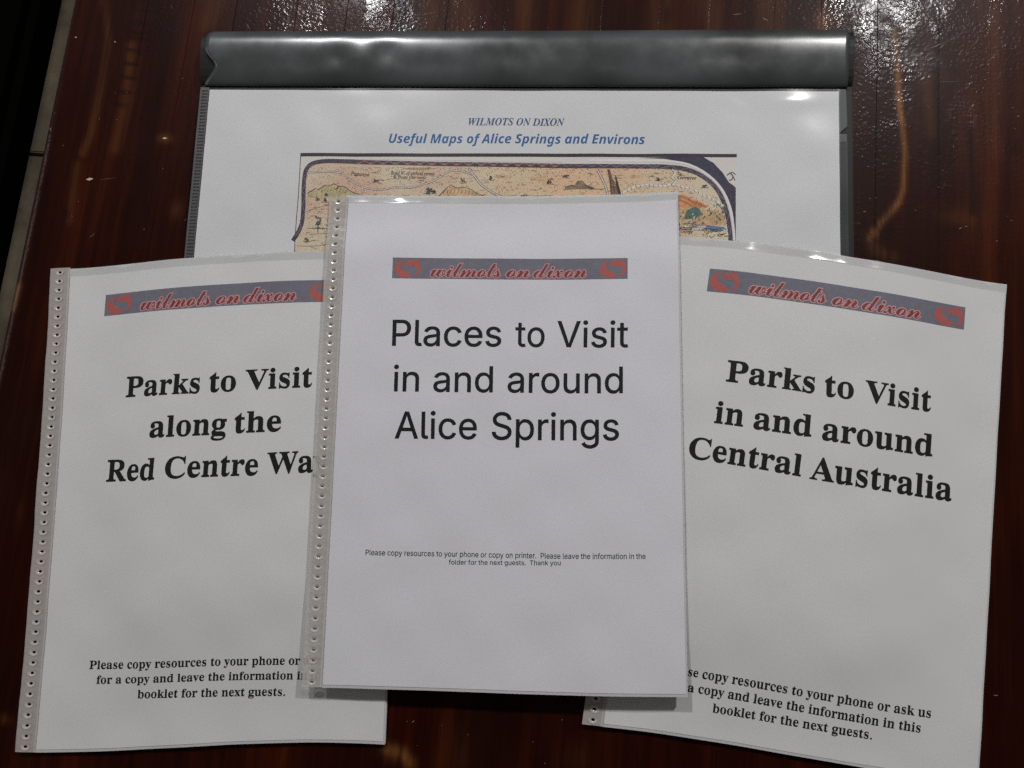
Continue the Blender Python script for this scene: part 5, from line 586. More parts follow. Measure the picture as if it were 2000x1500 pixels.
def glyph_mesh(style, ch):
    key = (style, ch)
    if key in _cache:
        return _cache[key]
    base = style.split('_')[0]
    adv, cons = FONT[base][ch]
    if not cons:
        _cache[key] = (adv, np.zeros((0, 2)), [])
        return _cache[key]
    res = 6 if base in ('sans', 'serif', 'script') else 4
    loops = []
    for c in cons:
        pts = np.array(c).reshape(-1, 3, 2)
        poly = []
        n = len(pts)
        for i in range(n):
            p0, h0 = pts[i, 1], pts[i, 2]
            h1, p1 = pts[(i + 1) % n, 0], pts[(i + 1) % n, 1]
            ch_ = p1 - p0
            L = np.hypot(*ch_)
            if L < 1e-9:
                continue
            dev = max(abs(ch_[0] * (h - p0)[1] - ch_[1] * (h - p0)[0]) for h in (h0, h1)) / L
            steps = 1 if dev < .0015 else res
            for j in range(steps):
                t = j / steps
                poly.append((1 - t) ** 3 * p0 + 3 * (1 - t) ** 2 * t * h0 + 3 * (1 - t) * t * t * h1 + t ** 3 * p1)
        P = np.array(poly)
        keep = np.hypot(*(P - np.roll(P, 1, 0)).T) > .0012
        loops.append(P[keep])
    area = [float(.5 * np.sum(P[:, 0] * np.roll(P[:, 1], -1) - P[:, 1] * np.roll(P[:, 0], -1))) for P in loops]
    sign = 1 if area[int(np.argmax(np.abs(area)))] > 0 else -1
    off = OFFS[style]
    if off:
        grown = []
        for P in loops:                       # outward normal offset with clamped mitres
            e1 = P - np.roll(P, 1, 0)
            e1 /= np.hypot(*e1.T)[:, None]
            e2 = np.roll(e1, -1, 0)
            n1 = np.stack([e1[:, 1], -e1[:, 0]], -1) * sign
            n2 = np.stack([e2[:, 1], -e2[:, 0]], -1) * sign
            m = n1 + n2
            L = np.maximum(np.hypot(*m.T), .55)[:, None]
            m = m / L
            cosh = np.maximum(np.sum(m * n1, 1), .6)[:, None]
            d = m * (off / cosh if base != 'serif' else 1 / cosh)
            if base == 'serif':               # sturdier hairlines, slimmer stems
                d = d * (np.array([.006, .008]) if ch in 'VWAyvxkw' else np.array([.001, .014]))
            grown.append(P + d)
        loops = grown
    if base == 'serif' and ch.islower():      # a slightly taller x-height
        for P in loops:
            P[:, 1] = np.interp(P[:, 1], [-.3, 0, .32, .36, .5], [-.28, 0, .345, .38, .5])
    verts, eds = [], []
    for P in loops:
        b0 = len(verts)
        verts += [Vector((float(x), float(y))) for x, y in P]
        eds += [(b0 + i, b0 + (i + 1) % len(P)) for i in range(len(P))]
    V2, _, F2, *_r = delaunay_2d_cdt(verts, eds, [], 0, 1e-6)
    V = np.array([(v.x, v.y) for v in V2])
    F = []
    for f in F2:
        c = V[list(f)].mean(0)
        wn = 0
        for P in loops:
            Q = np.roll(P, -1, 0)
            up = (P[:, 1] <= c[1]) & (Q[:, 1] > c[1])
            dn = (P[:, 1] > c[1]) & (Q[:, 1] <= c[1])
            side = (Q[:, 0] - P[:, 0]) * (c[1] - P[:, 1]) - (c[0] - P[:, 0]) * (Q[:, 1] - P[:, 1])
            wn += int(np.sum(up & (side > 0))) - int(np.sum(dn & (side < 0)))
        if wn * sign > 0:
            F.append(list(f))
    _cache[key] = (adv, V, F)
    return _cache[key]

CAPH = {'sans': .509, 'serif': .473, 'ital': .473, 'script': .5, 'bold': .5, 'hand': .49}
SLANT = {'ital': 0, 'bold': 0}
class Print:
    """flat printed figures gathered in sheet millimetres, then laid on the sheet"""
    def __init__(self, k):
        self.k, self.V, self.F, self.I, self.D, self.n = k, [], [], [], [], 0
        self.mats = []
    def add(self, V, F, mat, dz):
        if mat not in self.mats:
            self.mats.append(mat)
        mi = self.mats.index(mat)
        self.V.append(np.asarray(V, float))
        self.D.append(np.full(len(V), dz))
        self.F += [[i + self.n for i in f] for f in F]
        self.I += [mi] * len(F)
        self.n += len(V)
    def text(self, style, txt, u0, v0, u1, v1, cap, mat, dz=.07):
        base = style.split('_')[0]
        x = 0
        items = []
        for ch in txt:
            adv, V, F = glyph_mesh(style, ch)
            items.append((x, V, F))
            x += adv
        lo = min(xx + V[:, 0].min() for xx, V, F in items if len(V))
        hi = max(xx + V[:, 0].max() for xx, V, F in items if len(V))
        L = math.hypot(u1 - u0, v1 - v0)
        sx = L / (hi - lo)
        sy = cap / CAPH[base]
        e = np.array([(u1 - u0) / L, (v1 - v0) / L])
        f = np.array([e[1], -e[0]])           # up on the sheet (v runs down)
        for xx, V, F in items:
            if not len(V):
                continue
            X = (V[:, 0] + xx - lo) * sx
            Y = V[:, 1] * sy
            P = np.array([u0, v0]) + X[:, None] * e + Y[:, None] * f
            self.add(P, F, mat, dz)
    def poly(self, pts, mat, dz):
        P = np.asarray(pts, float)
        from mathutils.geometry import tessellate_polygon
        tris = tessellate_polygon([[Vector((p[0], p[1], 0)) for p in P]])
        self.add(P, [list(t) for t in tris], mat, dz)
    def line(self, pts, w, mat, dz, taper=False, subdiv=True):
        P = np.asarray(pts, float)
        if len(P) > 2 and subdiv:              # Catmull-Rom smoothing
            Q = []
            E = np.concatenate([[2 * P[0] - P[1]], P, [2 * P[-1] - P[-2]]])
            for i in range(1, len(E) - 2):
                for t in (0, .34, .67):
                    a, b, c, d = E[i - 1:i + 3]
                    Q.append(.5 * (2 * b + (c - a) * t + (2 * a - 5 * b + 4 * c - d) * t * t + (3 * b - 3 * c + d - a) * t ** 3))
            Q.append(P[-1])
            P = np.array(Q)
        T = np.gradient(P, axis=0)
        T /= np.maximum(np.linalg.norm(T, axis=1), 1e-9)[:, None]
        N = np.stack([-T[:, 1], T[:, 0]], -1)
        n = len(P)
        wv = np.full(n, w / 2)
        if taper:
            s = np.linspace(0, 1, n)
            wv = w / 2 * (.35 + .65 * np.abs(np.sin(s * 9.0 + .6))) * (1 - .5 * s)
        V = np.concatenate([P + N * wv[:, None], P - N * wv[:, None]])
        F = [[i, i + 1, n + i + 1, n + i] for i in range(n - 1)]
        self.add(V, F, mat, dz)
    def build(self, name, parent, org, maxlen=0):
        V = np.concatenate(self.V)
        D = np.concatenate(self.D)
        F, I = self.F, self.I
        if maxlen:
            bm = bmesh.new()
            bv = [bm.verts.new((a, b, d)) for (a, b), d in zip(V, D)]
            for f, i in zip(F, I):
                try:
                    bf = bm.faces.new([bv[j] for j in f])
                    bf.material_index = i
                except ValueError:
                    pass
            for _ in range(9):
                ed = [e for e in bm.edges if e.calc_length() > maxlen]
                if not ed:
                    break
                bmesh.ops.subdivide_edges(bm, edges=ed, cuts=1)
                bmesh.ops.triangulate(bm, faces=bm.faces[:])
            bm.verts.index_update()
            V = np.array([v.co[:2] for v in bm.verts])
            D = np.array([v.co[2] for v in bm.verts])
            F = [[v.index for v in f.verts] for f in bm.faces]
            I = [f.material_index for f in bm.faces]
            bm.free()
        P = S(self.k, V[:, 0], V[:, 1], D)
        # face upwards
        FF = []
        for f in F:
            a, b, c = P[f[0]], P[f[1]], P[f[2]]
            FF.append(f if np.cross(b - a, c - a)[2] >= 0 else f[::-1])
        return new_mesh(name, P, FF, [M[m] for m in self.mats], parent, org, idx=I)

TEXTS = {
 'C': [
  ('heading', [
    ('sans', 'Places', 32.17, 94.84, 99.89, 94.47, 16.47, 'ink'),
    ('sans', 'to', 108.44, 94.57, 126.64, 94.65, 16.37, 'ink'),
    ('sans', 'Visit', 134.23, 94.65, 178.29, 95.28, 16.39, 'ink'),
    ('sans', 'in', 34.1, 123.69, 49.83, 123.61, 16.13, 'ink'),
    ('sans', 'and', 58.64, 123.57, 95.24, 123.4, 16.1, 'ink'),
    ('sans', 'around', 104.19, 123.29, 174.82, 123.78, 16.21, 'ink'),
    ('sans', 'Alice', 36.04, 152.89, 86.04, 152.47, 16.4, 'ink'),
    ('sans', 'Springs', 95.06, 152.47, 172.34, 152.51, 16.52, 'ink'),
  ]),
  ('footnote', [
    ('sans_fine', 'Please copy resources to your phone or copy on printer.  Please leave the information in the', 21.62, 223.0, 187.72, 222.34, 3.16, 'ink'),
    ('sans_fine', 'folder for the next guests.  Thank you', 71.23, 227.31, 137.54, 226.32, 2.73, 'ink'),
  ]),
 ],
 'L': [
  ('heading', [
    ('serif', 'Parks', 40.12, 83.63, 87.36, 84.59, 13.13, 'ink'),
    ('serif', 'to', 93.22, 84.49, 109.96, 84.71, 13.26, 'ink'),
    ('serif', 'Visit', 115.71, 84.37, 157.85, 84.08, 13.04, 'ink'),
    ('serif', 'along', 57.4, 110.95, 105.19, 112.01, 13.32, 'ink'),
    ('serif', 'the', 110.28, 111.65, 139.45, 111.7, 13.27, 'ink'),
    ('serif', 'Red', 30.66, 136.97, 62.17, 137.82, 13.59, 'ink'),
    ('serif', 'Centre', 68.46, 137.43, 126.44, 138.74, 13.31, 'ink'),
    ('serif', 'Way', 132.02, 138.34, 170.24, 137.68, 13.53, 'ink'),
  ]),
  ('footnote', [
    ('serif', 'Please copy resources to your phone or', 28.14, 250.77, 157.81, 253.59, 4.95, 'ink'),
    ('serif', 'ask us', 159.6, 253.61, 179.33, 253.28, 5.07, 'ink'),
    ('serif', 'for a copy and leave the information in', 33.17, 259.55, 162.38, 262.36, 4.74, 'ink'),
    ('serif', 'this', 164.26, 262.37, 176.46, 262.04, 5.09, 'ink'),
    ('serif', 'booklet for the next guests.', 58.64, 269.13, 149.08, 271.73, 4.93, 'ink'),
  ]),
 ],
 'R': [
  ('heading', [
    ('serif', 'Parks', 45.9, 85.66, 99.7, 85.37, 13.53, 'ink'),
    ('serif', 'to', 105.85, 85.95, 123.06, 85.08, 13.72, 'ink'),
    ('serif', 'Visit', 129.6, 85.23, 169.93, 84.53, 13.65, 'ink'),
    ('serif', 'in', 41.76, 112.36, 59.23, 112.45, 13.59, 'ink'),
    ('serif', 'and', 65.38, 112.81, 100.25, 112.51, 13.45, 'ink'),
    ('serif', 'around', 106.58, 113.02, 172.88, 112.1, 13.69, 'ink'),
    ('serif', 'Central', 28.57, 135.73, 96.27, 137.42, 13.22, 'ink'),
    ('serif', 'Australia', 101.47, 137.96, 186.1, 137.45, 13.98, 'ink'),
  ]),
  ('footnote', [
    ('serif', 'Please', 30.16, 263.48, 50.05, 263.77, 4.95, 'ink'),
    ('serif', 'copy resources to your phone or ask us', 52.39, 264.01, 182.59, 265.52, 5.37, 'ink'),
    ('serif', 'for a', 32.51, 272.14, 48.78, 272.76, 4.94, 'ink'),
    ('serif', 'copy and leave the information in this', 51.22, 272.69, 177.43, 274.51, 5.29, 'ink'),
    ('serif', 'booklet for the next guests.', 60.6, 282.28, 151.24, 282.4, 5.18, 'ink'),
  ]),
 ],
 'B': [
  ('heading', [
    ('ital', 'WILMOTS ON DIXON', 178.61, 23.25, 242.58, 23.31, 4.93, 'navy'),
    ('bold', 'Useful Maps of Alice Springs and Environs', 125.95, 35.45, 295.47, 34.81, 6.25, 'blue'),
  ]),
 ],
}
BANNERS =  {'C': [[30.53, 37.24], [178.36, 37.88], [30.55, 50.98], [178.2, 51.45]], 'L': [[23.14, 14.13], [171.43, 13.83], [22.93, 28.54], [171.23, 28.52]], 'R': [[28.04, 14.48], [186.83, 13.88], [27.85, 29.41], [186.93, 28.48]]}
MAP_DRAWING = [
 (0,'margin','poly',0,[66.6,43.1,354.8,40.6,355.0,123.3,66.4,129.4]),
 (1,'ground','poly',0,[74.5,50.5,89.0,49.0,127.1,49.4,175.0,49.9,242.6,50.2,292.7,50.4,317.8,51.1,330.7,54.9,340.3,62.6,346.3,73.5,348.6,85.9,349.6,123.4,68.8,129.3,68.0,103.4,69.4,95.1,71.9,87.5,72.1,76.9,71.6,66.8,71.8,56.7]),
 (4,'bar','poly',0,[66.5,42.8,354.8,40.9,354.8,42.9,66.7,45.0]),
 (4,'bar','line',0.43,[66.8,44.1,67.4,70.2,67.2,93.5,68.8,129.3]),
 (3,'band','line',2.8,[66.0,100.1,69.3,94.1,71.2,87.5,71.2,76.9,70.6,66.8,70.6,58.4,71.6,53.3,75.1,49.9,81.3,48.4,92.4,48.0,127.0,48.7,175.0,49.2,242.6,49.6,292.6,49.4,309.2,49.6,322.4,51.1,333.3,55.5,342.2,63.2,347.6,73.8,350.3,85.8,351.3,96.9,351.5,123.4]),
 (2,'navy_band','poly',0,[332.8,42.8,339.8,46.6,345.7,52.5,350.0,58.9,352.0,60.2,354.3,62.1,354.7,123.3,352.5,123.4,352.8,85.8,350.8,74.7,345.5,63.5,336.6,54.5,324.0,47.4,309.1,44.6,292.5,43.8]),
 (3,'white','line',1.5,[259.2,45.8,292.6,45.8,309.1,45.9,324.0,48.1,336.6,54.5,345.5,63.5,350.8,74.7,352.8,85.8,353.6,96.9,353.8,123.4]),
 (3,'margin','line',1.17,[242.5,46.6,208.8,46.9,174.9,46.2,126.9,46.1,85.3,46.0]),
 (4,'zig','line',0.4,[106.3,49.3,110.4,47.5,114.6,49.3,118.7,47.5,122.9,49.3,126.9,47.6,131.2,49.4,135.2,47.6,139.4,49.4,143.5,47.7,147.7,49.4,151.7,47.7,155.9,49.5,159.9,47.7,164.1,49.5,168.1,47.8,172.3,49.5,176.3,47.8,180.5,49.6,184.5,47.9,188.6,49.6,192.6,47.9,196.8,49.7,200.8,47.9,204.9,49.7,208.9,48.0,213.0,49.7,217.0,48.0,221.1,49.8,225.1,48.1,229.2,49.8,233.2,48.1,237.3,49.8,241.2,48.1]),
 (4,'zig2','line',0.33,[241.2,48.1,245.3,49.9,249.3,48.2,253.4,49.9,257.3,48.2,261.4,49.9,265.3,48.2,269.4,50.0,273.3,48.3,277.4,50.0,281.3,48.3,285.4,50.1,289.3,48.4,293.3,50.1,297.3,48.4,301.3,50.1,305.2,48.4]),
 (4,'rust','poly',0,[104.3,49.8,106.3,48.2,108.5,49.7]),
 (4,'rust','poly',0,[112.6,49.8,114.6,48.2,116.7,49.8]),
 (4,'rust','poly',0,[120.9,49.9,122.9,48.2,125.0,49.8]),
 (4,'rust','poly',0,[129.2,49.9,131.1,48.3,133.3,49.8]),
 (4,'rust','poly',0,[137.4,49.9,139.4,48.3,141.5,49.9]),
 (4,'rust','poly',0,[145.7,50.0,147.6,48.4,149.8,49.9]),
 (4,'rust','poly',0,[153.9,50.0,155.8,48.4,158.0,50.0]),
 (4,'rust','poly',0,[162.1,50.0,164.1,48.4,166.2,50.0]),
 (4,'rust','poly',0,[170.3,50.1,172.2,48.5,174.4,50.0]),
 (4,'rust','poly',0,[178.5,50.1,180.4,48.5,182.5,50.1]),
 (4,'rust','poly',0,[186.6,50.1,188.6,48.6,190.7,50.1]),
 (4,'rust','poly',0,[194.8,50.2,196.7,48.6,198.8,50.1]),
 (4,'rust','poly',0,[202.9,50.2,204.9,48.6,207.0,50.2]),
 (4,'rust','poly',0,[211.0,50.3,213.0,48.7,215.1,50.2]),
 (4,'rust','poly',0,[219.1,50.3,221.1,48.7,223.2,50.2]),
 (4,'rust','poly',0,[227.2,50.3,229.2,48.7,231.2,50.3]),
 (4,'rust','poly',0,[235.3,50.4,237.2,48.8,239.3,50.3]),
 (4,'zig2','line',0.3,[67.2,97.5,70.8,91.8,69.7,86.9,72.8,81.8,70.3,76.9,72.3,71.8,69.6,67.5,72.0,62.8,69.9,58.4,72.8,55.3,71.1,51.6,75.9,50.5]),
 (4,'zig2','line',0.3,[305.9,50.6,312.5,48.9,317.5,51.8,324.0,50.4,327.4,54.0,334.9,55.2,336.3,59.4,342.9,62.2,343.6,66.7,347.9,70.5,346.6,75.7,350.2,79.5,348.3,84.6,351.6,88.4,349.7,94.1]),
 (3,'road_edge','line',1.07,[72.1,55.7,86.0,55.2,95.7,55.8,100.9,59.7,107.3,63.4,115.1,65.9,123.0,66.5,131.5,64.7,141.8,65.0,150.2,62.9,158.5,59.8,164.5,55.7,170.1,53.3,177.0,53.9,182.8,55.8]),
 (4,'white','line',0.45,[72.1,55.7,86.0,55.2,95.7,55.8,100.9,59.7,107.3,63.4,115.1,65.9,123.0,66.5,131.5,64.7,141.8,65.0,150.2,62.9,158.5,59.8,164.5,55.7,170.1,53.3,177.0,53.9,182.8,55.8]),
 (3,'road_edge','line',1.47,[180.3,51.9,184.2,56.5,189.3,62.4,196.9,67.3,204.8,70.8,213.4,74.3]),
 (4,'white','line',0.62,[180.3,51.9,184.2,56.5,189.3,62.4,196.9,67.3,204.8,70.8,213.4,74.3]),
 (3,'road_edge','line',1.53,[264.8,51.7,268.3,57.9,270.8,63.1,272.3,68.9]),
 (4,'white','line',0.64,[264.8,51.7,268.3,57.9,270.8,63.1,272.3,68.9]),
 (3,'road_edge','line',1.07,[110.5,64.7,109.9,70.0]),
 (4,'white','line',0.45,[110.5,64.7,109.9,70.0]),
 (4,'white','line',1.0,[280.8,67.2,286.4,63.9,295.2,61.2,302.8,61.7,309.4,61.7,314.3,60.6,320.9,62.5,326.5,63.1,333.1,67.2,340.7,70.3,347.6,74.4]),
 (5,'inkbrown','line',0.27,[281.4,65.8,282.1,67.5]),
 (5,'inkbrown','line',0.27,[284.3,64.1,285.0,65.8]),
 (5,'inkbrown','line',0.27,[287.1,62.7,287.8,64.4]),
 (5,'inkbrown','line',0.27,[290.0,61.8,290.7,63.5]),
 (5,'inkbrown','line',0.27,[292.8,60.9,293.5,62.6]),
 (5,'inkbrown','line',0.27,[295.7,60.4,296.4,62.1]),
 (5,'inkbrown','line',0.27,[298.6,60.6,299.3,62.3]),
 (5,'inkbrown','line',0.27,[301.4,60.8,302.1,62.5]),
 (5,'inkbrown','line',0.27,[304.3,60.9,305.0,62.6]),
 (5,'inkbrown','line',0.27,[307.2,60.8,307.9,62.5]),
 (5,'inkbrown','line',0.27,[310.0,60.6,310.7,62.3]),
 (5,'inkbrown','line',0.27,[312.9,60.0,313.6,61.7]),
 (5,'inkbrown','line',0.27,[315.8,60.3,316.4,62.0]),
 (5,'inkbrown','line',0.27,[318.6,61.1,319.3,62.8]),
 (5,'inkbrown','line',0.27,[321.5,61.7,322.2,63.4]),
 (5,'inkbrown','line',0.27,[324.4,62.0,325.0,63.7]),
 (5,'inkbrown','line',0.27,[327.2,62.9,327.9,64.6]),
 (5,'inkbrown','line',0.27,[330.1,64.7,330.8,66.3]),
 (5,'inkbrown','line',0.27,[333.0,66.4,333.6,68.1]),
 (5,'inkbrown','line',0.27,[335.8,67.6,336.5,69.3]),
 (5,'inkbrown','line',0.27,[338.7,68.8,339.3,70.5]),
 (5,'inkbrown','line',0.27,[341.5,70.2,342.2,71.9]),
 (5,'inkbrown','line',0.27,[344.4,71.9,345.0,73.5]),
 (5,'inkbrown','line',0.27,[347.2,73.6,347.9,75.2]),
 (4,'white','line',0.8,[313.5,51.2,315.2,53.4,313.3,56.4,315.9,58.3,314.0,60.9]),
 (5,'inkbrown','line',0.23,[312.9,51.2,314.5,53.4,312.6,56.4,315.0,58.3,313.0,61.0]),
 (3,'olive','poly',0,[74.3,69.8,79.3,67.1,82.6,65.3,86.6,62.9,90.8,64.6,94.4,65.9,97.4,64.5,101.4,67.1,107.7,69.0,109.2,71.0,73.4,72.2]),
 (4,'inkbrown','taper',0.63,[73.2,69.5,77.2,67.1,78.8,66.0,80.6,67.0,84.6,64.0,87.0,64.6,90.7,62.9,93.6,64.2,96.4,64.5]),
 (4,'inkbrown','taper',0.73,[92.1,66.9,94.6,64.5,98.1,64.8,101.4,66.8,105.0,68.7,109.1,69.4]),
 (4,'inkbrown','line',0.23,[83.4,66.9,82.5,69.0]),
 (4,'inkbrown','line',0.23,[85.4,66.5,84.6,68.7]),
 (4,'inkbrown','line',0.23,[87.5,66.1,86.6,68.3]),
 (4,'inkbrown','line',0.23,[89.5,65.7,88.7,67.9]),
 (4,'inkbrown','line',0.23,[91.6,65.2,90.7,67.6]),
 (4,'inkbrown','line',0.23,[93.7,65.6,92.8,67.9]),
 (4,'inkbrown','line',0.23,[95.8,66.0,94.9,68.2]),
 (4,'inkbrown','line',0.23,[97.9,66.4,97.0,68.5]),
 (4,'inkbrown','line',0.23,[100.0,66.7,99.1,68.8]),
 (3,'rockface','poly',0,[160.5,71.0,165.0,66.3,169.0,64.0,174.1,64.2,180.9,65.2,186.8,68.1,192.4,70.6]),
 (4,'inkbrown','taper',0.6,[159.9,71.7,164.4,67.0,167.0,64.3,170.0,63.3,173.1,64.6,177.5,64.2,182.0,65.1,186.1,67.7,191.0,69.3,195.1,70.3]),
 (4,'inkbrown','line',0.27,[165.0,66.2,164.5,69.0]),
 (4,'inkbrown','line',0.27,[167.4,65.9,166.9,68.6]),
 (4,'inkbrown','line',0.27,[169.8,65.6,169.2,68.3]),
 (4,'inkbrown','line',0.27,[172.1,65.3,171.6,67.9]),
 (4,'inkbrown','line',0.27,[174.5,65.5,174.0,68.2]),
 (4,'inkbrown','line',0.27,[176.9,65.8,176.4,68.5]),
 (4,'inkbrown','line',0.27,[179.3,66.1,178.8,68.8]),
 (4,'inkbrown','line',0.27,[181.7,66.3,181.1,69.1]),
 (4,'inkbrown','line',0.27,[184.1,66.6,183.5,69.4]),
 (4,'inkbrown','line',0.27,[186.4,66.9,185.9,69.7]),
 (3,'mound','poly',0,[243.2,65.1,247.1,62.7,250.4,62.0,252.3,59.0,255.3,58.7,258.1,61.6,261.4,62.5,263.8,64.5,253.2,64.3]),
 (4,'scrub','line',0.73,[244.5,63.4,248.4,62.0,251.1,62.7]),
 (4,'scrub','line',0.8,[257.1,61.3,259.8,63.2,263.1,63.8]),
 (4,'inkbrown','line',0.33,[259.8,64.2,269.1,64.4]),
 (3,'gorge','poly',0,[271.4,51.6,273.1,51.6,275.3,57.8,277.7,61.7,281.5,67.9,274.2,68.3,273.0,59.5]),
 (4,'inkbrown','line',0.53,[272.1,51.9,273.6,57.8,274.5,67.6]),
 (4,'inkbrown','line',0.67,[276.9,55.5,279.0,62.7,280.8,67.9]),
 (4,'scrub','line',0.53,[275.3,60.4,276.5,66.9]),
 (4,'inkbrown','poly',0,[276.5,54.8,278.7,60.4,281.2,67.9,279.2,67.9,277.4,61.7]),
 (4,'inkbrown','poly',0,[118.9,60.8,118.8,61.2,118.3,61.1,118.2,60.7,118.4,60.5,118.7,60.5]),
 (4,'scrub','poly',0,[120.5,60.2,120.1,60.6,119.4,60.7,119.0,60.1,119.5,59.7,120.2,59.9]),
 (4,'scrub','poly',0,[119.0,60.6,118.5,61.2,117.8,61.1,117.3,60.5,117.9,60.1,118.6,60.3]),
 (4,'inkbrown','poly',0,[118.3,61.3,118.2,61.5,117.9,61.5,117.6,61.3,117.9,61.1,118.3,61.1]),
 (4,'scrub','poly',0,[118.2,61.1,117.9,61.3,117.6,61.5,117.3,61.1,117.6,60.9,118.0,61.0]),
 (4,'scrub','poly',0,[118.7,59.7,118.1,60.1,117.4,60.2,117.3,59.6,117.6,59.1,118.3,59.3]),
 (4,'inkbrown','poly',0,[118.7,60.6,118.3,60.8,118.0,61.0,117.7,60.6,118.0,60.2,118.4,60.4]),
 (4,'scrub','poly',0,[119.2,60.6,118.9,60.9,118.6,60.9,118.5,60.6,118.6,60.4,119.1,60.4]),
 (4,'scrub','poly',0,[118.9,61.0,118.8,61.3,118.4,61.1,118.3,61.0,118.5,60.8,118.8,60.9]),
 (4,'inkbrown','poly',0,[120.9,60.8,120.6,61.2,119.9,61.3,119.7,60.8,120.0,60.4,120.6,60.4]),
 (4,'scrub','poly',0,[118.6,61.1,118.3,61.6,117.6,61.4,117.2,61.1,117.8,60.5,118.5,60.7]),
 (4,'scrub','poly',0,[120.6,60.8,120.2,61.0,119.9,61.0,119.7,60.8,120.0,60.6,120.4,60.7]),
 (4,'inkbrown','poly',0,[119.5,60.4,119.1,60.9,118.5,60.8,118.2,60.3,118.5,60.0,119.2,60.1]),
 (4,'scrub','poly',0,[120.2,60.7,119.7,61.0,119.2,61.0,119.2,60.6,119.3,60.4,119.8,60.4]),
 (4,'scrub','poly',0,[119.0,60.2,118.8,60.4,118.4,60.5,118.2,60.2,118.4,59.8,118.8,59.9]),
 (4,'inkbrown','poly',0,[119.3,60.9,119.0,61.4,118.5,61.2,118.1,60.9,118.5,60.3,119.2,60.7]),
 (3,'inkbrown','line',0.27,[116.4,61.5,121.4,61.6]),
 (4,'inkbrown','poly',0,[155.1,67.7,154.5,68.2,153.7,68.2,153.3,67.7,153.9,67.1,154.7,67.3]),
 (4,'slate','poly',0,[157.1,66.3,156.9,67.1,155.7,66.8,155.0,66.3,155.7,65.8,156.7,65.8]),
 (4,'slate','poly',0,[156.1,66.3,155.6,67.1,154.8,67.0,153.8,66.3,154.7,65.7,155.7,65.9]),
 (4,'inkbrown','poly',0,[159.6,67.0,159.0,67.5,157.8,67.7,157.3,66.9,157.9,66.0,158.8,66.3]),
 (4,'slate','poly',0,[154.8,65.6,154.3,66.2,153.2,66.4,152.7,65.6,153.4,65.1,154.3,64.9]),
 (4,'slate','poly',0,[156.9,66.3,156.4,66.6,155.7,66.8,155.2,66.2,155.7,65.6,156.5,66.0]),
 (4,'inkbrown','poly',0,[159.9,67.6,158.9,68.2,158.0,68.2,157.0,67.6,157.9,67.1,159.0,67.1]),
 (4,'slate','poly',0,[156.8,66.6,156.3,67.2,155.1,67.1,155.0,66.6,155.3,66.1,156.0,65.8]),
 (4,'slate','poly',0,[155.3,68.4,154.8,69.2,153.7,69.1,153.2,68.4,153.8,67.8,154.6,67.7]),
 (4,'inkbrown','poly',0,[155.1,66.8,154.6,67.3,153.9,67.2,153.8,66.8,154.1,66.3,154.5,66.3]),
 (4,'slate','poly',0,[156.6,67.2,155.9,67.9,154.7,67.7,154.1,67.1,154.9,66.2,156.2,66.6]),
 (4,'slate','poly',0,[157.0,65.5,156.9,66.0,155.9,66.3,155.4,65.5,156.0,65.0,157.0,64.9]),
 (4,'inkbrown','poly',0,[154.6,68.4,154.4,69.2,153.3,69.1,152.9,68.3,153.5,67.5,154.3,68.0]),
 (4,'slate','poly',0,[155.3,65.9,154.7,66.3,153.9,66.6,153.5,65.8,153.9,65.1,154.9,65.6]),
 (4,'slate','poly',0,[156.5,65.8,156.2,66.4,155.6,66.4,154.8,65.8,155.5,65.3,156.4,65.3]),
 (4,'inkbrown','poly',0,[157.6,66.9,156.8,67.8,155.6,67.8,155.3,66.9,156.0,65.9,157.2,66.4]),
 (4,'slate','poly',0,[156.0,66.0,155.3,66.5,154.4,66.4,154.1,65.9,154.4,65.5,155.5,65.6]),
 (4,'slate','poly',0,[156.2,66.7,156.0,67.2,155.4,67.0,155.2,66.7,155.4,66.4,156.0,66.3]),
 (4,'inkbrown','poly',0,[158.6,68.2,158.3,68.5,157.4,68.5,157.1,68.1,157.5,67.8,158.2,67.9]),
 (4,'slate','poly',0,[155.5,67.4,155.1,68.0,153.9,68.4,152.8,67.4,153.7,66.9,155.2,66.7]),
 (4,'slate','poly',0,[153.8,65.5,153.7,65.9,153.1,65.8,152.7,65.4,153.1,65.2,153.7,65.2]),
 (4,'inkbrown','poly',0,[155.7,67.8,155.4,68.3,154.6,68.2,154.5,67.8,154.9,67.6,155.3,67.4]),
 (4,'slate','poly',0,[154.9,64.9,154.8,65.4,154.0,65.4,153.6,64.9,154.0,64.5,154.6,64.3]),
 (3,'inkbrown','line',0.27,[150.9,68.5,160.2,68.7]),
 (4,'inkbrown','poly',0,[176.8,59.2,176.7,59.4,176.2,59.4,176.2,59.2,176.3,58.9,176.7,59.1]),
 (4,'scrub','poly',0,[175.6,60.4,175.5,60.6,175.2,60.6,175.1,60.3,175.2,60.1,175.6,60.1]),
 (4,'scrub','poly',0,[177.1,60.5,176.9,60.8,176.3,60.7,175.9,60.5,176.3,60.2,176.9,60.2]),
 (4,'inkbrown','poly',0,[178.4,60.3,178.3,60.7,177.6,60.6,177.5,60.2,177.6,59.9,178.3,59.9]),
 (4,'scrub','poly',0,[176.3,58.3,176.0,58.8,175.4,58.9,175.4,58.3,175.6,57.9,176.3,58.0]),
 (4,'scrub','poly',0,[178.1,58.5,178.0,59.1,177.4,58.8,177.1,58.5,177.4,58.2,178.0,58.1]),
 (4,'inkbrown','poly',0,[176.5,59.3,176.2,59.6,175.8,59.7,175.5,59.3,175.8,58.9,176.2,59.0]),
 (4,'scrub','poly',0,[178.8,60.6,178.5,60.8,178.2,60.9,178.0,60.6,178.2,60.3,178.5,60.4]),
 (4,'scrub','poly',0,[176.5,59.2,176.3,59.6,175.7,59.7,175.5,59.2,175.8,58.9,176.3,59.0]),
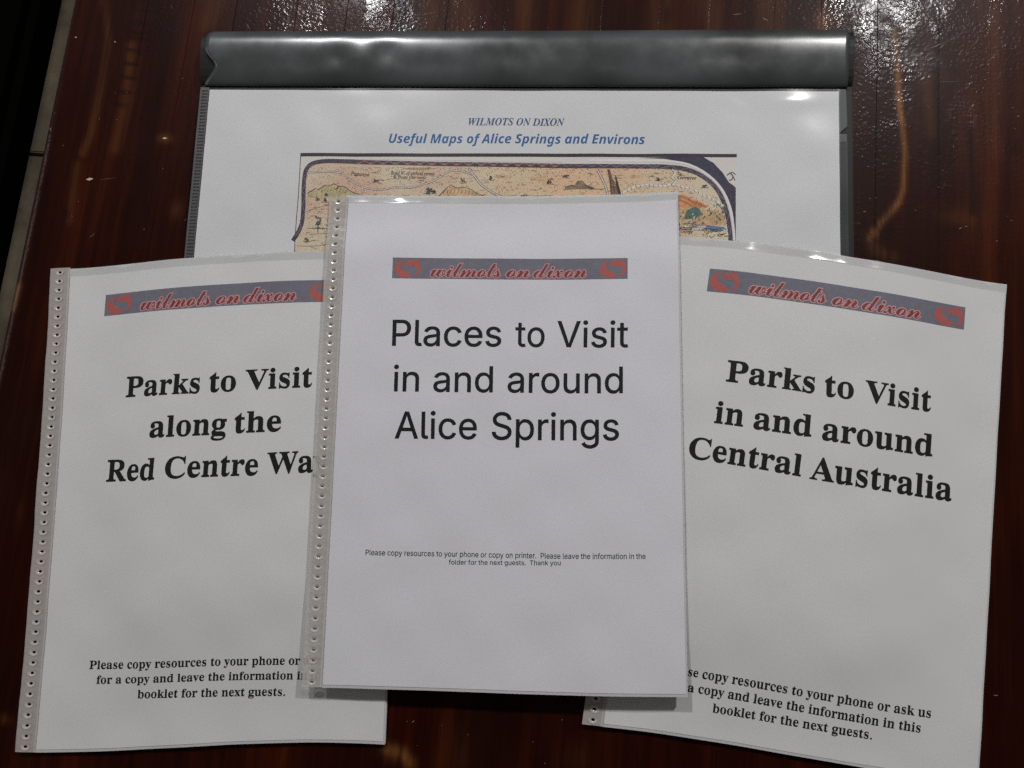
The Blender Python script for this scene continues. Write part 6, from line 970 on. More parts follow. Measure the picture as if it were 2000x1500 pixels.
 (4,'inkbrown','poly',0,[177.2,60.6,177.0,61.0,176.6,60.9,176.3,60.6,176.7,60.2,177.0,60.5]),
 (4,'scrub','poly',0,[177.2,59.9,176.9,60.4,176.4,60.2,176.1,59.8,176.4,59.6,177.0,59.6]),
 (4,'scrub','poly',0,[177.3,59.9,177.0,60.5,176.4,60.3,175.9,59.9,176.4,59.3,177.1,59.5]),
 (4,'inkbrown','poly',0,[177.9,59.6,177.6,59.9,177.1,59.9,176.9,59.6,177.0,59.1,177.8,59.3]),
 (4,'scrub','poly',0,[176.3,58.7,176.1,59.1,175.4,59.1,175.2,58.7,175.5,58.3,176.0,58.4]),
 (4,'scrub','poly',0,[177.4,59.6,177.4,60.0,177.0,59.9,176.7,59.6,177.0,59.3,177.4,59.3]),
 (4,'inkbrown','poly',0,[178.1,60.8,177.9,61.1,177.6,61.0,177.5,60.8,177.6,60.6,177.9,60.6]),
 (3,'inkbrown','line',0.27,[174.5,61.3,179.4,61.5]),
 (4,'inkbrown','poly',0,[196.1,57.0,195.5,57.4,194.9,57.5,194.5,57.0,195.0,56.6,195.7,56.7]),
 (4,'slate','poly',0,[195.3,57.7,195.0,57.9,194.7,58.0,194.7,57.7,194.7,57.5,195.0,57.6]),
 (4,'slate','poly',0,[196.4,58.3,196.1,58.5,195.5,58.5,195.5,58.2,195.6,58.0,196.0,57.9]),
 (4,'inkbrown','poly',0,[195.2,58.6,194.9,59.0,194.5,58.9,194.3,58.6,194.5,58.3,195.0,58.4]),
 (4,'slate','poly',0,[195.7,58.4,195.6,58.8,195.0,58.8,194.8,58.4,195.1,58.1,195.6,58.1]),
 (4,'slate','poly',0,[195.8,58.2,195.6,58.5,195.3,58.5,195.2,58.2,195.3,58.1,195.6,58.0]),
 (4,'inkbrown','poly',0,[196.3,57.7,195.9,58.2,195.1,58.1,195.0,57.7,195.3,57.2,195.8,57.2]),
 (4,'slate','poly',0,[195.2,58.0,195.0,58.2,194.7,58.3,194.4,58.0,194.7,57.7,195.1,57.7]),
 (4,'slate','poly',0,[196.2,58.0,196.1,58.3,195.5,58.3,195.2,58.0,195.7,57.6,196.1,57.8]),
 (4,'inkbrown','poly',0,[195.9,58.9,195.6,59.2,195.2,59.3,195.0,58.9,195.2,58.6,195.8,58.6]),
 (4,'slate','poly',0,[195.0,58.1,194.8,58.4,194.5,58.3,194.2,58.1,194.5,57.8,194.8,57.9]),
 (4,'slate','poly',0,[195.9,58.6,195.8,58.9,195.4,58.8,195.3,58.6,195.5,58.4,195.8,58.4]),
 (4,'inkbrown','poly',0,[196.5,58.2,196.3,58.3,196.0,58.4,195.8,58.2,196.0,58.1,196.4,58.0]),
 (4,'slate','poly',0,[195.2,58.4,194.9,58.7,194.4,58.7,194.3,58.4,194.6,58.2,195.0,58.2]),
 (4,'slate','poly',0,[195.7,57.7,195.3,58.1,194.8,57.9,194.6,57.7,194.9,57.2,195.4,57.4]),
 (3,'inkbrown','line',0.27,[193.3,59.2,197.6,59.5]),
 (4,'inkbrown','poly',0,[216.5,69.3,216.4,69.9,215.7,69.8,215.3,69.3,215.8,68.8,216.4,68.9]),
 (4,'olivedk','poly',0,[218.1,68.5,218.0,68.7,217.7,68.8,217.5,68.5,217.7,68.2,218.0,68.2]),
 (4,'olivedk','poly',0,[218.3,70.1,218.2,70.3,217.7,70.2,217.6,70.0,217.9,69.8,218.2,69.8]),
 (4,'inkbrown','poly',0,[218.1,69.5,217.6,69.9,217.1,69.9,216.9,69.4,217.1,69.1,217.7,69.1]),
 (4,'olivedk','poly',0,[217.6,69.8,217.5,70.2,216.9,70.1,216.8,69.8,217.0,69.5,217.5,69.5]),
 (4,'olivedk','poly',0,[220.0,68.9,219.6,69.2,219.0,69.3,218.8,68.9,219.0,68.6,219.6,68.6]),
 (4,'inkbrown','poly',0,[219.0,69.2,218.7,69.6,218.3,69.6,218.0,69.2,218.3,68.9,218.8,69.0]),
 (4,'olivedk','poly',0,[218.2,69.0,218.1,69.5,217.4,69.5,217.1,69.0,217.6,68.4,218.1,68.6]),
 (4,'olivedk','poly',0,[218.7,69.4,218.6,69.6,218.1,69.7,217.9,69.3,218.2,69.0,218.5,69.1]),
 (4,'inkbrown','poly',0,[218.7,69.7,218.2,69.9,217.6,70.1,217.6,69.7,217.8,69.1,218.2,69.3]),
 (4,'olivedk','poly',0,[219.0,69.1,218.8,69.4,218.2,69.5,217.8,69.1,218.2,68.7,218.8,68.9]),
 (4,'olivedk','poly',0,[220.1,69.3,219.7,69.7,219.1,69.7,218.6,69.2,219.1,69.0,219.7,68.9]),
 (4,'inkbrown','poly',0,[217.3,69.1,217.1,69.4,216.6,69.4,216.2,69.1,216.6,68.8,217.2,68.9]),
 (4,'olivedk','poly',0,[218.3,69.5,217.9,70.0,217.3,69.8,217.2,69.4,217.3,68.9,217.9,69.1]),
 (4,'olivedk','poly',0,[219.2,69.7,219.0,70.0,218.7,69.9,218.4,69.7,218.7,69.3,219.1,69.4]),
 (4,'inkbrown','poly',0,[219.8,68.6,219.7,68.9,219.4,68.9,219.3,68.6,219.4,68.3,219.7,68.3]),
 (3,'inkbrown','line',0.27,[216.1,70.1,221.0,70.2]),
 (4,'inkbrown','poly',0,[234.1,60.5,234.0,60.7,233.5,60.8,233.1,60.5,233.5,60.2,234.1,60.3]),
 (4,'scrub','poly',0,[235.3,60.6,235.0,61.1,234.5,61.1,234.1,60.6,234.5,60.1,235.2,60.4]),
 (4,'scrub','poly',0,[233.9,60.1,233.6,60.4,233.2,60.5,233.0,60.1,233.3,59.8,233.7,59.8]),
 (4,'inkbrown','poly',0,[233.8,61.0,233.6,61.4,232.9,61.6,232.5,61.0,232.8,60.4,233.5,60.6]),
 (4,'scrub','poly',0,[235.3,60.1,235.0,60.4,234.3,60.6,234.0,60.0,234.4,59.5,235.1,59.6]),
 (4,'scrub','poly',0,[235.3,59.6,235.2,60.0,234.5,60.0,234.3,59.6,234.6,59.3,235.1,59.4]),
 (4,'inkbrown','poly',0,[234.0,59.6,233.6,59.9,233.2,60.0,233.0,59.6,233.3,59.2,233.8,59.4]),
 (4,'scrub','poly',0,[234.3,59.8,234.1,60.1,233.8,60.0,233.7,59.8,233.9,59.4,234.3,59.6]),
 (4,'scrub','poly',0,[233.6,60.1,233.0,60.7,232.4,60.6,232.2,60.1,232.6,59.6,233.1,59.7]),
 (4,'inkbrown','poly',0,[233.6,59.9,233.5,60.2,233.2,60.2,233.1,59.9,233.2,59.6,233.6,59.7]),
 (4,'scrub','poly',0,[234.7,58.6,234.7,59.0,234.0,59.0,233.9,58.6,234.1,58.1,234.8,58.3]),
 (4,'scrub','poly',0,[235.7,60.3,235.0,60.8,234.2,60.8,234.0,60.2,234.3,59.6,235.2,59.7]),
 (4,'inkbrown','poly',0,[233.9,58.9,233.6,59.4,232.9,59.2,232.7,58.8,233.0,58.4,233.7,58.5]),
 (4,'scrub','poly',0,[235.4,60.3,235.0,60.7,234.4,60.7,234.2,60.3,234.6,59.9,235.0,60.0]),
 (4,'scrub','poly',0,[236.1,58.1,235.9,58.6,235.2,58.4,234.8,58.1,235.2,57.7,235.9,57.7]),
 (4,'inkbrown','poly',0,[233.6,59.9,233.2,60.1,232.7,60.1,232.5,59.8,232.8,59.5,233.3,59.6]),
 (4,'scrub','poly',0,[234.2,60.3,234.0,60.6,233.6,60.6,233.5,60.3,233.6,60.0,234.1,60.1]),
 (3,'inkbrown','line',0.27,[231.4,61.3,237.3,61.5]),
 (4,'inkbrown','poly',0,[244.6,55.9,244.1,56.4,243.5,56.3,243.4,55.9,243.6,55.4,244.1,55.5]),
 (4,'slate','poly',0,[245.2,55.8,245.1,56.3,244.5,56.2,244.3,55.8,244.5,55.3,245.1,55.4]),
 (4,'slate','poly',0,[247.0,55.7,246.6,56.1,246.0,56.2,245.6,55.7,246.1,55.4,246.8,55.2]),
 (4,'inkbrown','poly',0,[244.3,56.1,244.2,56.5,243.4,56.4,242.9,56.0,243.5,55.8,244.2,55.7]),
 (4,'slate','poly',0,[245.5,56.0,245.2,56.3,244.8,56.3,244.7,56.0,244.9,55.8,245.3,55.9]),
 (4,'slate','poly',0,[243.6,56.4,243.5,57.0,242.8,56.7,242.3,56.3,242.8,55.7,243.5,56.0]),
 (4,'inkbrown','poly',0,[244.8,56.1,244.5,56.5,243.9,56.5,243.8,56.0,244.0,55.8,244.6,55.7]),
 (4,'slate','poly',0,[246.1,55.8,245.6,56.4,245.0,56.2,244.6,55.8,244.9,55.2,245.5,55.3]),
 (4,'slate','poly',0,[245.9,56.9,245.6,57.2,245.1,57.1,245.1,56.8,245.3,56.6,245.6,56.6]),
 (4,'inkbrown','poly',0,[244.0,56.3,243.9,56.5,243.5,56.5,243.4,56.2,243.6,56.1,244.0,56.1]),
 (4,'slate','poly',0,[245.6,55.4,245.5,55.6,245.1,55.6,245.0,55.4,245.1,55.1,245.6,55.3]),
 (4,'slate','poly',0,[244.0,56.1,243.8,56.6,243.0,56.7,243.0,56.1,243.2,55.7,243.7,55.9]),
 (4,'inkbrown','poly',0,[245.7,55.7,245.1,56.2,244.4,56.3,243.8,55.7,244.5,55.2,245.0,55.4]),
 (4,'slate','poly',0,[245.6,56.9,245.3,57.3,245.0,57.1,244.8,56.9,245.0,56.6,245.4,56.7]),
 (4,'slate','poly',0,[245.3,56.2,245.0,56.6,244.6,56.4,244.3,56.2,244.6,56.0,245.2,56.0]),
 (4,'inkbrown','poly',0,[244.9,56.5,244.5,56.8,243.9,56.8,243.5,56.4,243.9,56.1,244.6,55.9]),
 (4,'slate','poly',0,[243.9,56.3,243.6,56.6,243.3,56.5,243.2,56.3,243.3,56.1,243.7,56.1]),
 (3,'inkbrown','line',0.27,[242.2,57.2,247.6,57.4]),
 (4,'inkbrown','poly',0,[303.9,58.0,303.8,58.3,303.5,58.2,303.3,57.9,303.5,57.7,303.8,57.8]),
 (4,'scrub','poly',0,[305.0,57.5,304.9,57.8,304.3,57.8,304.3,57.5,304.4,57.3,304.8,57.2]),
 (4,'scrub','poly',0,[306.2,57.8,305.9,58.0,305.6,58.1,305.3,57.8,305.6,57.6,306.0,57.7]),
 (4,'inkbrown','poly',0,[305.1,57.1,304.9,57.4,304.4,57.6,304.0,57.1,304.4,56.8,304.9,56.7]),
 (4,'scrub','poly',0,[304.6,57.5,304.3,57.8,303.8,57.8,303.6,57.4,303.9,57.1,304.4,57.2]),
 (4,'scrub','poly',0,[305.9,57.9,305.7,58.2,305.3,58.2,305.0,57.9,305.4,57.5,305.8,57.8]),
 (4,'inkbrown','poly',0,[304.8,57.3,304.6,57.6,304.2,57.6,304.1,57.3,304.2,57.0,304.5,57.1]),
 (4,'scrub','poly',0,[304.9,57.5,304.5,57.8,303.9,57.9,303.7,57.5,304.0,57.3,304.6,57.1]),
 (4,'scrub','poly',0,[304.2,58.0,303.8,58.3,303.4,58.2,303.4,58.0,303.5,57.8,303.8,57.8]),
 (4,'inkbrown','poly',0,[305.3,56.9,305.0,57.3,304.6,57.3,304.4,56.9,304.5,56.5,305.0,56.6]),
 (4,'scrub','poly',0,[305.3,58.2,305.2,58.7,304.7,58.5,304.2,58.1,304.7,57.7,305.4,57.8]),
 (4,'scrub','poly',0,[304.5,57.3,304.3,57.5,303.8,57.6,303.8,57.3,303.9,57.0,304.2,57.0]),
 (4,'inkbrown','poly',0,[304.5,57.0,304.3,57.2,304.0,57.2,303.9,57.0,304.0,56.8,304.3,56.8]),
 (4,'scrub','poly',0,[305.5,57.4,305.1,57.7,304.5,57.8,304.5,57.4,304.7,57.0,305.2,57.2]),
 (4,'scrub','poly',0,[305.0,58.1,304.8,58.5,304.1,58.4,304.0,58.1,304.3,57.9,304.8,57.8]),
 (4,'inkbrown','poly',0,[304.1,56.7,303.8,56.9,303.4,57.0,303.2,56.7,303.3,56.3,303.8,56.5]),
 (3,'inkbrown','line',0.27,[302.3,58.5,307.1,58.7]),
 (4,'inkbrown','poly',0,[334.5,61.4,334.1,61.8,333.6,61.8,333.6,61.3,333.7,61.1,334.3,61.0]),
 (4,'slate','poly',0,[334.0,61.3,333.6,61.6,333.2,61.6,332.8,61.3,333.2,60.8,333.8,61.1]),
 (4,'slate','poly',0,[336.0,61.1,335.8,61.6,335.4,61.5,335.2,61.1,335.4,60.6,336.0,60.9]),
 (4,'inkbrown','poly',0,[334.4,61.0,334.1,61.3,333.6,61.4,333.4,61.0,333.7,60.6,334.1,60.7]),
 (4,'slate','poly',0,[334.6,61.2,334.3,61.4,334.1,61.5,333.9,61.2,334.0,61.0,334.4,61.0]),
 (4,'slate','poly',0,[333.6,62.5,333.4,63.0,332.8,62.9,332.3,62.5,332.9,62.0,333.5,62.1]),
 (4,'inkbrown','poly',0,[336.7,62.2,336.4,62.5,336.1,62.4,336.0,62.2,336.1,62.1,336.5,62.1]),
 (4,'slate','poly',0,[336.1,60.9,335.5,61.4,334.9,61.5,334.7,60.9,334.9,60.6,335.7,60.5]),
 (4,'slate','poly',0,[334.1,61.2,334.0,61.5,333.4,61.7,333.2,61.1,333.4,60.8,334.0,60.8]),
 (4,'inkbrown','poly',0,[335.3,61.3,335.0,61.7,334.4,61.7,334.0,61.2,334.4,60.9,335.0,60.9]),
 (4,'slate','poly',0,[334.6,61.6,334.5,61.9,334.1,61.9,333.7,61.6,334.1,61.3,334.5,61.3]),
 (4,'slate','poly',0,[335.5,61.7,335.3,62.0,334.8,62.1,334.7,61.7,334.8,61.4,335.5,61.4]),
 (4,'inkbrown','poly',0,[334.3,61.8,334.1,62.3,333.6,62.1,333.5,61.8,333.7,61.5,334.2,61.5]),
 (4,'slate','poly',0,[335.0,62.3,334.8,62.5,334.4,62.5,334.1,62.2,334.4,62.0,334.8,62.1]),
 (4,'slate','poly',0,[334.5,61.3,334.2,61.7,333.5,61.7,333.5,61.3,333.7,61.0,334.2,60.9]),
 (4,'inkbrown','poly',0,[335.1,61.6,334.5,61.9,334.0,62.1,333.5,61.5,334.0,61.0,334.6,61.1]),
 (4,'slate','poly',0,[334.2,61.6,334.1,61.9,333.5,61.9,333.3,61.5,333.7,61.3,334.2,61.3]),
 (3,'inkbrown','line',0.27,[331.8,62.6,337.0,62.7]),
 (4,'inkbrown','poly',0,[87.0,70.2,86.8,70.6,86.2,70.6,85.9,70.1,86.3,69.8,87.0,69.8]),
 (4,'scrub','poly',0,[87.4,70.7,87.0,71.1,86.6,71.0,86.2,70.7,86.6,70.2,87.2,70.3]),
 (4,'scrub','poly',0,[86.9,69.5,86.6,69.9,86.2,69.7,85.9,69.5,86.2,69.1,86.7,69.3]),
 (4,'inkbrown','poly',0,[86.6,69.6,86.4,70.0,86.0,69.9,85.8,69.6,86.0,69.4,86.4,69.4]),
 (4,'scrub','poly',0,[87.2,70.1,87.1,70.3,86.8,70.4,86.7,70.1,86.8,69.9,87.2,69.9]),
 (4,'scrub','poly',0,[86.1,69.2,85.9,69.6,85.6,69.5,85.4,69.2,85.5,69.0,86.1,69.0]),
 (4,'inkbrown','poly',0,[86.6,70.4,86.6,70.7,86.2,70.8,85.9,70.4,86.3,70.2,86.5,70.1]),
 (4,'scrub','poly',0,[86.2,69.8,85.9,70.1,85.5,70.2,85.1,69.8,85.5,69.3,85.9,69.5]),
 (4,'scrub','poly',0,[86.1,70.3,85.9,70.9,85.3,70.8,85.0,70.3,85.2,70.0,85.7,69.9]),
 (4,'inkbrown','poly',0,[85.5,70.2,85.3,70.4,85.0,70.4,84.9,70.1,85.0,69.9,85.4,69.9]),
 (4,'scrub','poly',0,[87.1,70.3,87.0,70.6,86.6,70.5,86.4,70.3,86.5,70.1,87.0,70.0]),
 (4,'scrub','poly',0,[86.3,70.6,85.9,70.9,85.4,71.0,85.2,70.6,85.3,70.1,85.8,70.3]),
 (4,'inkbrown','poly',0,[87.1,71.1,86.9,71.2,86.6,71.2,86.4,71.1,86.7,70.9,87.0,70.9]),
 (4,'scrub','poly',0,[85.9,70.1,85.8,70.3,85.4,70.3,85.3,70.1,85.5,69.8,85.8,70.0]),
 (4,'scrub','poly',0,[87.4,70.3,87.3,70.7,86.8,70.7,86.4,70.3,86.8,69.9,87.2,70.0]),
 (3,'inkbrown','line',0.27,[84.6,71.2,89.0,71.4]),
 (4,'inkbrown','poly',0,[79.6,73.3,79.6,73.5,79.2,73.6,79.1,73.3,79.3,73.1,79.5,73.2]),
 (4,'slate','poly',0,[80.7,74.3,80.5,74.6,80.2,74.5,80.0,74.3,80.2,74.2,80.6,74.2]),
 (4,'slate','poly',0,[80.5,72.0,80.1,72.6,79.4,72.4,79.2,72.0,79.5,71.6,80.1,71.6]),
 (4,'inkbrown','poly',0,[80.8,73.1,80.7,73.3,80.3,73.3,80.1,73.1,80.3,72.8,80.7,72.9]),
 (4,'slate','poly',0,[81.2,72.8,80.8,73.1,80.3,73.1,79.9,72.8,80.4,72.4,81.0,72.5]),
 (4,'slate','poly',0,[81.1,73.4,80.9,73.7,80.3,73.9,80.2,73.4,80.5,72.9,81.0,73.0]),
 (4,'inkbrown','poly',0,[80.6,73.3,80.5,73.7,79.8,73.7,79.8,73.3,80.0,73.0,80.5,73.0]),
 (4,'slate','poly',0,[81.6,73.2,81.5,73.5,81.0,73.4,80.8,73.2,81.1,73.0,81.4,73.0]),
 (4,'slate','poly',0,[81.6,72.7,81.3,73.1,80.5,73.1,80.2,72.7,80.7,72.2,81.1,72.4]),
 (4,'inkbrown','poly',0,[82.4,73.0,82.0,73.3,81.5,73.4,81.3,73.0,81.5,72.5,82.0,72.8]),
 (4,'slate','poly',0,[80.8,73.0,80.5,73.3,80.0,73.2,79.9,73.0,80.0,72.7,80.6,72.8]),
 (4,'slate','poly',0,[80.6,72.6,80.4,72.9,79.8,72.9,79.6,72.6,80.0,72.2,80.4,72.4]),
 (4,'inkbrown','poly',0,[80.8,72.6,80.7,72.9,80.3,72.8,80.2,72.5,80.3,72.3,80.7,72.3]),
 (4,'slate','poly',0,[80.8,72.6,80.5,73.1,80.0,73.0,79.7,72.6,80.0,72.4,80.5,72.3]),
 (3,'inkbrown','line',0.27,[78.8,73.8,82.7,74.0]),
 (4,'inkbrown','poly',0,[86.2,72.6,85.8,73.2,85.1,73.1,84.6,72.6,85.3,72.3,85.8,72.1]),
 (4,'slate','poly',0,[85.9,74.5,85.9,74.7,85.4,74.8,84.9,74.4,85.4,74.2,85.8,74.2]),
 (4,'slate','poly',0,[87.2,74.2,86.9,74.6,86.3,74.7,86.0,74.2,86.4,73.7,87.0,73.8]),
 (4,'inkbrown','poly',0,[86.4,73.3,86.1,73.5,85.6,73.6,85.4,73.3,85.7,73.1,86.1,72.9]),
 (4,'slate','poly',0,[86.8,73.5,86.5,74.0,85.9,73.9,85.6,73.5,85.8,73.0,86.5,73.2]),
 (4,'slate','poly',0,[86.2,74.0,85.9,74.2,85.6,74.3,85.3,74.0,85.7,73.8,86.0,73.8]),
 (4,'inkbrown','poly',0,[86.4,74.2,86.1,74.7,85.4,74.5,85.2,74.2,85.4,73.7,86.1,73.9]),
 (4,'slate','poly',0,[86.1,73.6,85.7,74.0,85.2,74.0,84.8,73.5,85.2,73.0,85.7,73.3]),
 (4,'slate','poly',0,[86.6,74.4,86.4,74.6,86.0,74.6,85.7,74.4,86.0,74.2,86.3,74.1]),
 (4,'inkbrown','poly',0,[86.2,73.5,85.9,74.1,85.3,74.0,85.1,73.5,85.3,72.9,85.8,73.0]),
 (4,'slate','poly',0,[86.2,74.1,86.0,74.6,85.4,74.6,85.0,74.1,85.3,73.6,86.0,73.8]),
 (4,'slate','poly',0,[86.5,73.8,86.2,74.3,85.4,74.3,85.2,73.8,85.6,73.2,86.1,73.4]),
 (4,'inkbrown','poly',0,[85.8,74.0,85.7,74.3,85.3,74.3,85.2,74.0,85.4,73.8,85.7,73.7]),
 (4,'slate','poly',0,[85.8,73.8,85.6,74.3,84.7,74.2,84.3,73.8,84.8,73.3,85.6,73.3]),
 (4,'slate','poly',0,[86.3,73.3,86.0,73.5,85.5,73.5,85.3,73.3,85.5,73.0,86.0,73.0]),
 (4,'inkbrown','poly',0,[84.0,74.5,83.8,74.7,83.5,74.7,83.3,74.5,83.4,74.4,83.8,74.4]),
 (3,'inkbrown','line',0.27,[83.2,75.2,88.2,75.4]),
 (4,'inkbrown','poly',0,[74.6,98.9,74.5,99.3,73.9,99.4,73.5,98.9,74.0,98.6,74.6,98.7]),
 (4,'olivedk','poly',0,[75.2,98.9,75.0,99.1,74.5,99.3,74.3,98.8,74.5,98.4,75.1,98.5]),
 (4,'olivedk','poly',0,[75.1,99.6,74.9,99.9,74.6,99.8,74.4,99.6,74.6,99.3,74.9,99.4]),
 (4,'inkbrown','poly',0,[75.1,98.2,74.8,98.7,74.3,98.6,74.2,98.2,74.4,97.8,75.0,97.9]),
 (4,'olivedk','poly',0,[75.5,98.5,75.1,98.8,74.6,98.8,74.5,98.5,74.6,98.2,75.2,98.3]),
 (4,'olivedk','poly',0,[76.8,100.0,76.3,100.3,75.7,100.5,75.4,100.0,75.6,99.5,76.4,99.6]),
 (4,'inkbrown','poly',0,[75.7,99.7,75.4,100.0,74.8,99.9,74.7,99.7,75.0,99.3,75.4,99.4]),
 (4,'olivedk','poly',0,[74.6,99.4,74.6,99.6,74.1,99.7,74.0,99.4,74.2,99.1,74.5,99.1]),
 (4,'olivedk','poly',0,[76.8,99.5,76.5,99.9,76.0,99.8,76.0,99.5,76.2,99.1,76.7,99.3]),
 (4,'inkbrown','poly',0,[76.2,98.8,75.9,99.0,75.6,99.0,75.5,98.8,75.6,98.6,76.1,98.5]),
 (4,'olivedk','poly',0,[74.8,99.4,74.7,99.8,74.3,99.7,73.9,99.3,74.2,99.0,74.7,99.1]),
 (4,'olivedk','poly',0,[75.8,98.8,75.8,99.2,75.2,99.0,75.1,98.8,75.3,98.6,75.7,98.5]),
 (4,'inkbrown','poly',0,[76.2,100.5,75.8,100.8,75.1,100.9,75.1,100.5,75.3,99.9,76.0,100.2]),
 (4,'olivedk','poly',0,[75.0,100.6,74.7,100.9,74.1,100.9,73.9,100.6,74.2,100.3,74.7,100.3]),
 (4,'olivedk','poly',0,[76.4,99.5,76.2,99.8,75.8,99.8,75.5,99.5,75.9,99.1,76.4,99.3]),
 (4,'inkbrown','poly',0,[76.0,98.9,75.7,99.2,75.3,99.3,74.9,98.9,75.2,98.5,75.8,98.7]),
 (3,'inkbrown','line',0.27,[72.8,100.5,77.8,100.7]),
 (4,'slate','poly',0,[83.2,89.7,82.9,90.3,82.2,90.2,81.9,89.7,82.2,89.2,82.9,89.2]),
 (4,'scrub','poly',0,[80.5,85.1,80.3,85.5,79.9,85.5,79.7,85.1,79.9,84.7,80.4,84.8]),
 (4,'teal','poly',0,[82.8,85.1,82.4,85.8,81.5,85.8,81.1,85.1,81.5,84.4,82.4,84.5]),
 (4,'slate','poly',0,[83.9,87.9,83.5,88.7,82.6,88.6,82.1,87.9,82.6,87.1,83.5,87.3]),
 (4,'scrub','poly',0,[81.8,88.4,81.6,89.0,81.0,88.9,80.6,88.4,81.0,87.9,81.6,88.0]),
 (4,'teal','poly',0,[83.0,91.3,82.7,91.7,82.2,91.7,81.9,91.2,82.2,90.8,82.8,90.9]),
 (4,'slate','poly',0,[83.4,88.3,83.0,89.0,82.2,89.0,81.8,88.3,82.2,87.6,83.1,87.7]),
 (4,'scrub','poly',0,[84.1,86.6,83.9,87.0,83.4,87.0,83.2,86.6,83.4,86.2,83.9,86.3]),
 (4,'teal','poly',0,[82.8,88.8,82.4,89.4,81.6,89.4,81.2,88.7,81.6,88.1,82.4,88.2]),
 (4,'slate','poly',0,[83.9,89.2,83.5,89.9,82.7,89.9,82.3,89.2,82.8,88.5,83.6,88.6]),
 (4,'scrub','poly',0,[82.3,88.7,82.0,89.4,81.1,89.4,80.7,88.6,81.2,88.0,82.0,88.1]),
 (4,'teal','poly',0,[84.2,87.3,83.9,87.9,83.2,87.9,82.8,87.2,83.2,86.7,83.9,86.8]),
 (4,'slate','poly',0,[83.9,89.0,83.7,89.4,83.2,89.4,83.0,89.0,83.2,88.6,83.7,88.7]),
 (4,'scrub','poly',0,[81.1,84.3,80.8,85.0,80.0,84.9,79.7,84.3,80.1,83.7,80.8,83.8]),
 (4,'teal','poly',0,[82.8,87.7,82.5,88.3,81.7,88.3,81.4,87.6,81.8,87.0,82.5,87.1]),
 (4,'slate','poly',0,[82.2,89.4,81.8,90.0,81.0,90.0,80.7,89.3,81.1,88.7,81.9,88.8]),
 (4,'scrub','poly',0,[83.6,91.9,83.4,92.4,82.9,92.3,82.6,91.9,82.9,91.5,83.4,91.6]),
 (4,'teal','poly',0,[81.9,85.5,81.6,86.1,80.9,86.1,80.6,85.5,80.9,85.0,81.6,85.1]),
 (4,'slate','poly',0,[82.5,88.4,82.2,89.0,81.5,89.0,81.2,88.4,81.5,87.9,82.2,88.0]),
 (4,'scrub','poly',0,[82.1,88.8,81.9,89.2,81.5,89.2,81.2,88.8,81.5,88.4,81.9,88.5]),
 (4,'teal','poly',0,[81.5,89.6,81.2,90.1,80.6,90.1,80.3,89.6,80.7,89.1,81.3,89.2]),
 (4,'slate','poly',0,[84.0,86.1,83.7,86.7,82.9,86.7,82.5,86.0,82.9,85.4,83.7,85.5]),
 (4,'inkbrown','line',0.53,[82.1,90.0,82.5,94.9]),
 (4,'slate','line',0.47,[78.4,92.0,86.7,91.9]),
 (3,'inkbrown','taper',0.43,[74.8,80.8,80.9,78.7,89.3,76.6]),
 (3,'rust','line',0.33,[76.7,96.0,90.7,95.1]),
 (3,'rust','line',0.3,[69.0,103.4,79.4,103.5,91.2,102.0]),
 (3,'inkbrown','line',0.23,[75.0,92.1,90.5,92.2]),
 (3,'tanline','line',0.4,[128.5,71.1,142.1,69.6]),
 (3,'tanline','line',0.4,[152.4,71.6,165.9,69.3]),
 (3,'tanline','line',0.4,[176.2,71.4,189.6,69.0]),
 (3,'tanline','line',0.4,[199.8,70.3,213.2,68.7]),
 (3,'tanline','line',0.4,[223.3,69.2,236.6,68.4]),
 (3,'tanline','line',0.31,[246.5,59.2,248.0,59.3,249.5,59.1]),
 (2,'mound','line',0.47,[253.0,54.2,253.6,54.0,254.3,54.1]),
 (3,'tanline','line',0.37,[305.3,66.7,306.0,66.2,306.7,67.0]),
 (2,'rockface','line',0.21,[102.3,59.5,103.5,58.9,104.7,59.4]),
 (3,'rust','line',0.45,[168.0,57.8,168.9,57.3,169.9,57.9]),
 (2,'tanline','line',0.41,[137.7,70.2,138.5,69.7,139.4,70.3]),
 (3,'mound','line',0.23,[188.4,66.0,190.1,66.1,191.7,65.9]),
 (3,'rockface','line',0.22,[175.2,66.7,176.6,67.0,178.0,67.1]),
 (2,'rust','line',0.23,[118.7,55.2,119.5,54.7,120.3,54.9]),
 (3,'tanline','line',0.31,[316.7,62.3,318.3,61.7,319.9,62.0]),
 (2,'mound','line',0.48,[221.7,53.1,223.5,52.9,225.4,53.4]),
 (3,'tanline','line',0.26,[242.1,62.7,243.1,62.5,244.0,62.6]),
 (2,'rockface','line',0.47,[108.8,57.5,109.6,56.9,110.4,57.4]),
 (3,'rust','line',0.45,[100.3,60.9,100.9,61.0,101.4,61.4]),
 (2,'tanline','line',0.28,[158.8,69.8,159.8,69.7,160.8,69.9]),
 (3,'mound','line',0.29,[173.7,53.6,174.4,53.6,175.1,54.0]),
 (2,'tanline','line',0.24,[251.0,63.4,252.1,63.2,253.2,63.5]),
 (3,'rockface','line',0.43,[299.2,53.5,300.7,53.5,302.2,53.6]),
 (2,'rust','line',0.52,[271.4,65.7,273.1,65.5,274.9,65.5]),
 (3,'tanline','line',0.3,[145.8,61.0,147.3,61.2,148.8,61.1]),
 (2,'mound','line',0.3,[277.5,55.1,279.0,55.2,280.5,55.2]),
 (3,'tanline','line',0.51,[271.6,55.3,272.5,55.1,273.5,55.3]),
 (2,'rockface','line',0.54,[307.6,60.6,308.2,60.2,308.9,60.5]),
 (3,'rust','line',0.49,[147.5,60.0,149.3,60.1,151.1,60.3]),
 (2,'tanline','line',0.27,[299.9,55.6,300.8,55.3,301.7,55.4]),
 (3,'mound','line',0.32,[308.0,56.9,309.2,56.5,310.3,57.4]),
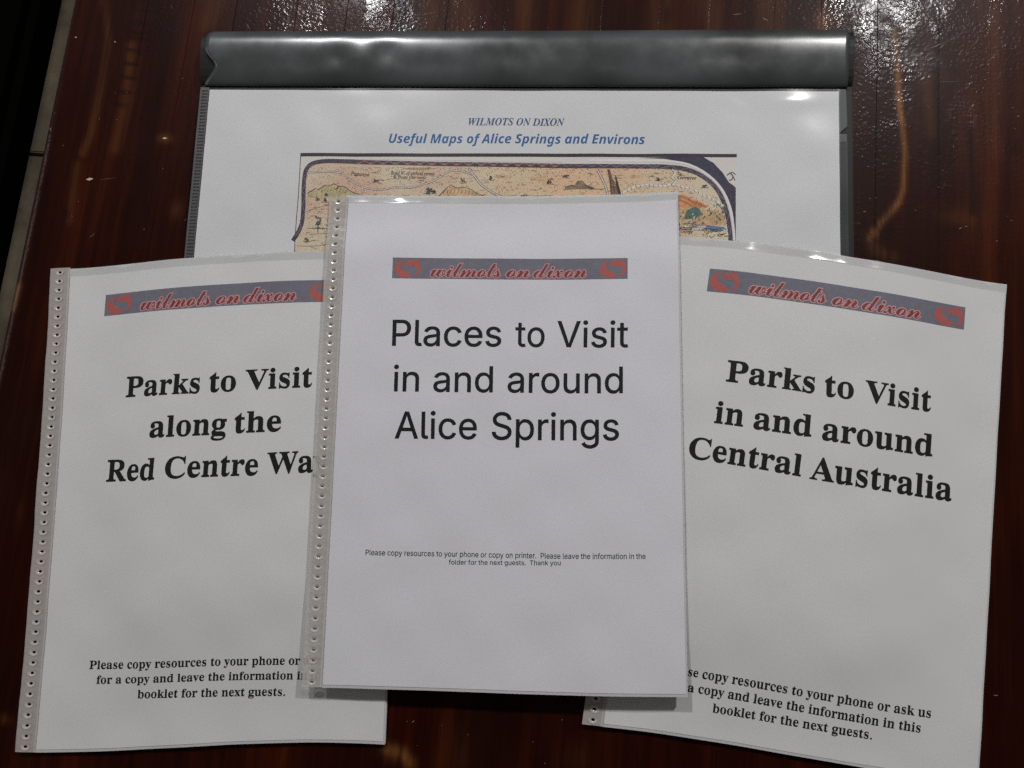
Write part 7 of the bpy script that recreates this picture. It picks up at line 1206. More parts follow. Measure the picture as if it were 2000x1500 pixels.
 (2,'tanline','line',0.55,[171.0,67.0,172.8,67.2,174.7,67.4]),
 (3,'rockface','line',0.34,[245.2,53.7,246.0,54.0,246.8,53.9]),
 (2,'rust','line',0.44,[128.6,59.3,129.3,59.2,130.1,59.5]),
 (3,'tanline','line',0.35,[156.2,60.8,157.8,60.6,159.4,60.9]),
 (2,'mound','line',0.42,[112.8,61.6,114.0,61.4,115.2,61.5]),
 (3,'tanline','line',0.22,[268.5,68.3,269.4,68.0,270.3,68.2]),
 (2,'rockface','line',0.26,[314.8,64.1,316.4,63.6,318.0,63.8]),
 (3,'rust','line',0.21,[204.4,53.1,205.2,52.7,206.1,53.5]),
 (2,'tanline','line',0.33,[154.3,62.4,154.8,62.0,155.4,62.3]),
 (3,'mound','line',0.31,[90.6,55.6,92.4,55.7,94.2,55.5]),
 (2,'tanline','line',0.25,[169.4,64.3,169.9,64.0,170.5,64.3]),
 (3,'rockface','line',0.44,[274.4,62.1,275.5,61.7,276.6,61.8]),
 (2,'rust','line',0.33,[288.5,66.0,289.9,65.6,291.3,66.0]),
 (3,'tanline','line',0.21,[125.6,59.4,126.3,59.7,127.1,59.4]),
 (2,'mound','line',0.41,[192.8,61.1,193.5,60.5,194.2,61.0]),
 (3,'tanline','line',0.37,[220.0,68.6,220.8,68.9,221.6,68.6]),
 (2,'rockface','line',0.5,[314.2,66.4,315.1,65.8,316.1,66.7]),
 (3,'rust','line',0.22,[136.7,63.1,137.7,62.5,138.8,63.5]),
 (2,'tanline','line',0.39,[206.8,69.7,207.5,69.8,208.1,70.0]),
 (3,'mound','line',0.46,[120.5,62.7,122.0,62.0,123.6,63.0]),
 (2,'tanline','line',0.25,[181.0,69.1,182.6,69.1,184.1,68.9]),
 (3,'rockface','line',0.26,[305.1,54.2,306.6,53.5,308.1,54.6]),
 (2,'rust','line',0.4,[310.1,58.6,311.3,58.7,312.5,58.6]),
 (3,'tanline','line',0.25,[114.5,62.2,115.7,62.4,116.8,62.6]),
 (2,'mound','line',0.31,[312.7,65.3,313.9,65.3,315.1,65.0]),
 (3,'tanline','line',0.49,[237.5,62.4,238.5,61.9,239.5,62.6]),
 (2,'rockface','line',0.41,[99.7,59.6,101.4,59.3,103.1,59.7]),
 (3,'rust','line',0.26,[254.3,66.9,256.0,66.8,257.7,67.1]),
 (2,'tanline','line',0.32,[131.5,57.1,133.4,57.2,135.2,56.8]),
 (3,'mound','line',0.41,[181.0,53.0,182.2,52.6,183.5,53.1]),
 (2,'tanline','line',0.37,[183.7,53.6,184.9,53.1,186.1,53.8]),
 (3,'rockface','line',0.55,[150.1,55.0,151.9,55.3,153.7,54.7]),
 (2,'rust','line',0.23,[173.2,55.5,174.2,55.7,175.1,55.1]),
 (3,'tanline','line',0.44,[222.4,65.3,224.2,65.1,226.1,65.4]),
 (2,'mound','line',0.41,[318.0,65.2,319.5,65.1,320.9,65.1]),
 (3,'tanline','line',0.39,[159.3,61.7,161.2,61.2,163.1,62.0]),
 (2,'rockface','line',0.24,[259.7,61.2,260.6,61.4,261.6,61.0]),
 (3,'rust','line',0.51,[161.1,56.5,161.7,56.3,162.3,56.4]),
 (2,'tanline','line',0.42,[125.5,66.1,127.0,66.3,128.5,66.5]),
 (3,'mound','line',0.48,[298.5,55.7,300.1,55.8,301.6,55.9]),
 (2,'tanline','line',0.38,[257.2,62.1,258.0,61.8,258.9,62.2]),
 (3,'rockface','line',0.39,[131.9,64.4,132.9,64.0,133.9,64.5]),
 (2,'rust','line',0.54,[261.2,64.8,262.2,64.2,263.2,64.5]),
 (3,'tanline','line',0.53,[167.7,62.7,169.0,62.6,170.3,62.7]),
 (2,'mound','line',0.47,[338.4,57.2,339.1,57.5,339.8,57.2]),
 (3,'tanline','line',0.55,[159.6,57.7,160.4,57.7,161.3,57.6]),
 (2,'rockface','line',0.26,[313.4,66.1,314.2,65.8,314.9,66.3]),
 (3,'rust','line',0.32,[209.3,65.6,210.3,65.5,211.2,65.4]),
 (2,'tanline','line',0.51,[206.0,60.8,207.2,60.4,208.4,60.6]),
 (3,'mound','line',0.4,[269.3,64.0,270.7,63.6,272.1,63.7]),
 (2,'tanline','line',0.48,[231.2,54.2,232.3,54.5,233.4,54.5]),
 (3,'rockface','line',0.49,[169.2,60.8,171.1,60.8,173.0,60.5]),
 (2,'rust','line',0.36,[295.5,66.7,297.3,67.0,299.1,66.3]),
 (3,'tanline','line',0.44,[229.7,65.7,231.1,65.6,232.5,66.0]),
 (2,'mound','line',0.34,[324.5,66.3,325.7,65.6,327.0,66.7]),
 (3,'tanline','line',0.44,[276.4,57.5,278.0,57.2,279.7,57.3]),
 (2,'rockface','line',0.41,[242.3,64.4,243.1,63.8,244.1,64.8]),
 (3,'rust','line',0.38,[103.9,57.5,105.2,56.9,106.7,57.3]),
 (2,'tanline','line',0.39,[191.6,59.6,192.6,59.5,193.7,59.9]),
 (3,'mound','line',0.3,[260.0,61.9,261.1,61.6,262.1,62.0]),
 (2,'tanline','line',0.41,[186.1,53.4,186.9,53.2,187.7,53.6]),
 (2,'rust','line',0.2,[309.7,68.4,311.3,67.8,313.1,68.7]),
 (3,'tanline','line',0.36,[318.3,54.9,319.9,54.6,321.6,54.9]),
 (2,'mound','line',0.43,[215.6,62.4,216.9,61.8,218.2,62.6]),
 (3,'tanline','line',0.22,[163.8,57.4,165.0,57.3,166.2,57.2]),
 (2,'rockface','line',0.52,[86.3,62.3,87.0,62.1,87.7,62.2]),
 (3,'rust','line',0.53,[258.6,54.6,260.2,54.1,261.9,55.0]),
 (2,'tanline','line',0.23,[176.5,54.6,177.4,54.1,178.3,55.1]),
 (3,'mound','line',0.4,[177.7,61.0,178.6,60.6,179.5,60.7]),
 (2,'tanline','line',0.48,[206.3,60.6,207.9,60.5,209.5,60.6]),
 (3,'rockface','line',0.21,[212.4,63.9,213.9,64.2,215.3,63.6]),
 (2,'rust','line',0.55,[153.6,68.8,154.2,69.0,154.7,68.7]),
 (3,'tanline','line',0.26,[158.0,70.2,159.7,70.3,161.3,70.3]),
 (2,'mound','line',0.23,[117.4,69.7,118.4,69.5,119.5,69.9]),
 (3,'tanline','line',0.28,[137.4,59.4,138.5,59.5,139.6,59.4]),
 (2,'rockface','line',0.33,[221.5,68.3,223.0,68.5,224.4,68.7]),
 (3,'rust','line',0.32,[170.0,58.4,171.7,58.2,173.5,58.7]),
 (2,'tanline','line',0.32,[178.5,54.1,179.0,53.7,179.6,54.1]),
 (3,'mound','line',0.22,[318.6,62.2,320.3,61.9,321.9,62.5]),
 (2,'tanline','line',0.54,[116.7,55.2,118.6,55.2,120.4,55.6]),
 (3,'rockface','line',0.54,[120.2,53.6,121.2,53.0,122.3,53.7]),
 (2,'rust','line',0.54,[302.0,53.8,303.6,54.1,305.1,53.8]),
 (3,'tanline','line',0.42,[214.8,53.4,216.2,52.9,217.6,53.6]),
 (2,'mound','line',0.46,[204.0,63.8,204.8,64.0,205.5,64.2]),
 (3,'tanline','line',0.28,[91.0,54.2,92.3,53.5,93.8,54.4]),
 (2,'rockface','line',0.27,[165.9,62.1,166.8,62.1,167.7,61.9]),
 (3,'rust','line',0.42,[115.4,55.2,117.0,55.3,118.6,55.0]),
 (2,'tanline','line',0.41,[190.9,68.3,192.0,68.5,193.0,68.3]),
 (3,'mound','line',0.25,[324.9,66.6,325.6,66.1,326.2,66.4]),
 (2,'tanline','line',0.26,[168.0,59.2,169.8,58.7,171.6,59.5]),
 (3,'rockface','line',0.51,[197.2,55.4,198.6,55.5,199.9,55.3]),
 (2,'rust','line',0.39,[98.8,59.6,100.7,59.5,102.6,60.0]),
 (3,'tanline','line',0.24,[76.3,68.1,77.9,68.2,79.4,67.7]),
 (2,'mound','line',0.49,[117.0,66.6,118.8,66.4,120.7,66.9]),
 (3,'tanline','line',0.35,[274.5,66.0,275.3,65.9,276.2,65.7]),
 (2,'rockface','line',0.26,[117.0,60.5,118.1,60.2,119.2,60.5]),
 (3,'rust','line',0.53,[227.8,64.5,228.6,63.9,229.4,64.6]),
 (2,'tanline','line',0.32,[200.7,57.6,202.3,57.5,204.0,57.3]),
 (3,'mound','line',0.33,[224.5,65.4,225.1,65.5,225.8,65.7]),
 (2,'tanline','line',0.25,[184.2,69.4,185.7,69.6,187.2,69.7]),
 (3,'rockface','line',0.53,[170.5,55.1,171.9,55.0,173.3,55.5]),
 (2,'rust','line',0.29,[254.4,67.9,255.6,67.8,256.8,67.9]),
 (3,'tanline','line',0.5,[185.3,69.1,185.9,69.0,186.5,69.6]),
 (2,'mound','line',0.39,[271.8,54.7,273.4,54.8,275.1,54.7]),
 (3,'tanline','line',0.22,[275.1,55.3,276.2,55.6,277.2,55.6]),
 (2,'rockface','line',0.5,[285.0,67.9,286.0,67.4,287.0,67.6]),
 (3,'rust','line',0.56,[277.8,59.7,278.5,59.9,279.1,60.0]),
 (2,'tanline','line',0.33,[111.2,65.0,113.0,65.1,114.8,65.1]),
 (3,'mound','line',0.38,[182.1,60.1,182.9,60.1,183.6,60.3]),
 (2,'tanline','line',0.27,[179.8,67.9,181.6,68.0,183.4,67.9]),
 (3,'rockface','line',0.37,[313.7,56.3,314.7,55.8,315.7,56.0]),
 (2,'rust','line',0.51,[201.8,56.8,203.3,57.0,204.8,56.6]),
 (3,'tanline','line',0.32,[246.7,53.4,248.1,53.5,249.5,53.5]),
 (2,'mound','line',0.52,[154.9,69.3,155.5,69.4,156.2,69.4]),
 (3,'tanline','line',0.47,[119.3,54.1,120.0,54.1,120.7,54.6]),
 (2,'rockface','line',0.49,[229.5,56.8,230.4,56.5,231.4,56.5]),
 (3,'rust','line',0.56,[120.9,60.4,122.7,59.9,124.5,60.5]),
 (2,'tanline','line',0.53,[127.7,65.3,128.7,65.1,129.7,65.7]),
 (3,'mound','line',0.21,[274.8,63.7,275.6,63.1,276.4,63.7]),
 (2,'tanline','line',0.45,[212.8,62.1,213.5,62.0,214.2,62.3]),
 (3,'rockface','line',0.26,[220.3,60.6,222.0,60.7,223.8,60.7]),
 (2,'rust','line',0.33,[95.3,70.6,96.8,70.0,98.4,70.6]),
 (3,'tanline','line',0.37,[84.9,92.7,87.1,92.8]),
 (2,'mound','line',0.33,[83.7,89.2,84.9,89.1]),
 (3,'rust','line',0.39,[82.5,85.2,85.1,85.1]),
 (2,'tanline','line',0.45,[83.7,81.9,85.1,82.2]),
 (3,'mound','line',0.29,[87.6,90.4,90.0,90.4]),
 (2,'rust','line',0.27,[74.6,101.4,76.1,101.1]),
 (3,'tanline','line',0.36,[80.7,89.7,83.5,89.6]),
 (2,'mound','line',0.28,[88.1,87.6,90.3,87.6]),
 (3,'rust','line',0.28,[88.8,101.9,91.6,101.9]),
 (2,'tanline','line',0.41,[81.8,82.1,84.6,82.0]),
 (3,'mound','line',0.23,[89.1,106.3,90.7,106.2]),
 (2,'rust','line',0.24,[88.0,76.5,89.6,76.5]),
 (3,'tanline','line',0.42,[77.4,103.3,80.2,103.3]),
 (2,'mound','line',0.25,[90.3,96.5,92.7,96.4]),
 (3,'rust','line',0.35,[86.7,85.7,88.2,86.0]),
 (2,'tanline','line',0.43,[86.0,94.3,87.6,94.5]),
 (3,'mound','line',0.36,[74.6,94.7,77.5,94.6]),
 (2,'rust','line',0.44,[81.6,81.1,83.2,81.2]),
 (3,'tanline','line',0.32,[75.2,94.8,76.4,94.6]),
 (2,'mound','line',0.28,[86.0,77.0,88.0,76.7]),
 (3,'rust','line',0.42,[88.9,89.1,92.0,89.2]),
 (2,'tanline','line',0.21,[80.5,105.5,83.1,105.3]),
 (3,'mound','line',0.44,[85.7,76.6,87.2,76.7]),
 (2,'rust','line',0.47,[76.5,84.2,79.5,84.0]),
 (3,'tanline','line',0.5,[86.3,89.5,88.8,89.8]),
 (2,'mound','line',0.44,[88.0,86.8,90.4,86.6]),
 (3,'rust','line',0.38,[78.8,104.4,80.3,104.5]),
 (2,'tanline','line',0.34,[81.1,91.5,84.0,91.4]),
 (3,'mound','line',0.3,[75.9,100.3,77.5,100.5]),
 (2,'rust','line',0.32,[80.8,105.0,82.1,104.9]),
 (3,'tanline','line',0.42,[85.1,101.5,86.3,101.4]),
 (2,'mound','line',0.36,[77.7,78.5,80.2,78.4]),
 (3,'rust','line',0.23,[74.3,85.7,75.7,86.0]),
 (2,'tanline','line',0.29,[74.0,95.8,76.3,95.5]),
 (3,'mound','line',0.21,[89.6,88.1,92.0,88.0]),
 (2,'rust','line',0.47,[83.4,79.5,85.2,79.7]),
 (3,'tanline','line',0.27,[87.0,89.5,90.0,89.5]),
 (2,'mound','line',0.21,[74.3,90.5,76.0,90.6]),
 (3,'rust','line',0.45,[78.2,100.1,81.3,99.8]),
 (2,'tanline','line',0.24,[72.9,81.2,74.6,81.4]),
 (2,'rockface','poly',0,[236.3,58.2,238.8,58.7,235.3,59.0,231.1,59.8,227.4,59.6,224.4,59.1,222.8,59.0,221.4,58.4,220.8,57.7,223.6,57.5,227.8,56.9,231.3,56.8,233.6,57.3,237.8,57.6]),
 (2,'rockface','poly',0,[294.4,55.9,293.1,56.3,292.4,56.7,290.9,57.1,288.3,57.1,286.2,56.8,285.9,56.5,285.1,56.1,284.3,55.7,286.1,55.3,288.2,54.9,290.4,54.9,292.9,55.2,294.6,55.4]),
 (2,'rockface','poly',0,[209.2,56.9,207.1,57.4,206.8,57.6,203.7,58.2,201.6,58.0,199.7,57.9,197.6,57.4,196.9,57.0,198.4,56.6,197.9,56.5,201.1,55.9,203.4,55.8,206.2,56.2,207.5,56.6]),
 (2,'tanline','poly',0,[159.2,52.4,154.6,52.7,153.4,53.1,150.0,53.2,146.0,53.5,140.5,53.1,138.2,53.0,136.0,52.7,139.2,52.2,142.0,51.8,144.9,51.7,149.4,51.6,153.6,51.8,158.3,52.0]),
 (3,'sienna','poly',0,[309.5,68.5,318.1,67.7,320.7,67.0,326.0,69.5,329.9,70.5,333.9,72.7,337.1,74.2,334.5,75.9,326.0,75.0,309.7,77.5]),
 (4,'rustdk','line',0.4,[318.1,67.4,321.4,69.0,325.3,70.8,329.3,72.1,334.5,74.6]),
 (4,'rustdk','line',0.33,[318.1,70.3,323.4,72.5,326.7,75.0]),
 (4,'rustdk','line',0.33,[324.3,69.6,328.6,73.4]),
 (3,'ochre','poly',0,[309.7,77.5,318.2,75.1,324.4,75.7,335.9,76.5,347.3,77.0,348.3,85.9,309.9,86.5]),
 (4,'teal','poly',0,[322.2,79.9,323.1,77.3,325.4,75.7,328.7,74.7,331.3,75.9,333.0,79.1,331.3,81.0,326.8,82.4,322.2,82.5]),
 (4,'water','poly',0,[309.9,85.2,318.4,85.4,324.5,84.7,330.1,85.8,337.6,86.4,346.4,86.9,349.0,88.4,342.5,89.8,329.5,89.4,309.9,89.3]),
 (5,'olivedk','line',0.55,[333.4,83.9,334.3,85.4]),
 (5,'olivedk','line',0.45,[347.5,81.1,347.0,82.0]),
 (5,'scrub','line',0.56,[324.9,83.8,324.5,85.2]),
 (5,'scrub','line',0.46,[321.9,85.3,322.4,86.1]),
 (5,'scrub','line',0.53,[318.9,85.2,318.6,87.0]),
 (5,'teal','line',0.48,[347.4,79.4,347.5,81.4]),
 (5,'teal','line',0.59,[328.8,81.6,328.6,82.6]),
 (5,'cream','line',0.52,[320.9,79.0,321.2,80.1]),
 (5,'inkbrown','line',0.44,[327.0,84.8,326.7,87.0]),
 (5,'scrub','line',0.41,[338.7,78.4,338.0,79.8]),
 (5,'teal','line',0.56,[342.3,84.7,342.1,85.5]),
 (5,'cream','line',0.52,[328.4,80.5,327.5,82.1]),
 (5,'scrub','line',0.58,[334.6,80.2,333.9,81.9]),
 (5,'cream','line',0.54,[344.2,77.2,343.5,78.3]),
 (5,'olivedk','line',0.65,[323.2,81.5,322.9,82.5]),
 (5,'teal','line',0.56,[345.9,76.5,346.7,78.5]),
 (5,'sienna','line',0.37,[345.2,77.9,344.4,79.0]),
 (5,'teal','line',0.33,[328.9,81.7,328.9,82.8]),
 (5,'rust','line',0.6,[337.5,75.1,337.8,77.2]),
 (5,'sienna','line',0.56,[339.6,84.3,339.3,85.5]),
 (5,'inkbrown','line',0.49,[342.2,82.9,342.8,84.9]),
 (5,'cream','line',0.35,[334.0,79.7,333.3,81.6]),
 (5,'olivedk','line',0.6,[336.8,76.1,336.5,77.4]),
 (5,'cream','line',0.39,[330.9,83.2,330.9,84.2]),
 (5,'scrub','line',0.57,[330.3,78.4,330.0,79.6]),
 (5,'rust','line',0.62,[332.9,78.9,333.7,80.0]),
 (5,'olivedk','line',0.54,[322.2,80.7,321.6,82.7]),
 (5,'inkbrown','line',0.6,[343.8,81.0,343.8,82.3]),
 (5,'rust','line',0.48,[324.1,85.3,323.4,86.5]),
 (5,'olivedk','line',0.65,[342.1,79.7,343.0,81.5]),
 (5,'inkbrown','line',0.38,[329.1,84.3,329.1,86.4]),
 (5,'inkbrown','line',0.59,[344.3,81.8,345.0,82.9]),
 (5,'sienna','line',0.32,[333.0,79.7,333.2,81.6]),
 (5,'inkbrown','line',0.47,[319.0,80.3,319.5,81.5]),
 (5,'scrub','line',0.27,[323.0,81.2,322.4,82.7]),
 (5,'scrub','line',0.46,[343.0,77.1,342.8,77.8]),
 (5,'scrub','line',0.61,[328.7,84.0,327.7,85.4]),
 (5,'rust','line',0.46,[341.5,75.7,341.2,76.8]),
 (5,'scrub','line',0.62,[338.1,78.9,337.3,80.3]),
 (5,'scrub','line',0.34,[334.3,80.4,335.3,81.3]),
 (5,'cream','line',0.4,[327.4,78.8,326.7,80.0]),
 (5,'scrub','line',0.55,[327.4,82.4,326.9,83.6]),
 (5,'teal','line',0.54,[338.1,79.6,338.1,80.5]),
 (5,'cream','line',0.65,[345.9,84.8,345.7,86.6]),
 (5,'cream','line',0.29,[335.0,81.9,334.4,82.6]),
 (5,'cream','line',0.65,[319.0,84.8,319.5,85.7]),
 (5,'cream','line',0.41,[347.4,78.8,346.7,79.6]),
 (5,'teal','line',0.27,[347.8,76.2,348.8,77.3]),
 (5,'olivedk','line',0.61,[327.4,84.0,327.9,85.7]),
 (5,'rust','line',0.37,[343.8,80.6,343.7,81.5]),
 (5,'cream','line',0.52,[319.1,83.4,319.8,85.3]),
 (5,'inkbrown','line',0.29,[333.3,84.4,333.8,86.1]),
 (5,'olivedk','line',0.27,[332.8,85.0,333.2,86.7]),
 (5,'rust','line',0.33,[331.4,85.3,332.3,87.5]),
 (5,'inkbrown','line',0.46,[324.7,80.4,325.3,81.7]),
 (5,'sienna','line',0.54,[347.9,83.5,348.7,84.4]),
 (5,'inkbrown','line',0.28,[331.1,82.0,330.4,84.2]),
 (5,'olivedk','line',0.61,[326.2,78.6,326.1,80.6]),
 (5,'scrub','line',0.33,[331.7,82.3,331.2,83.7]),
 (5,'scrub','line',0.65,[320.5,77.9,321.2,79.1]),
 (5,'olivedk','line',0.36,[334.0,80.9,333.3,82.5]),
 (5,'inkbrown','line',0.3,[340.8,83.4,341.2,84.3]),
 (5,'cream','line',0.47,[320.7,79.9,321.3,81.0]),
 (5,'teal','line',0.36,[344.1,81.1,343.2,83.0]),
 (5,'teal','line',0.33,[346.6,74.3,347.2,74.1,345.3,76.2]),
 (5,'slate','line',0.33,[343.7,76.8,343.1,77.1,343.1,78.3]),
 (5,'cream','line',0.33,[341.0,75.2,342.2,74.0,340.0,76.8]),
 (5,'olivedk','line',0.33,[347.2,74.6,347.5,73.3,347.8,75.2]),
 (5,'teal','line',0.33,[345.5,75.2,344.4,74.4,345.9,76.7]),
 (5,'slate','line',0.33,[342.7,73.9,344.2,73.6,344.0,74.7]),
 (5,'cream','line',0.33,[338.6,78.5,337.0,79.1,337.7,79.9]),
 (5,'olivedk','line',0.33,[340.8,77.8,341.8,78.2,340.9,79.5]),
 (5,'teal','line',0.33,[342.3,73.8,342.3,72.5,342.1,75.4]),
 (5,'slate','line',0.33,[346.4,74.7,347.6,74.7,346.0,75.7]),
 (5,'cream','line',0.33,[343.1,74.0,343.3,74.9,344.6,75.7]),
 (5,'olivedk','line',0.33,[339.2,78.9,338.9,78.0,339.0,79.6]),
 (5,'teal','line',0.33,[345.6,77.4,346.9,77.2,346.1,78.6]),
 (5,'slate','line',0.33,[345.7,75.1,346.5,76.2,347.1,76.8]),
 (5,'cream','line',0.33,[340.0,72.4,339.5,73.5,339.7,73.8]),
 (5,'olivedk','line',0.33,[338.9,77.2,338.0,78.4,339.6,78.1]),
 (5,'teal','line',0.33,[337.9,78.8,339.3,78.4,338.2,79.5]),
 (5,'slate','line',0.33,[342.4,72.4,343.6,73.0,341.8,73.2]),
 (5,'cream','line',0.33,[339.0,73.6,338.7,74.4,339.8,74.7]),
 (5,'olivedk','line',0.33,[343.7,78.0,344.5,79.5,344.5,79.7]),
 (5,'teal','line',0.33,[346.9,77.8,348.5,76.5,345.6,78.5]),
 (5,'slate','line',0.33,[346.8,74.3,346.4,74.5,345.8,74.9]),
 (5,'cream','line',0.33,[342.7,75.3,343.1,75.7,341.5,76.1]),
 (5,'olivedk','line',0.33,[345.9,77.6,345.7,78.4,345.9,78.3]),
 (5,'teal','line',0.33,[343.3,79.5,344.1,79.0,341.9,81.4]),
 (5,'slate','line',0.33,[340.2,72.9,340.5,73.7,341.1,74.5]),
 (5,'cream','line',0.37,[346.0,92.1,347.7,92.6,349.9,91.4]),
 (5,'slate','line',0.37,[344.5,91.3,346.1,91.9,348.4,90.6]),
 (5,'inkbrown','line',0.37,[333.5,89.0,335.1,88.2,337.4,88.3]),
 (5,'cream','line',0.37,[332.9,90.8,334.5,90.6,336.8,90.1]),
 (5,'cream','line',0.37,[334.0,91.6,335.6,91.7,337.9,90.9]),
 (5,'slate','line',0.37,[342.9,91.7,344.5,91.9,346.8,91.0]),
 (5,'inkbrown','line',0.37,[347.2,92.6,348.8,92.7,351.1,91.9]),
 (5,'cream','line',0.37,[345.3,90.2,346.9,89.5,349.2,89.5]),
 (5,'cream','line',0.37,[334.2,89.7,335.9,89.6,338.1,89.0]),
 (5,'slate','line',0.37,[337.7,92.7,339.3,93.6,341.6,92.0]),
 (5,'inkbrown','line',0.37,[335.9,89.9,337.5,89.8,339.8,89.2]),
 (5,'cream','line',0.37,[346.1,92.5,347.7,91.8,349.9,91.8]),
 (5,'cream','line',0.37,[339.8,90.9,341.4,91.4,343.6,90.2]),
 (5,'slate','line',0.37,[337.9,89.3,339.5,89.3,341.8,88.6]),
 (5,'inkbrown','line',0.37,[334.8,90.3,336.4,91.2,338.7,89.6]),
 (5,'cream','line',0.37,[337.5,91.0,339.2,91.8,341.4,90.3]),
 (5,'cream','line',0.37,[343.6,89.3,345.2,88.6,347.5,88.6]),
 (5,'slate','line',0.37,[338.5,88.7,340.1,88.9,342.4,88.0]),
 (5,'inkbrown','line',0.37,[339.0,90.7,340.6,89.7,342.9,90.0]),
 (5,'cream','line',0.37,[336.3,90.5,337.9,90.0,340.2,89.8]),
 (5,'cream','line',0.37,[334.1,92.3,335.8,92.5,338.0,91.6]),
 (5,'slate','line',0.37,[343.0,92.2,344.6,92.9,346.8,91.5]),
 (5,'inkbrown','line',0.37,[333.4,91.6,335.0,92.4,337.3,90.9]),
 (5,'cream','line',0.37,[335.1,89.5,336.7,89.9,339.0,88.8]),
 (5,'water','line',0.33,[326.3,87.2,329.2,87.5]),
 (5,'cream','line',0.33,[326.2,86.6,329.1,86.9]),
 (5,'slate','line',0.33,[327.3,86.8,330.3,87.1]),
 (5,'water','line',0.33,[336.2,86.2,339.1,86.4]),
 (5,'cream','line',0.33,[319.2,86.9,322.1,87.2]),
 (5,'slate','line',0.33,[343.1,87.4,346.0,87.7]),
 (5,'water','line',0.33,[325.2,86.3,328.2,86.5]),
 (5,'cream','line',0.33,[331.7,87.3,334.7,87.5]),
 (5,'slate','line',0.33,[340.0,86.7,343.0,86.9]),
 (5,'water','line',0.33,[333.4,87.5,336.3,87.8]),
 (5,'cream','line',0.33,[320.7,87.3,323.6,87.5]),
 (5,'slate','line',0.33,[328.0,86.0,330.9,86.2]),
 (5,'water','line',0.33,[327.0,87.3,330.0,87.6]),
 (5,'cream','line',0.33,[332.7,88.6,335.7,88.9]),
 (5,'slate','line',0.33,[320.2,89.0,323.2,89.2]),
 (5,'water','line',0.33,[330.2,85.9,333.1,86.1]),
 (5,'cream','line',0.33,[321.7,87.0,324.6,87.3]),
 (5,'slate','line',0.33,[324.7,87.3,327.7,87.5]),
 (5,'water','line',0.33,[336.7,87.7,339.6,88.0]),
 (5,'cream','line',0.33,[320.5,86.6,323.4,86.8]),
 (5,'slate','line',0.33,[332.9,88.5,335.8,88.7]),
 (5,'water','line',0.33,[323.2,89.0,326.2,89.3]),
 (6,'inkbrown','text',2.36,[101.35,56.87,114.17,57.57],'Papunya'),
 (6,'inkbrown','text',2.35,[128.55,56.41,158.03,56.76],'Road W. of without permit'),
 (6,'inkbrown','text',2.17,[130.44,59.07,152.37,59.17],'& from the west'),
 (6,'inkbrown','text',1.96,[316.54,54.72,319.51,55.02],'To'),
 (6,'inkbrown','text',2.12,[316.91,57.17,329.07,57.36],'Gemtree'),
 (6,'inkbrown','text',2.07,[314.17,88.64,326.89,89.08],'Trephina'),
 (6,'inkbrown','text',2.07,[319.42,90.79,327.25,91.29],'Gorge'),
 (6,'inkbrown','text',2.22,[334.07,90.23,346.72,89.39],'Arltunga'),
 (5,'olivedk','line',0.67,[348.7,54.4,350.6,53.1,352.3,54.7,352.0,56.9,350.0,57.6]),
 (5,'navy_band','line',0.53,[352.3,54.7,353.9,57.6]),
 (5,'olivedk','line',0.47,[349.3,54.0,351.9,52.4,354.2,54.0]),
]
SPECKLE_BOX = [[71.8, 51.9], [345.4, 50.5], [345.8, 98.6], [70.7, 103.3]]

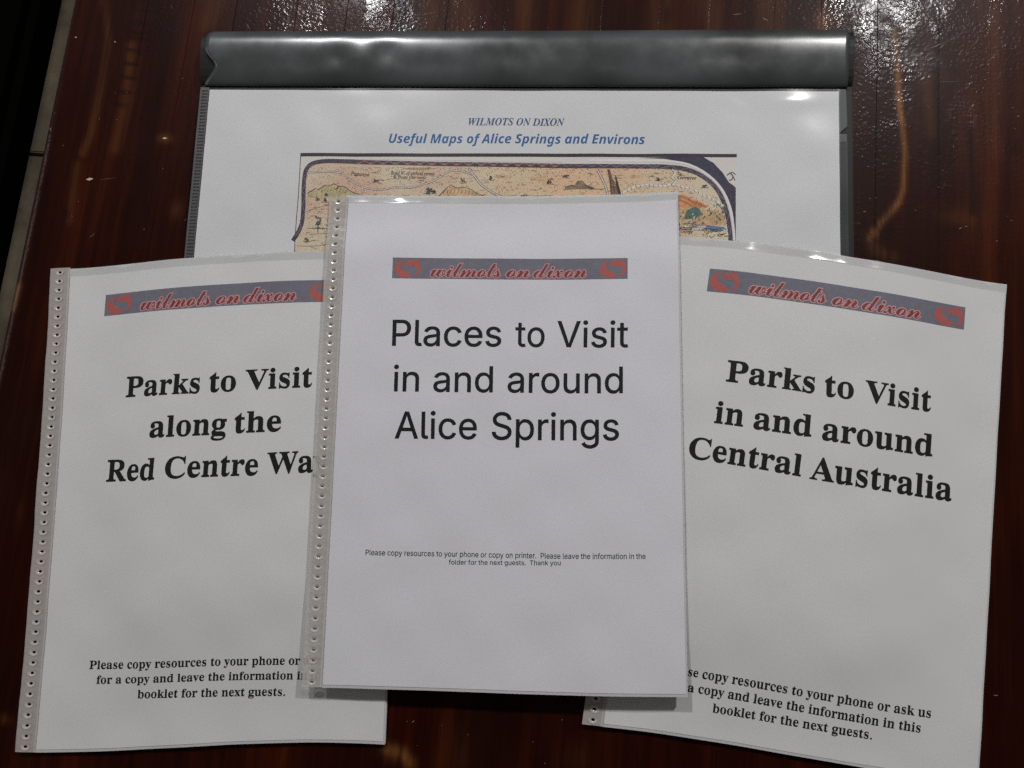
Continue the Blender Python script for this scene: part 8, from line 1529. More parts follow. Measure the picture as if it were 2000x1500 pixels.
# ------------------------------------------------------------------ banner printed on every small booklet
def banner(k, page, org):
    TL, TR, BL, BR = [np.array(q) for q in BANNERS[k]]
    def q(x, y):                    # x to the right, y down, both 0..1
        x = np.asarray(x, float)[..., None]
        y = np.asarray(y, float)[..., None]
        return (TL * (1 - x) + TR * x) * (1 - y) + (BL * (1 - x) + BR * x) * y
    p = Print(k)
    xs = np.linspace(0, 1, 61)
    V = np.concatenate([q(xs, 0 * xs), q(xs, 0 * xs + .5), q(xs, 0 * xs + 1)])
    F = [[r * 61 + i, r * 61 + i + 1, r * 61 + 62 + i, r * 61 + 61 + i] for r in (0, 1) for i in range(60)]
    p.add(V, F, 'banner', .09)
    p.build('banner', page, org)
    W = np.linalg.norm(TR - TL)
    H = np.linalg.norm(BL - TL)
    # script lettering: dark red with a pale pink halo
    p = Print(k)
    for style, mat, dz in (('script_halo', 'banner_halo', .125), ('script', 'banner_red', .155)):
        for word, x0, x1 in (('wilmots', .163, .460), ('on', .485, .583), ('dixon', .600, .824)):
            x = 0
            items = []
            for ch in word:
                adv, Vg, Fg = glyph_mesh(style, ch)
                # condensed set: joined-up letters
                items.append((x, Vg, Fg))
                x += adv * {'w': .93, 'm': .93, 't': .74, 'l': .80, 'i': .86, 'd': .90, 's': .9}.get(ch, .93)
            base = [glyph_mesh('script', ch)[1] for ch in word]
            lo = min(i[0] + b[:, 0].min() for i, b in zip(items, base))
            hi = max(i[0] + b[:, 0].max() for i, b in zip(items, base))
            sx = (x1 - x0) / (hi - lo)
            sy = .39 / .235
            for gi, (xx, Vg, Fg) in enumerate(items):
                X = x0 + (Vg[:, 0] + xx - lo) * sx
                Y = .905 - Vg[:, 1] * sy
                p.add(q(X, Y), Fg, mat, dz + .006 * (gi % 3))
    p.build('script_lettering', page, org)
    # the two curled emblems
    rr = random.Random(5)
    for x0 in (.010, .884):
        p = Print(k)
        def blob(path, mat, dz):
            pts = np.array([(a, b) for a, b, w in path], float)
            wd = np.array([w for a, b, w in path], float)
            # smooth resample
            t = np.linspace(0, len(pts) - 1, 34)
            i0 = np.clip(t.astype(int), 0, len(pts) - 2)
            fr = t - i0
            E = np.concatenate([[2 * pts[0] - pts[1]], pts, [2 * pts[-1] - pts[-2]]])
            C = []
            for i, f in zip(i0, fr):
                a, b, c, d = E[i:i + 4]
                C.append(.5 * (2 * b + (c - a) * f + (2 * a - 5 * b + 4 * c - d) * f * f + (3 * b - 3 * c + d - a) * f ** 3))
            C = np.array(C)
            Wd = np.interp(t, np.arange(len(wd)), wd)
            T = np.gradient(C, axis=0)
            T /= np.maximum(np.linalg.norm(T, axis=1), 1e-9)[:, None]
            N = np.stack([-T[:, 1], T[:, 0]], -1)
            j1 = np.array([rr.uniform(.8, 1.25) for _ in t])
            j2 = np.array([rr.uniform(.8, 1.25) for _ in t])
            A = C + N * (Wd * j1)[:, None]
            Bq = C - N * (Wd * j2)[:, None]
            P = np.concatenate([A, Bq])
            n = len(t)
            V = q(x0 + P[:, 0] * .108, P[:, 1])
            p.add(V, [[i, i + 1, n + i + 1, n + i] for i in range(n - 1)], mat, dz)
        left = [(.36, .15, .015), (.20, .24, .045), (.10, .42, .09), (.14, .62, .13), (.34, .80, .13), (.56, .83, .08), (.62, .78, .03)]
        right = [(.42, .40, .03), (.50, .28, .08), (.64, .27, .11), (.80, .26, .11), (.90, .42, .075), (.94, .62, .05), (.86, .80, .035), (.76, .86, .015)]
        blob([(a, b, w * 1.5) for a, b, w in left], 'emblem_soft', .11)
        blob([(a, b, w * 1.45) for a, b, w in right], 'emblem_soft', .117)
        blob([(a, b, w * .82) for a, b, w in left], 'emblem', .13)
        blob([(a, b, w * .85) for a, b, w in right], 'emblem', .137)
        for a in ([(.12, .62), (.0, .78)], [(.10, .45), (.01, .36)], [(.22, .25), (.16, .12)], [(.66, .2), (.74, .06)], [(.84, .2), (.97, .08)], [(.5, .22), (.47, .08)], [(.36, .84), (.3, .97)], [(.93, .5), (1.03, .56)]):
            P = np.array(a, float)
            d = P[1] - P[0]
            n_ = np.array([-d[1], d[0]]) * .28
            Q = np.array([P[0] + n_, P[0] - n_, P[1]])
            p.add(q(x0 + Q[:, 0] * .108, Q[:, 1]), [[0, 1, 2]], 'emblem', .144)
        p.build('emblem', page, org)

# ------------------------------------------------------------------ a thin A4 booklet in clear sleeves
def head_droop(k):
    p = PH[k]
    def f(u, v):
        d = np.clip(-v, 0, 10)
        rip = .55 + .30 * np.sin(u / 6.0 + p) + .25 * np.sin(u / 2.9 + 2 * p) + .2 * np.sin(u / 14.0)
        return -.16 * d * rip + .06 * np.clip(2 - np.abs(v), 0, 2)
    return f

def booklet(k, label, n_holes):
    c = S(k, 100., 148., 0)
    org = np.array([c[0], c[1], 0.0])
    t = thing('booklet', label, 'booklet', org.tolist(), 'three clear-sleeved A4 booklets')
    # inner pockets: milky film edges and paper sheets, slightly out of register
    offs = [(.0, .0, .3), (.35, -.25, -.2), (-.3, .3, .35), (.5, .15, .1)]
    zz = [-.24, -.66, -1.08, -1.5]
    for i, ((a, b, cc), z) in enumerate(zip(offs, zz)):
        sheet('pocket_film', k, -1.6 + a * .3, 211.0 + a * .6, -5.6 - b, 298.4 + cc, z, .10, M['pocket'], t, org, 6)
        if i < 3:
            sheet('inner_page', k, .4 - a, 210.0 + a * .8, .4 + b, 297.2 + cc, z - .14, .16, M['sheet'], t, org, 6)
    page = sheet('page', k, 0, 210, 0, 297, 0, .12, PM[k], t, org, 3)
    for nm, items in TEXTS[k]:
        p = Print(k)
        for st, txt, u0, v0, u1, v1, cap, mat in items:
            p.text(st, txt, u0, v0, u1, v1, cap, mat)
        p.build(nm, page, org, 7 if nm == 'heading' else 0)
    banner(k, page, org)
    sheet('sleeve_film', k, -.8, 211.3, -6.2 if k != 'C' else -4.4, 298.5, .34, 0, M['film'], t, org, 2.5, head_droop(k))
    # binding strip with a row of punched, drawn-in holes
    u0, u1 = (-12.2, -.2)
    vt = -6.4 if k != 'C' else -4.6
    vb = 298.3
    uc = -6.3
    ru, rv = 2.5, 1.75
    pitch = (vb - vt) / n_holes
    NS = 16
    Vs, Fs, n = [], [], 0
    ang = np.arange(NS) / NS * 2 * math.pi
    wav = lambda u, v: .06 * np.sin(v / 3.1 + u / 2.2 + PH[k]) + .12 * np.sin(v / 11.0 + PH[k]) + .03 * np.sin(v / pitch * 2 * math.pi)
    top_dz = .42
    for j in range(n_holes):
        va, vbb = vt + j * pitch, vt + (j + 1) * pitch
        vc = (va + vbb) / 2
        ex, ey = np.cos(ang), np.sin(ang)
        inner = np.stack([uc + ru * ex, vc + rv * ey], -1)
        # matching points on the cell's rectangle
        outer = []
        for x, y in zip(ex, ey):
            s = 1 / max(abs(x), abs(y))
            X, Y = x * s, y * s
            outer.append((uc + (X * (u1 - uc) if X > 0 else X * (uc - u0)), vc + Y * pitch / 2))
        outer = np.array(outer)
        P = np.concatenate([outer, inner])
        dz = top_dz + wav(P[:, 0], P[:, 1])
        edge = (P[:, 0] < u0 + .01)
        dz = dz - .35 * edge
        T = S(k, P[:, 0], P[:, 1], dz, 1)
        Bt = T.copy()
        Bt[:, 2] -= .9 * MM
        Vs += [T, Bt]
        for i in range(NS):
            i2 = (i + 1) % NS
            Fs.append([n + i, n + i2, n + NS + i2, n + NS + i][::-1])
            m_ = n + 2 * NS
            Fs.append([m_ + i, m_ + i2, m_ + NS + i2, m_ + NS + i])
            if abs(outer[i, 0] - outer[i2, 0]) < 1e-6:
                Fs.append([n + i, n + i2, m_ + i2, m_ + i])
            elif j in (0, n_holes - 1) and ((j == 0 and outer[i, 1] < vc) or (j > 0 and outer[i, 1] > vc)) and abs(outer[i, 1] - outer[i2, 1]) < 1e-6:
                Fs.append([n + i, n + i2, m_ + i2, m_ + i])
        n += 4 * NS
    st = new_mesh('binding_strip', np.concatenate(Vs), Fs, M['strip'], t, org)
    # hole collars: shared mesh, one object each
    rings = [(1.12, .02), (1.0, -.01), (.87, -.07), (.72, -.15), (.56, -.25), (.44, -.40)]
    V = []
    for r, z in rings:
        for a in ang:
            V.append((ru * r * math.cos(a), rv * r * math.sin(a), z))
    V = np.array(V) * MM
    F = []
    for r in range(len(rings) - 1):
        for i in range(NS):
            i2 = (i + 1) % NS
            F.append([r * NS + i, (r + 1) * NS + i, (r + 1) * NS + i2, r * NS + i2])
    if k == 'C':                              # drawn down to a thin closed web in the middle booklet
        F.append([(len(rings) - 1) * NS + i for i in range(NS)])
    me = None
    a_, b_ = S(k, uc, 100.), S(k, uc, 110.)
    rot = math.atan2(-(a_[0] - b_[0]), (a_[1] - b_[1]))
    for j in range(n_holes):
        vc = vt + (j + .5) * pitch
        P = S(k, np.array([uc]), np.array([vc]), np.array([top_dz + wav(uc, vc)]))[0]
        if me is None:
            o = new_mesh('hole_collar', V, F, M['dimple'], t, (0, 0, 0), True)
            me = o.data
        else:
            o = bpy.data.objects.new('hole_collar', me)
            COL.objects.link(o)
            o.parent = t
        o.location = (P - org).tolist()
        a_, b_ = S(k, uc, vc - 8.), S(k, uc, vc + 8.)
        d = a_ - b_
        o.rotation_euler = (math.atan2(d[2], math.hypot(d[0], d[1])) + rnd.uniform(-.05, .05), rnd.uniform(-.05, .05), math.atan2(-d[0], d[1]) + rnd.uniform(-.06, .06))
    return t

booklet('L', 'clear-sleeved booklet headed Parks to Visit along the Red Centre Way, left of the middle one', 50)
booklet('R', 'clear-sleeved booklet headed Parks to Visit in and around Central Australia, tilted at the right', 50)
booklet('C', 'topmost clear-sleeved booklet headed Places to Visit in and around Alice Springs', 51)

# ------------------------------------------------------------------ the big black binder of maps
c = S('B', 210., 148.)
BORG = np.array([c[0], c[1], 0.0])
binder = thing('binder', 'large black landscape display binder of maps lying under the three booklets', 'binder', BORG.tolist())

def slab(name, k, u0, u1, v0, v1, z0, z1, mat, parent, org, nu=2, nv=2):
    """closed box following the sheet's plan; z0..z1 are mm above the table"""
    uu = np.linspace(u0, u1, nu)
    vv = np.linspace(v0, v1, nv)
    Ug, Vg = np.meshgrid(uu, vv, indexing='ij')
    P = S(k, Ug.ravel(), Vg.ravel(), 0)
    T = P.copy(); T[:, 2] = z1 * MM
    Bo = P.copy(); Bo[:, 2] = z0 * MM
    n = len(P)
    G = grid_faces(nu, nv)
    F = G.tolist() + (G[:, ::-1] + n).tolist()
    idg = np.arange(n).reshape(nu, nv)
    loop = list(idg[0, :]) + list(idg[1:, -1]) + list(idg[-1, -2::-1]) + list(idg[-2:0:-1, 0])
    F += [[loop[i], loop[(i + 1) % len(loop)], loop[(i + 1) % len(loop)] + n, loop[i] + n] for i in range(len(loop))]
    o = new_mesh(name, np.concatenate([T, Bo]), F, mat, parent, org)
    bm = bmesh.new(); bm.from_mesh(o.data)
    bmesh.ops.recalc_face_normals(bm, faces=bm.faces)
    bmesh.ops.bevel(bm, geom=[e for e in bm.edges if e.calc_face_angle(0) > .8], offset=.35 * MM, segments=2, affect='EDGES')
    bm.to_mesh(o.data); bm.free()
    return o
slab('back_cover', 'B', -8.5, 430.3, -36, 303, .3, 1.7, M['black'], binder, BORG)
slab('pocket_block', 'B', -1.0, 421.5, -2.0, 299, 1.8, 5.4, M['black'], binder, BORG)
bpage = sheet('page', 'B', 0, 420, 0, 297, 0, .15, PM['B'], binder, BORG, 4)
# right edge of the pockets: smoky film with a V notch
def pocket_edge(name, u_in, u_out, v0, v1, notch, z, mat):
    vs = sorted(set([v0, v1] + list(np.arange(v0, v1, 5.0)) + [notch - 5.2, notch, notch + 4.8]))
    V, F = [], []
    for i, v in enumerate(vs):
        if v < notch - 5.2:
            w = 1.0 - .10 * max(0, 1 - (v - v0) / 20)
        else:
            w = float(np.interp(v, [notch - 5.2, notch, notch + 4.8, v1], [1.0, .08, 1.0, 1.0]))
        V += [(u_in, v), (u_in + (u_out - u_in) * w, v)]
        if i:
            F.append([2 * i - 2, 2 * i - 1, 2 * i + 1, 2 * i])
    V = np.array(V)
    P = S('B', V[:, 0], V[:, 1], np.full(len(V), z))
    return new_mesh(name, P, [f[::-1] for f in F], mat, binder, BORG)
pocket_edge('pocket_edge', 419.0, 425.4, -1.5, 299, 27.5, -.25, M['smoke'])
pocket_edge('pocket_edge', 419.0, 425.0, -1.5, 27.3, 27.5, -.12, M['smoke_light'])
slab('side_strip', 'B', 421.8, 428.6, -2, 299, 1.8, 4.2, M['black'], binder, BORG)
# stitched strip down the left edge with its slots
sheet('stitched_strip', 'B', -6.6, -.4, -1.6, 299, .1, .5, M['smoke_strip'], binder, BORG, 6)
sv = np.array([(-1.55, -.34), (1.55, -.34), (1.55, .34), (-1.55, .34)])
V = np.array([(*(p * s), z) for s, z in ((1.25, .03), (1.0, .16), (.8, -.1)) for p in sv]) * MM
F = [[r * 4 + i, r * 4 + (i + 1) % 4, r * 4 + 4 + (i + 1) % 4, r * 4 + 4 + i] for r in (0, 1) for i in range(4)] + [[8, 9, 10, 11]]
slot_me = None
for j in range(57):
    vc = .8 + j * 2.18
    P = S('B', np.array([-3.1]), np.array([vc]), np.array([.16]))[0]
    if slot_me is None:
        o = new_mesh('stitch_slot', V, F, [M['smoke_strip'], M['black']], binder, (0, 0, 0), idx=[1] * 8 + [1])
        slot_me = o.data
    else:
        o = bpy.data.objects.new('stitch_slot', slot_me)
        COL.objects.link(o)
        o.parent = binder
    o.location = (P - BORG).tolist()
    o.rotation_euler = (0, 0, math.radians(4 + rnd.uniform(-3, 3)))
# clear sleeve over the page
def bfilm(u, v):
    return (.10 * np.exp(-((v - 4) / 6.0) ** 2) + .06 * np.sin(u / 9.0) * np.exp(-v / 12.0)
            + .55 * np.exp(-(((u - 385) / 16.0) ** 2 + ((v - 7) / 5.0) ** 2)) + .35 * np.exp(-(((u - 352) / 9.0) ** 2 + ((v - 8 - (u - 352) * .35) / 3.0) ** 2)))
sheet('sleeve_film', 'B', -.6, 420.6, -1.3, 298, .45, 0, M['film_big'], binder, BORG, 3, bfilm)

# curved grey header over a black core
prof = [(-2.6, 5.9), (-3.2, 7.0), (-5.0, 8.2), (-9, 9.8), (-14, 11.0), (-19, 12.0), (-24, 12.8), (-30, 13.2), (-34.0, 12.3), (-36.6, 10.6), (-39.3, 8.3), (-41.0, 5.6), (-41.5, 3.2)]
PV = np.array(prof)
tt = np.linspace(0, len(PV) - 1, 40)
pv = np.interp(tt, np.arange(len(PV)), PV[:, 0])
pz = np.interp(tt, np.arange(len(PV)), PV[:, 1])
for _ in range(3):
    pv[1:-1] = (pv[:-2] + 2 * pv[1:-1] + pv[2:]) / 4
    pz[1:-1] = (pz[:-2] + 2 * pz[1:-1] + pz[2:]) / 4
nu = 140
G = []
for i in range(nu):
    s = i / (nu - 1)
    for v, z in zip(pv, pz):
        ul = float(np.interp(v, [-41.5, -38.5, -33, -24, -22.5, -15, -13, -9, -3], [0.5, -1.4, -2.4, -2.8, -2.2, 4.6, 4.8, 2.0, -3.6]))
        ur = float(np.interp(v, [-38, -20, -3], [424.6, 424.0, 425.2]))
        u = ul * (1 - s) + ur * s
        dent = 0
        for (du, dv, a, ru_, rv_) in ((88, -20, -.9, 9, 8), (106, -21, .5, 8, 9), (122, -22, -.9, 10, 7), (60, -16, -.5, 18, 8), (150, -14, -.5, 20, 7), (205, -20, -.45, 22, 6), (235, -14, .3, 14, 8), (268, -19, -.6, 16, 7), (305, -12, -.4, 20, 6), (345, -20, -.75, 17, 7), (32, -16, -.35, 14, 9)):
            dent += a * math.exp(-((u - du) / ru_) ** 2 - ((v - dv) / rv_) ** 2)
        lift = .5 * math.sin(u / 47.0)
        G.append((u, v, z + dent * 1.0 + lift * .4))
G = np.array(G)
P = S('B', G[:, 0], G[:, 1], 0)
P[:, 2] = G[:, 2] * MM
F = grid_faces(nu, len(pv))
o = new_mesh('header_flap', P, F, M['flap'], binder, BORG, True)
md = o.modifiers.new('thickness', 'SOLIDIFY')
md.thickness = .3 * MM
md.offset = -1
# black core inside the header
V, F = [], []
for u in (-6.5, 428.6):
    for v, z in zip(pv[::3], pz[::3]):
        V.append((u, -20 + (v + 20) * .95, 1.0 + (z - 1) * .86))
n = len(pv[::3])
V = np.array(V)
P = S('B', V[:, 0], V[:, 1], 0)
P[:, 2] = V[:, 2] * MM
F = [[i, i + 1, n + i + 1, n + i] for i in range(n - 1)] + [list(range(n))[::-1], list(range(n, 2 * n)), [0, n, 2 * n - 1, n - 1]]
o = new_mesh('header_core', P, F, M['black'], binder, BORG)

# prints on the map page
p = Print('B')
for nm, items in TEXTS['B']:
    for st, txt, u0, v0, u1, v1, cap, mat in items:
        p.text(st, txt, u0, v0, u1, v1, cap, mat)
p.build('heading', bpage, BORG, 0)
groups = {}
def group_of(mat, kind):
    if kind == 'text': return 'map_writing'
    if mat in ('margin', 'ground'): return 'map_ground'
    if mat in ('bar', 'band', 'navy_band', 'zig', 'zig2'): return 'map_border'
    if mat in ('white', 'road_edge'): return 'map_roads'
    if mat in ('scrub', 'slate', 'olivedk', 'teal'): return 'map_bushes'
    if mat in ('water',): return 'map_water'
    return 'map_hills'
for item in MAP_DRAWING:
    lay, mat, kind, w, pts = item[:5]
    g = groups.setdefault(group_of(mat, kind), Print('B'))
    dz = .05 + lay * .028 + {'map_ground': 0, 'map_hills': .002, 'map_bushes': .006, 'map_roads': .004, 'map_border': .008, 'map_water': .005, 'map_writing': .01}[group_of(mat, kind)]
    if kind == 'text':
        g.text('hand', item[5], *pts, w, mat, dz)
    else:
        Q = np.array(pts).reshape(-1, 2)
        if kind == 'poly':
            g.poly(Q, mat, dz)
        else:
            g.line(Q, w, mat, dz, kind == 'taper', subdiv=not mat.startswith('zig'))
# pen stipple over the ground
g = groups['map_stipple'] = Print('B')
q0, q1, q2, q3 = [np.array(q) for q in SPECKLE_BOX]
for i in range(4200):
    a, b = rnd.random(), rnd.random()
    b = b * b if rnd.random() < .35 else b
    c_ = (q0 * (1 - a) + q1 * a) * (1 - b) + (q3 * (1 - a) + q2 * a) * b
    if a > .9 and b < .35 and (a - .9) * 10 + (.35 - b) > .55:
        continue
    r = rnd.uniform(.10, .26)
    t0 = rnd.random() * 6
    V = np.array([(c_[0] + r * math.cos(t0 + t) * 1.2, c_[1] + r * math.sin(t0 + t)) for t in (0, 1.6, 3.1, 4.7)])
    g.add(V, [[0, 1, 2, 3]], ('inkbrown', 'inkbrown', 'rust', 'rustdk')[i % 4],   .21)
for nm, g in groups.items():
    o = g.build(nm, bpage, BORG, 5 if nm in ('map_ground', 'map_border', 'map_hills') else 0)
    if nm == 'map_stipple':
        o['kind'] = 'stuff'

# ------------------------------------------------------------------ the table: laminated boards, grain along y
TX0, TX1, TY0, TY1 = -371.5, 640.0, -420.0, 640.0
table = thing('table', 'dark red-brown varnished timber table with scratched glossy top under the papers', 'table', ((TX0 + TX1) / 2 * MM, (TY0 + TY1) / 2 * MM, -.73))
TORG = np.array(table.location[:])
widths = []
x = TX0
wl = [58, 34, 31, 44, 36, 33, 38, 41, 30, 36, 39, 34, 44, 31, 37, 40, 33, 36]
i = 0
edges = [TX0]
while x < TX1 - 1:
    w = wl[i % len(wl)]
    x = min(TX1, x + w)
    if TX1 - x < 18:
        x = TX1
    edges.append(x)
    i += 1
def gauss_seg(X, Y, pts, w):
    """distance falloff around a polyline"""
    best = np.full(X.shape, 1e9)
    for (a, b), (c, d) in zip(pts[:-1], pts[1:]):
        dx, dy = c - a, d - b
        t = np.clip(((X - a) * dx + (Y - b) * dy) / (dx * dx + dy * dy), 0, 1)
        best = np.minimum(best, np.hypot(X - a - t * dx, Y - b - t * dy))
    return np.exp(-(best / w) ** 2)
WOOD_MARKS = [
    ('amber', (1.7,), 0.85, [(205.9, 328.3), (207.4, 310.3), (208.2, 291.8), (209.4, 273.5), (211.1, 262.7)]),
    ('amber', (1.6,), 0.55, [(211.1, 262.7), (213.2, 241.3), (212.1, 216.4), (209.3, 207.5)]),
    ('amber', (1.8,), 0.65, [(209.3, 207.5), (202.9, 198.3), (196.7, 189.2), (192.0, 181.9)]),
    ('amber', (4,), 0.16, [(192.0, 181.9), (195.9, 173.6), (204.8, 170.9)]),
    ('amber', (5, 8), 0.4, [(159.4, 334.0)]),
    ('amber', (8, 4), 0.3, [(-76.9, -158.6)]),
    ('amber', (3.5,), 0.55, [(-81.8, -156.3), (-72.4, -157.2), (-67.3, -161.8)]),
    ('amber', (3,), 0.16, [(-345.5, 319.6), (-337.2, 289.8), (-335.8, 258.2), (-336.6, 219.3), (-340.3, 203.8)]),
    ('amber', (4,), 0.14, [(-320.4, 286.8), (-315.1, 247.7), (-317.3, 209.2)]),
    ('amber', (3,), 0.13, [(-342.5, 196.1), (-340.0, 155.2)]),
    ('amber', (5, 7), 0.14, [(-266.1, 167.9)]),
    ('amber', (5, 3), 0.45, [(-283.3, 219.0)]),
    ('amber', (7,), 0.13, [(-264.3, 322.1), (-265.7, 307.9)]),
    ('amber', (9,), 0.13, [(-110.2, 330.6), (-110.2, 314.8)]),
    ('amber', (9,), 0.13, [(-88.8, 333.8), (-86.8, 314.2)]),
    ('amber', (7,), 0.13, [(-42.4, 336.3), (-40.5, 314.9)]),
    ('amber', (8,), 0.13, [(-3.5, 338.5), (-3.6, 317.0)]),
    ('amber', (7,), 0.13, [(49.1, 341.4), (50.4, 320.1)]),
    ('amber', (7,), 0.13, [(83.8, 343.3), (85.5, 322.1)]),
    ('amber', (8,), 0.13, [(121.6, 345.4), (122.4, 324.3)]),
    ('amber', (4,), 0.1, [(226.6, 296.6), (230.0, 256.7)]),
    ('amber', (14, 6), 0.1, [(249.1, 199.9)]),
    ('amber', (5,), 0.07, [(268.0, 340.2), (270.1, 245.1)]),
    ('amber', (10, 14), 0.06, [(-37.8, -152.9)]),
    ('amber', (9, 9), 0.08, [(28.1, -148.4)]),
    ('amber', (2.5,), 0.5, [(-367.0, 91.7), (-366.4, 106.0)]),
    ('amber', (5, 3), 0.16, [(-318.2, -164.6)]),
    ('amber', (3, 8), 0.06, [(-333.7, -40.9)]),
    ('stain', (1.5,), 0.85, [(-318.7, 321.5), (-306.4, 320.6)]),
    ('stain', (1.5,), 0.85, [(-318.6, 314.6), (-306.3, 313.7)]),
    ('stain', (1.5,), 0.85, [(-322.6, 305.1), (-310.3, 304.2)]),
    ('stain', (1.5,), 0.85, [(-322.9, 298.2), (-310.6, 297.3)]),
    ('stain', (1.5,), 0.85, [(-322.8, 293.8), (-310.5, 292.9)]),
    ('stain', (1.5,), 0.85, [(-322.1, 283.9), (-312.9, 282.8)]),
    ('stain', (1.5,), 0.85, [(-322.5, 273.6), (-313.3, 272.5)]),
    ('stain', (1.5,), 0.85, [(-323.2, 263.3), (-314.0, 262.2)]),
    ('stain', (1.5,), 0.85, [(-323.8, 252.2), (-314.6, 251.3)]),
    ('stain', (1.5,), 0.85, [(-324.2, 242.1), (-315.0, 241.1)]),
    ('stain', (2.2, 6), 0.85, [(-343.2, 158.7)]),
    ('stain', (3,), 0.8, [(254.2, 261.9), (255.0, 233.5), (255.7, 203.9)]),
    ('stain', (9, 16), 0.55, [(191.1, 239.8)]),
    ('stain', (8, 22), 0.5, [(249.8, 222.6)]),
    ('stain', (4, 4), 0.7, [(202.1, 188.5)]),
    ('stain', (24, 60), 0.5, [(-287.3, 196.1)]),
    ('stain', (30, 50), 0.45, [(-340.4, 24.6)]),
    ('stain', (14,), 0.45, [(-294.5, 300.3), (-292.0, 222.3), (-285.1, 162.9)]),
    ('stain', (35, 30), 0.55, [(-9.7, -129.9)]),
    ('stain', (14, 10), 0.5, [(-83.9, -164.2)]),
    ('stain', (14, 12), 0.5, [(7.3, -150.7)]),
    ('stain', (30, 60), 0.45, [(270.9, -43.1)]),
    ('stain', (22, 60), 0.4, [(281.6, 78.8)]),
    ('stain', (30, 14), 0.4, [(-220.9, -178.7)]),
    ('stain', (3, 8), 0.6, [(54.5, 332.0)]),
    ('stain', (6, 5), 0.5, [(244.3, 191.0)]),
    ('stain', (4, 5), 0.5, [(282.9, 249.5)]),
    ('stain', (25, 20), 0.35, [(-241.3, 319.3)]),
    ('stain', (20, 20), 0.4, [(189.7, 339.6)]),
    ('stain', (12, 14), 0.45, [(205.0, 315.8)]),
]
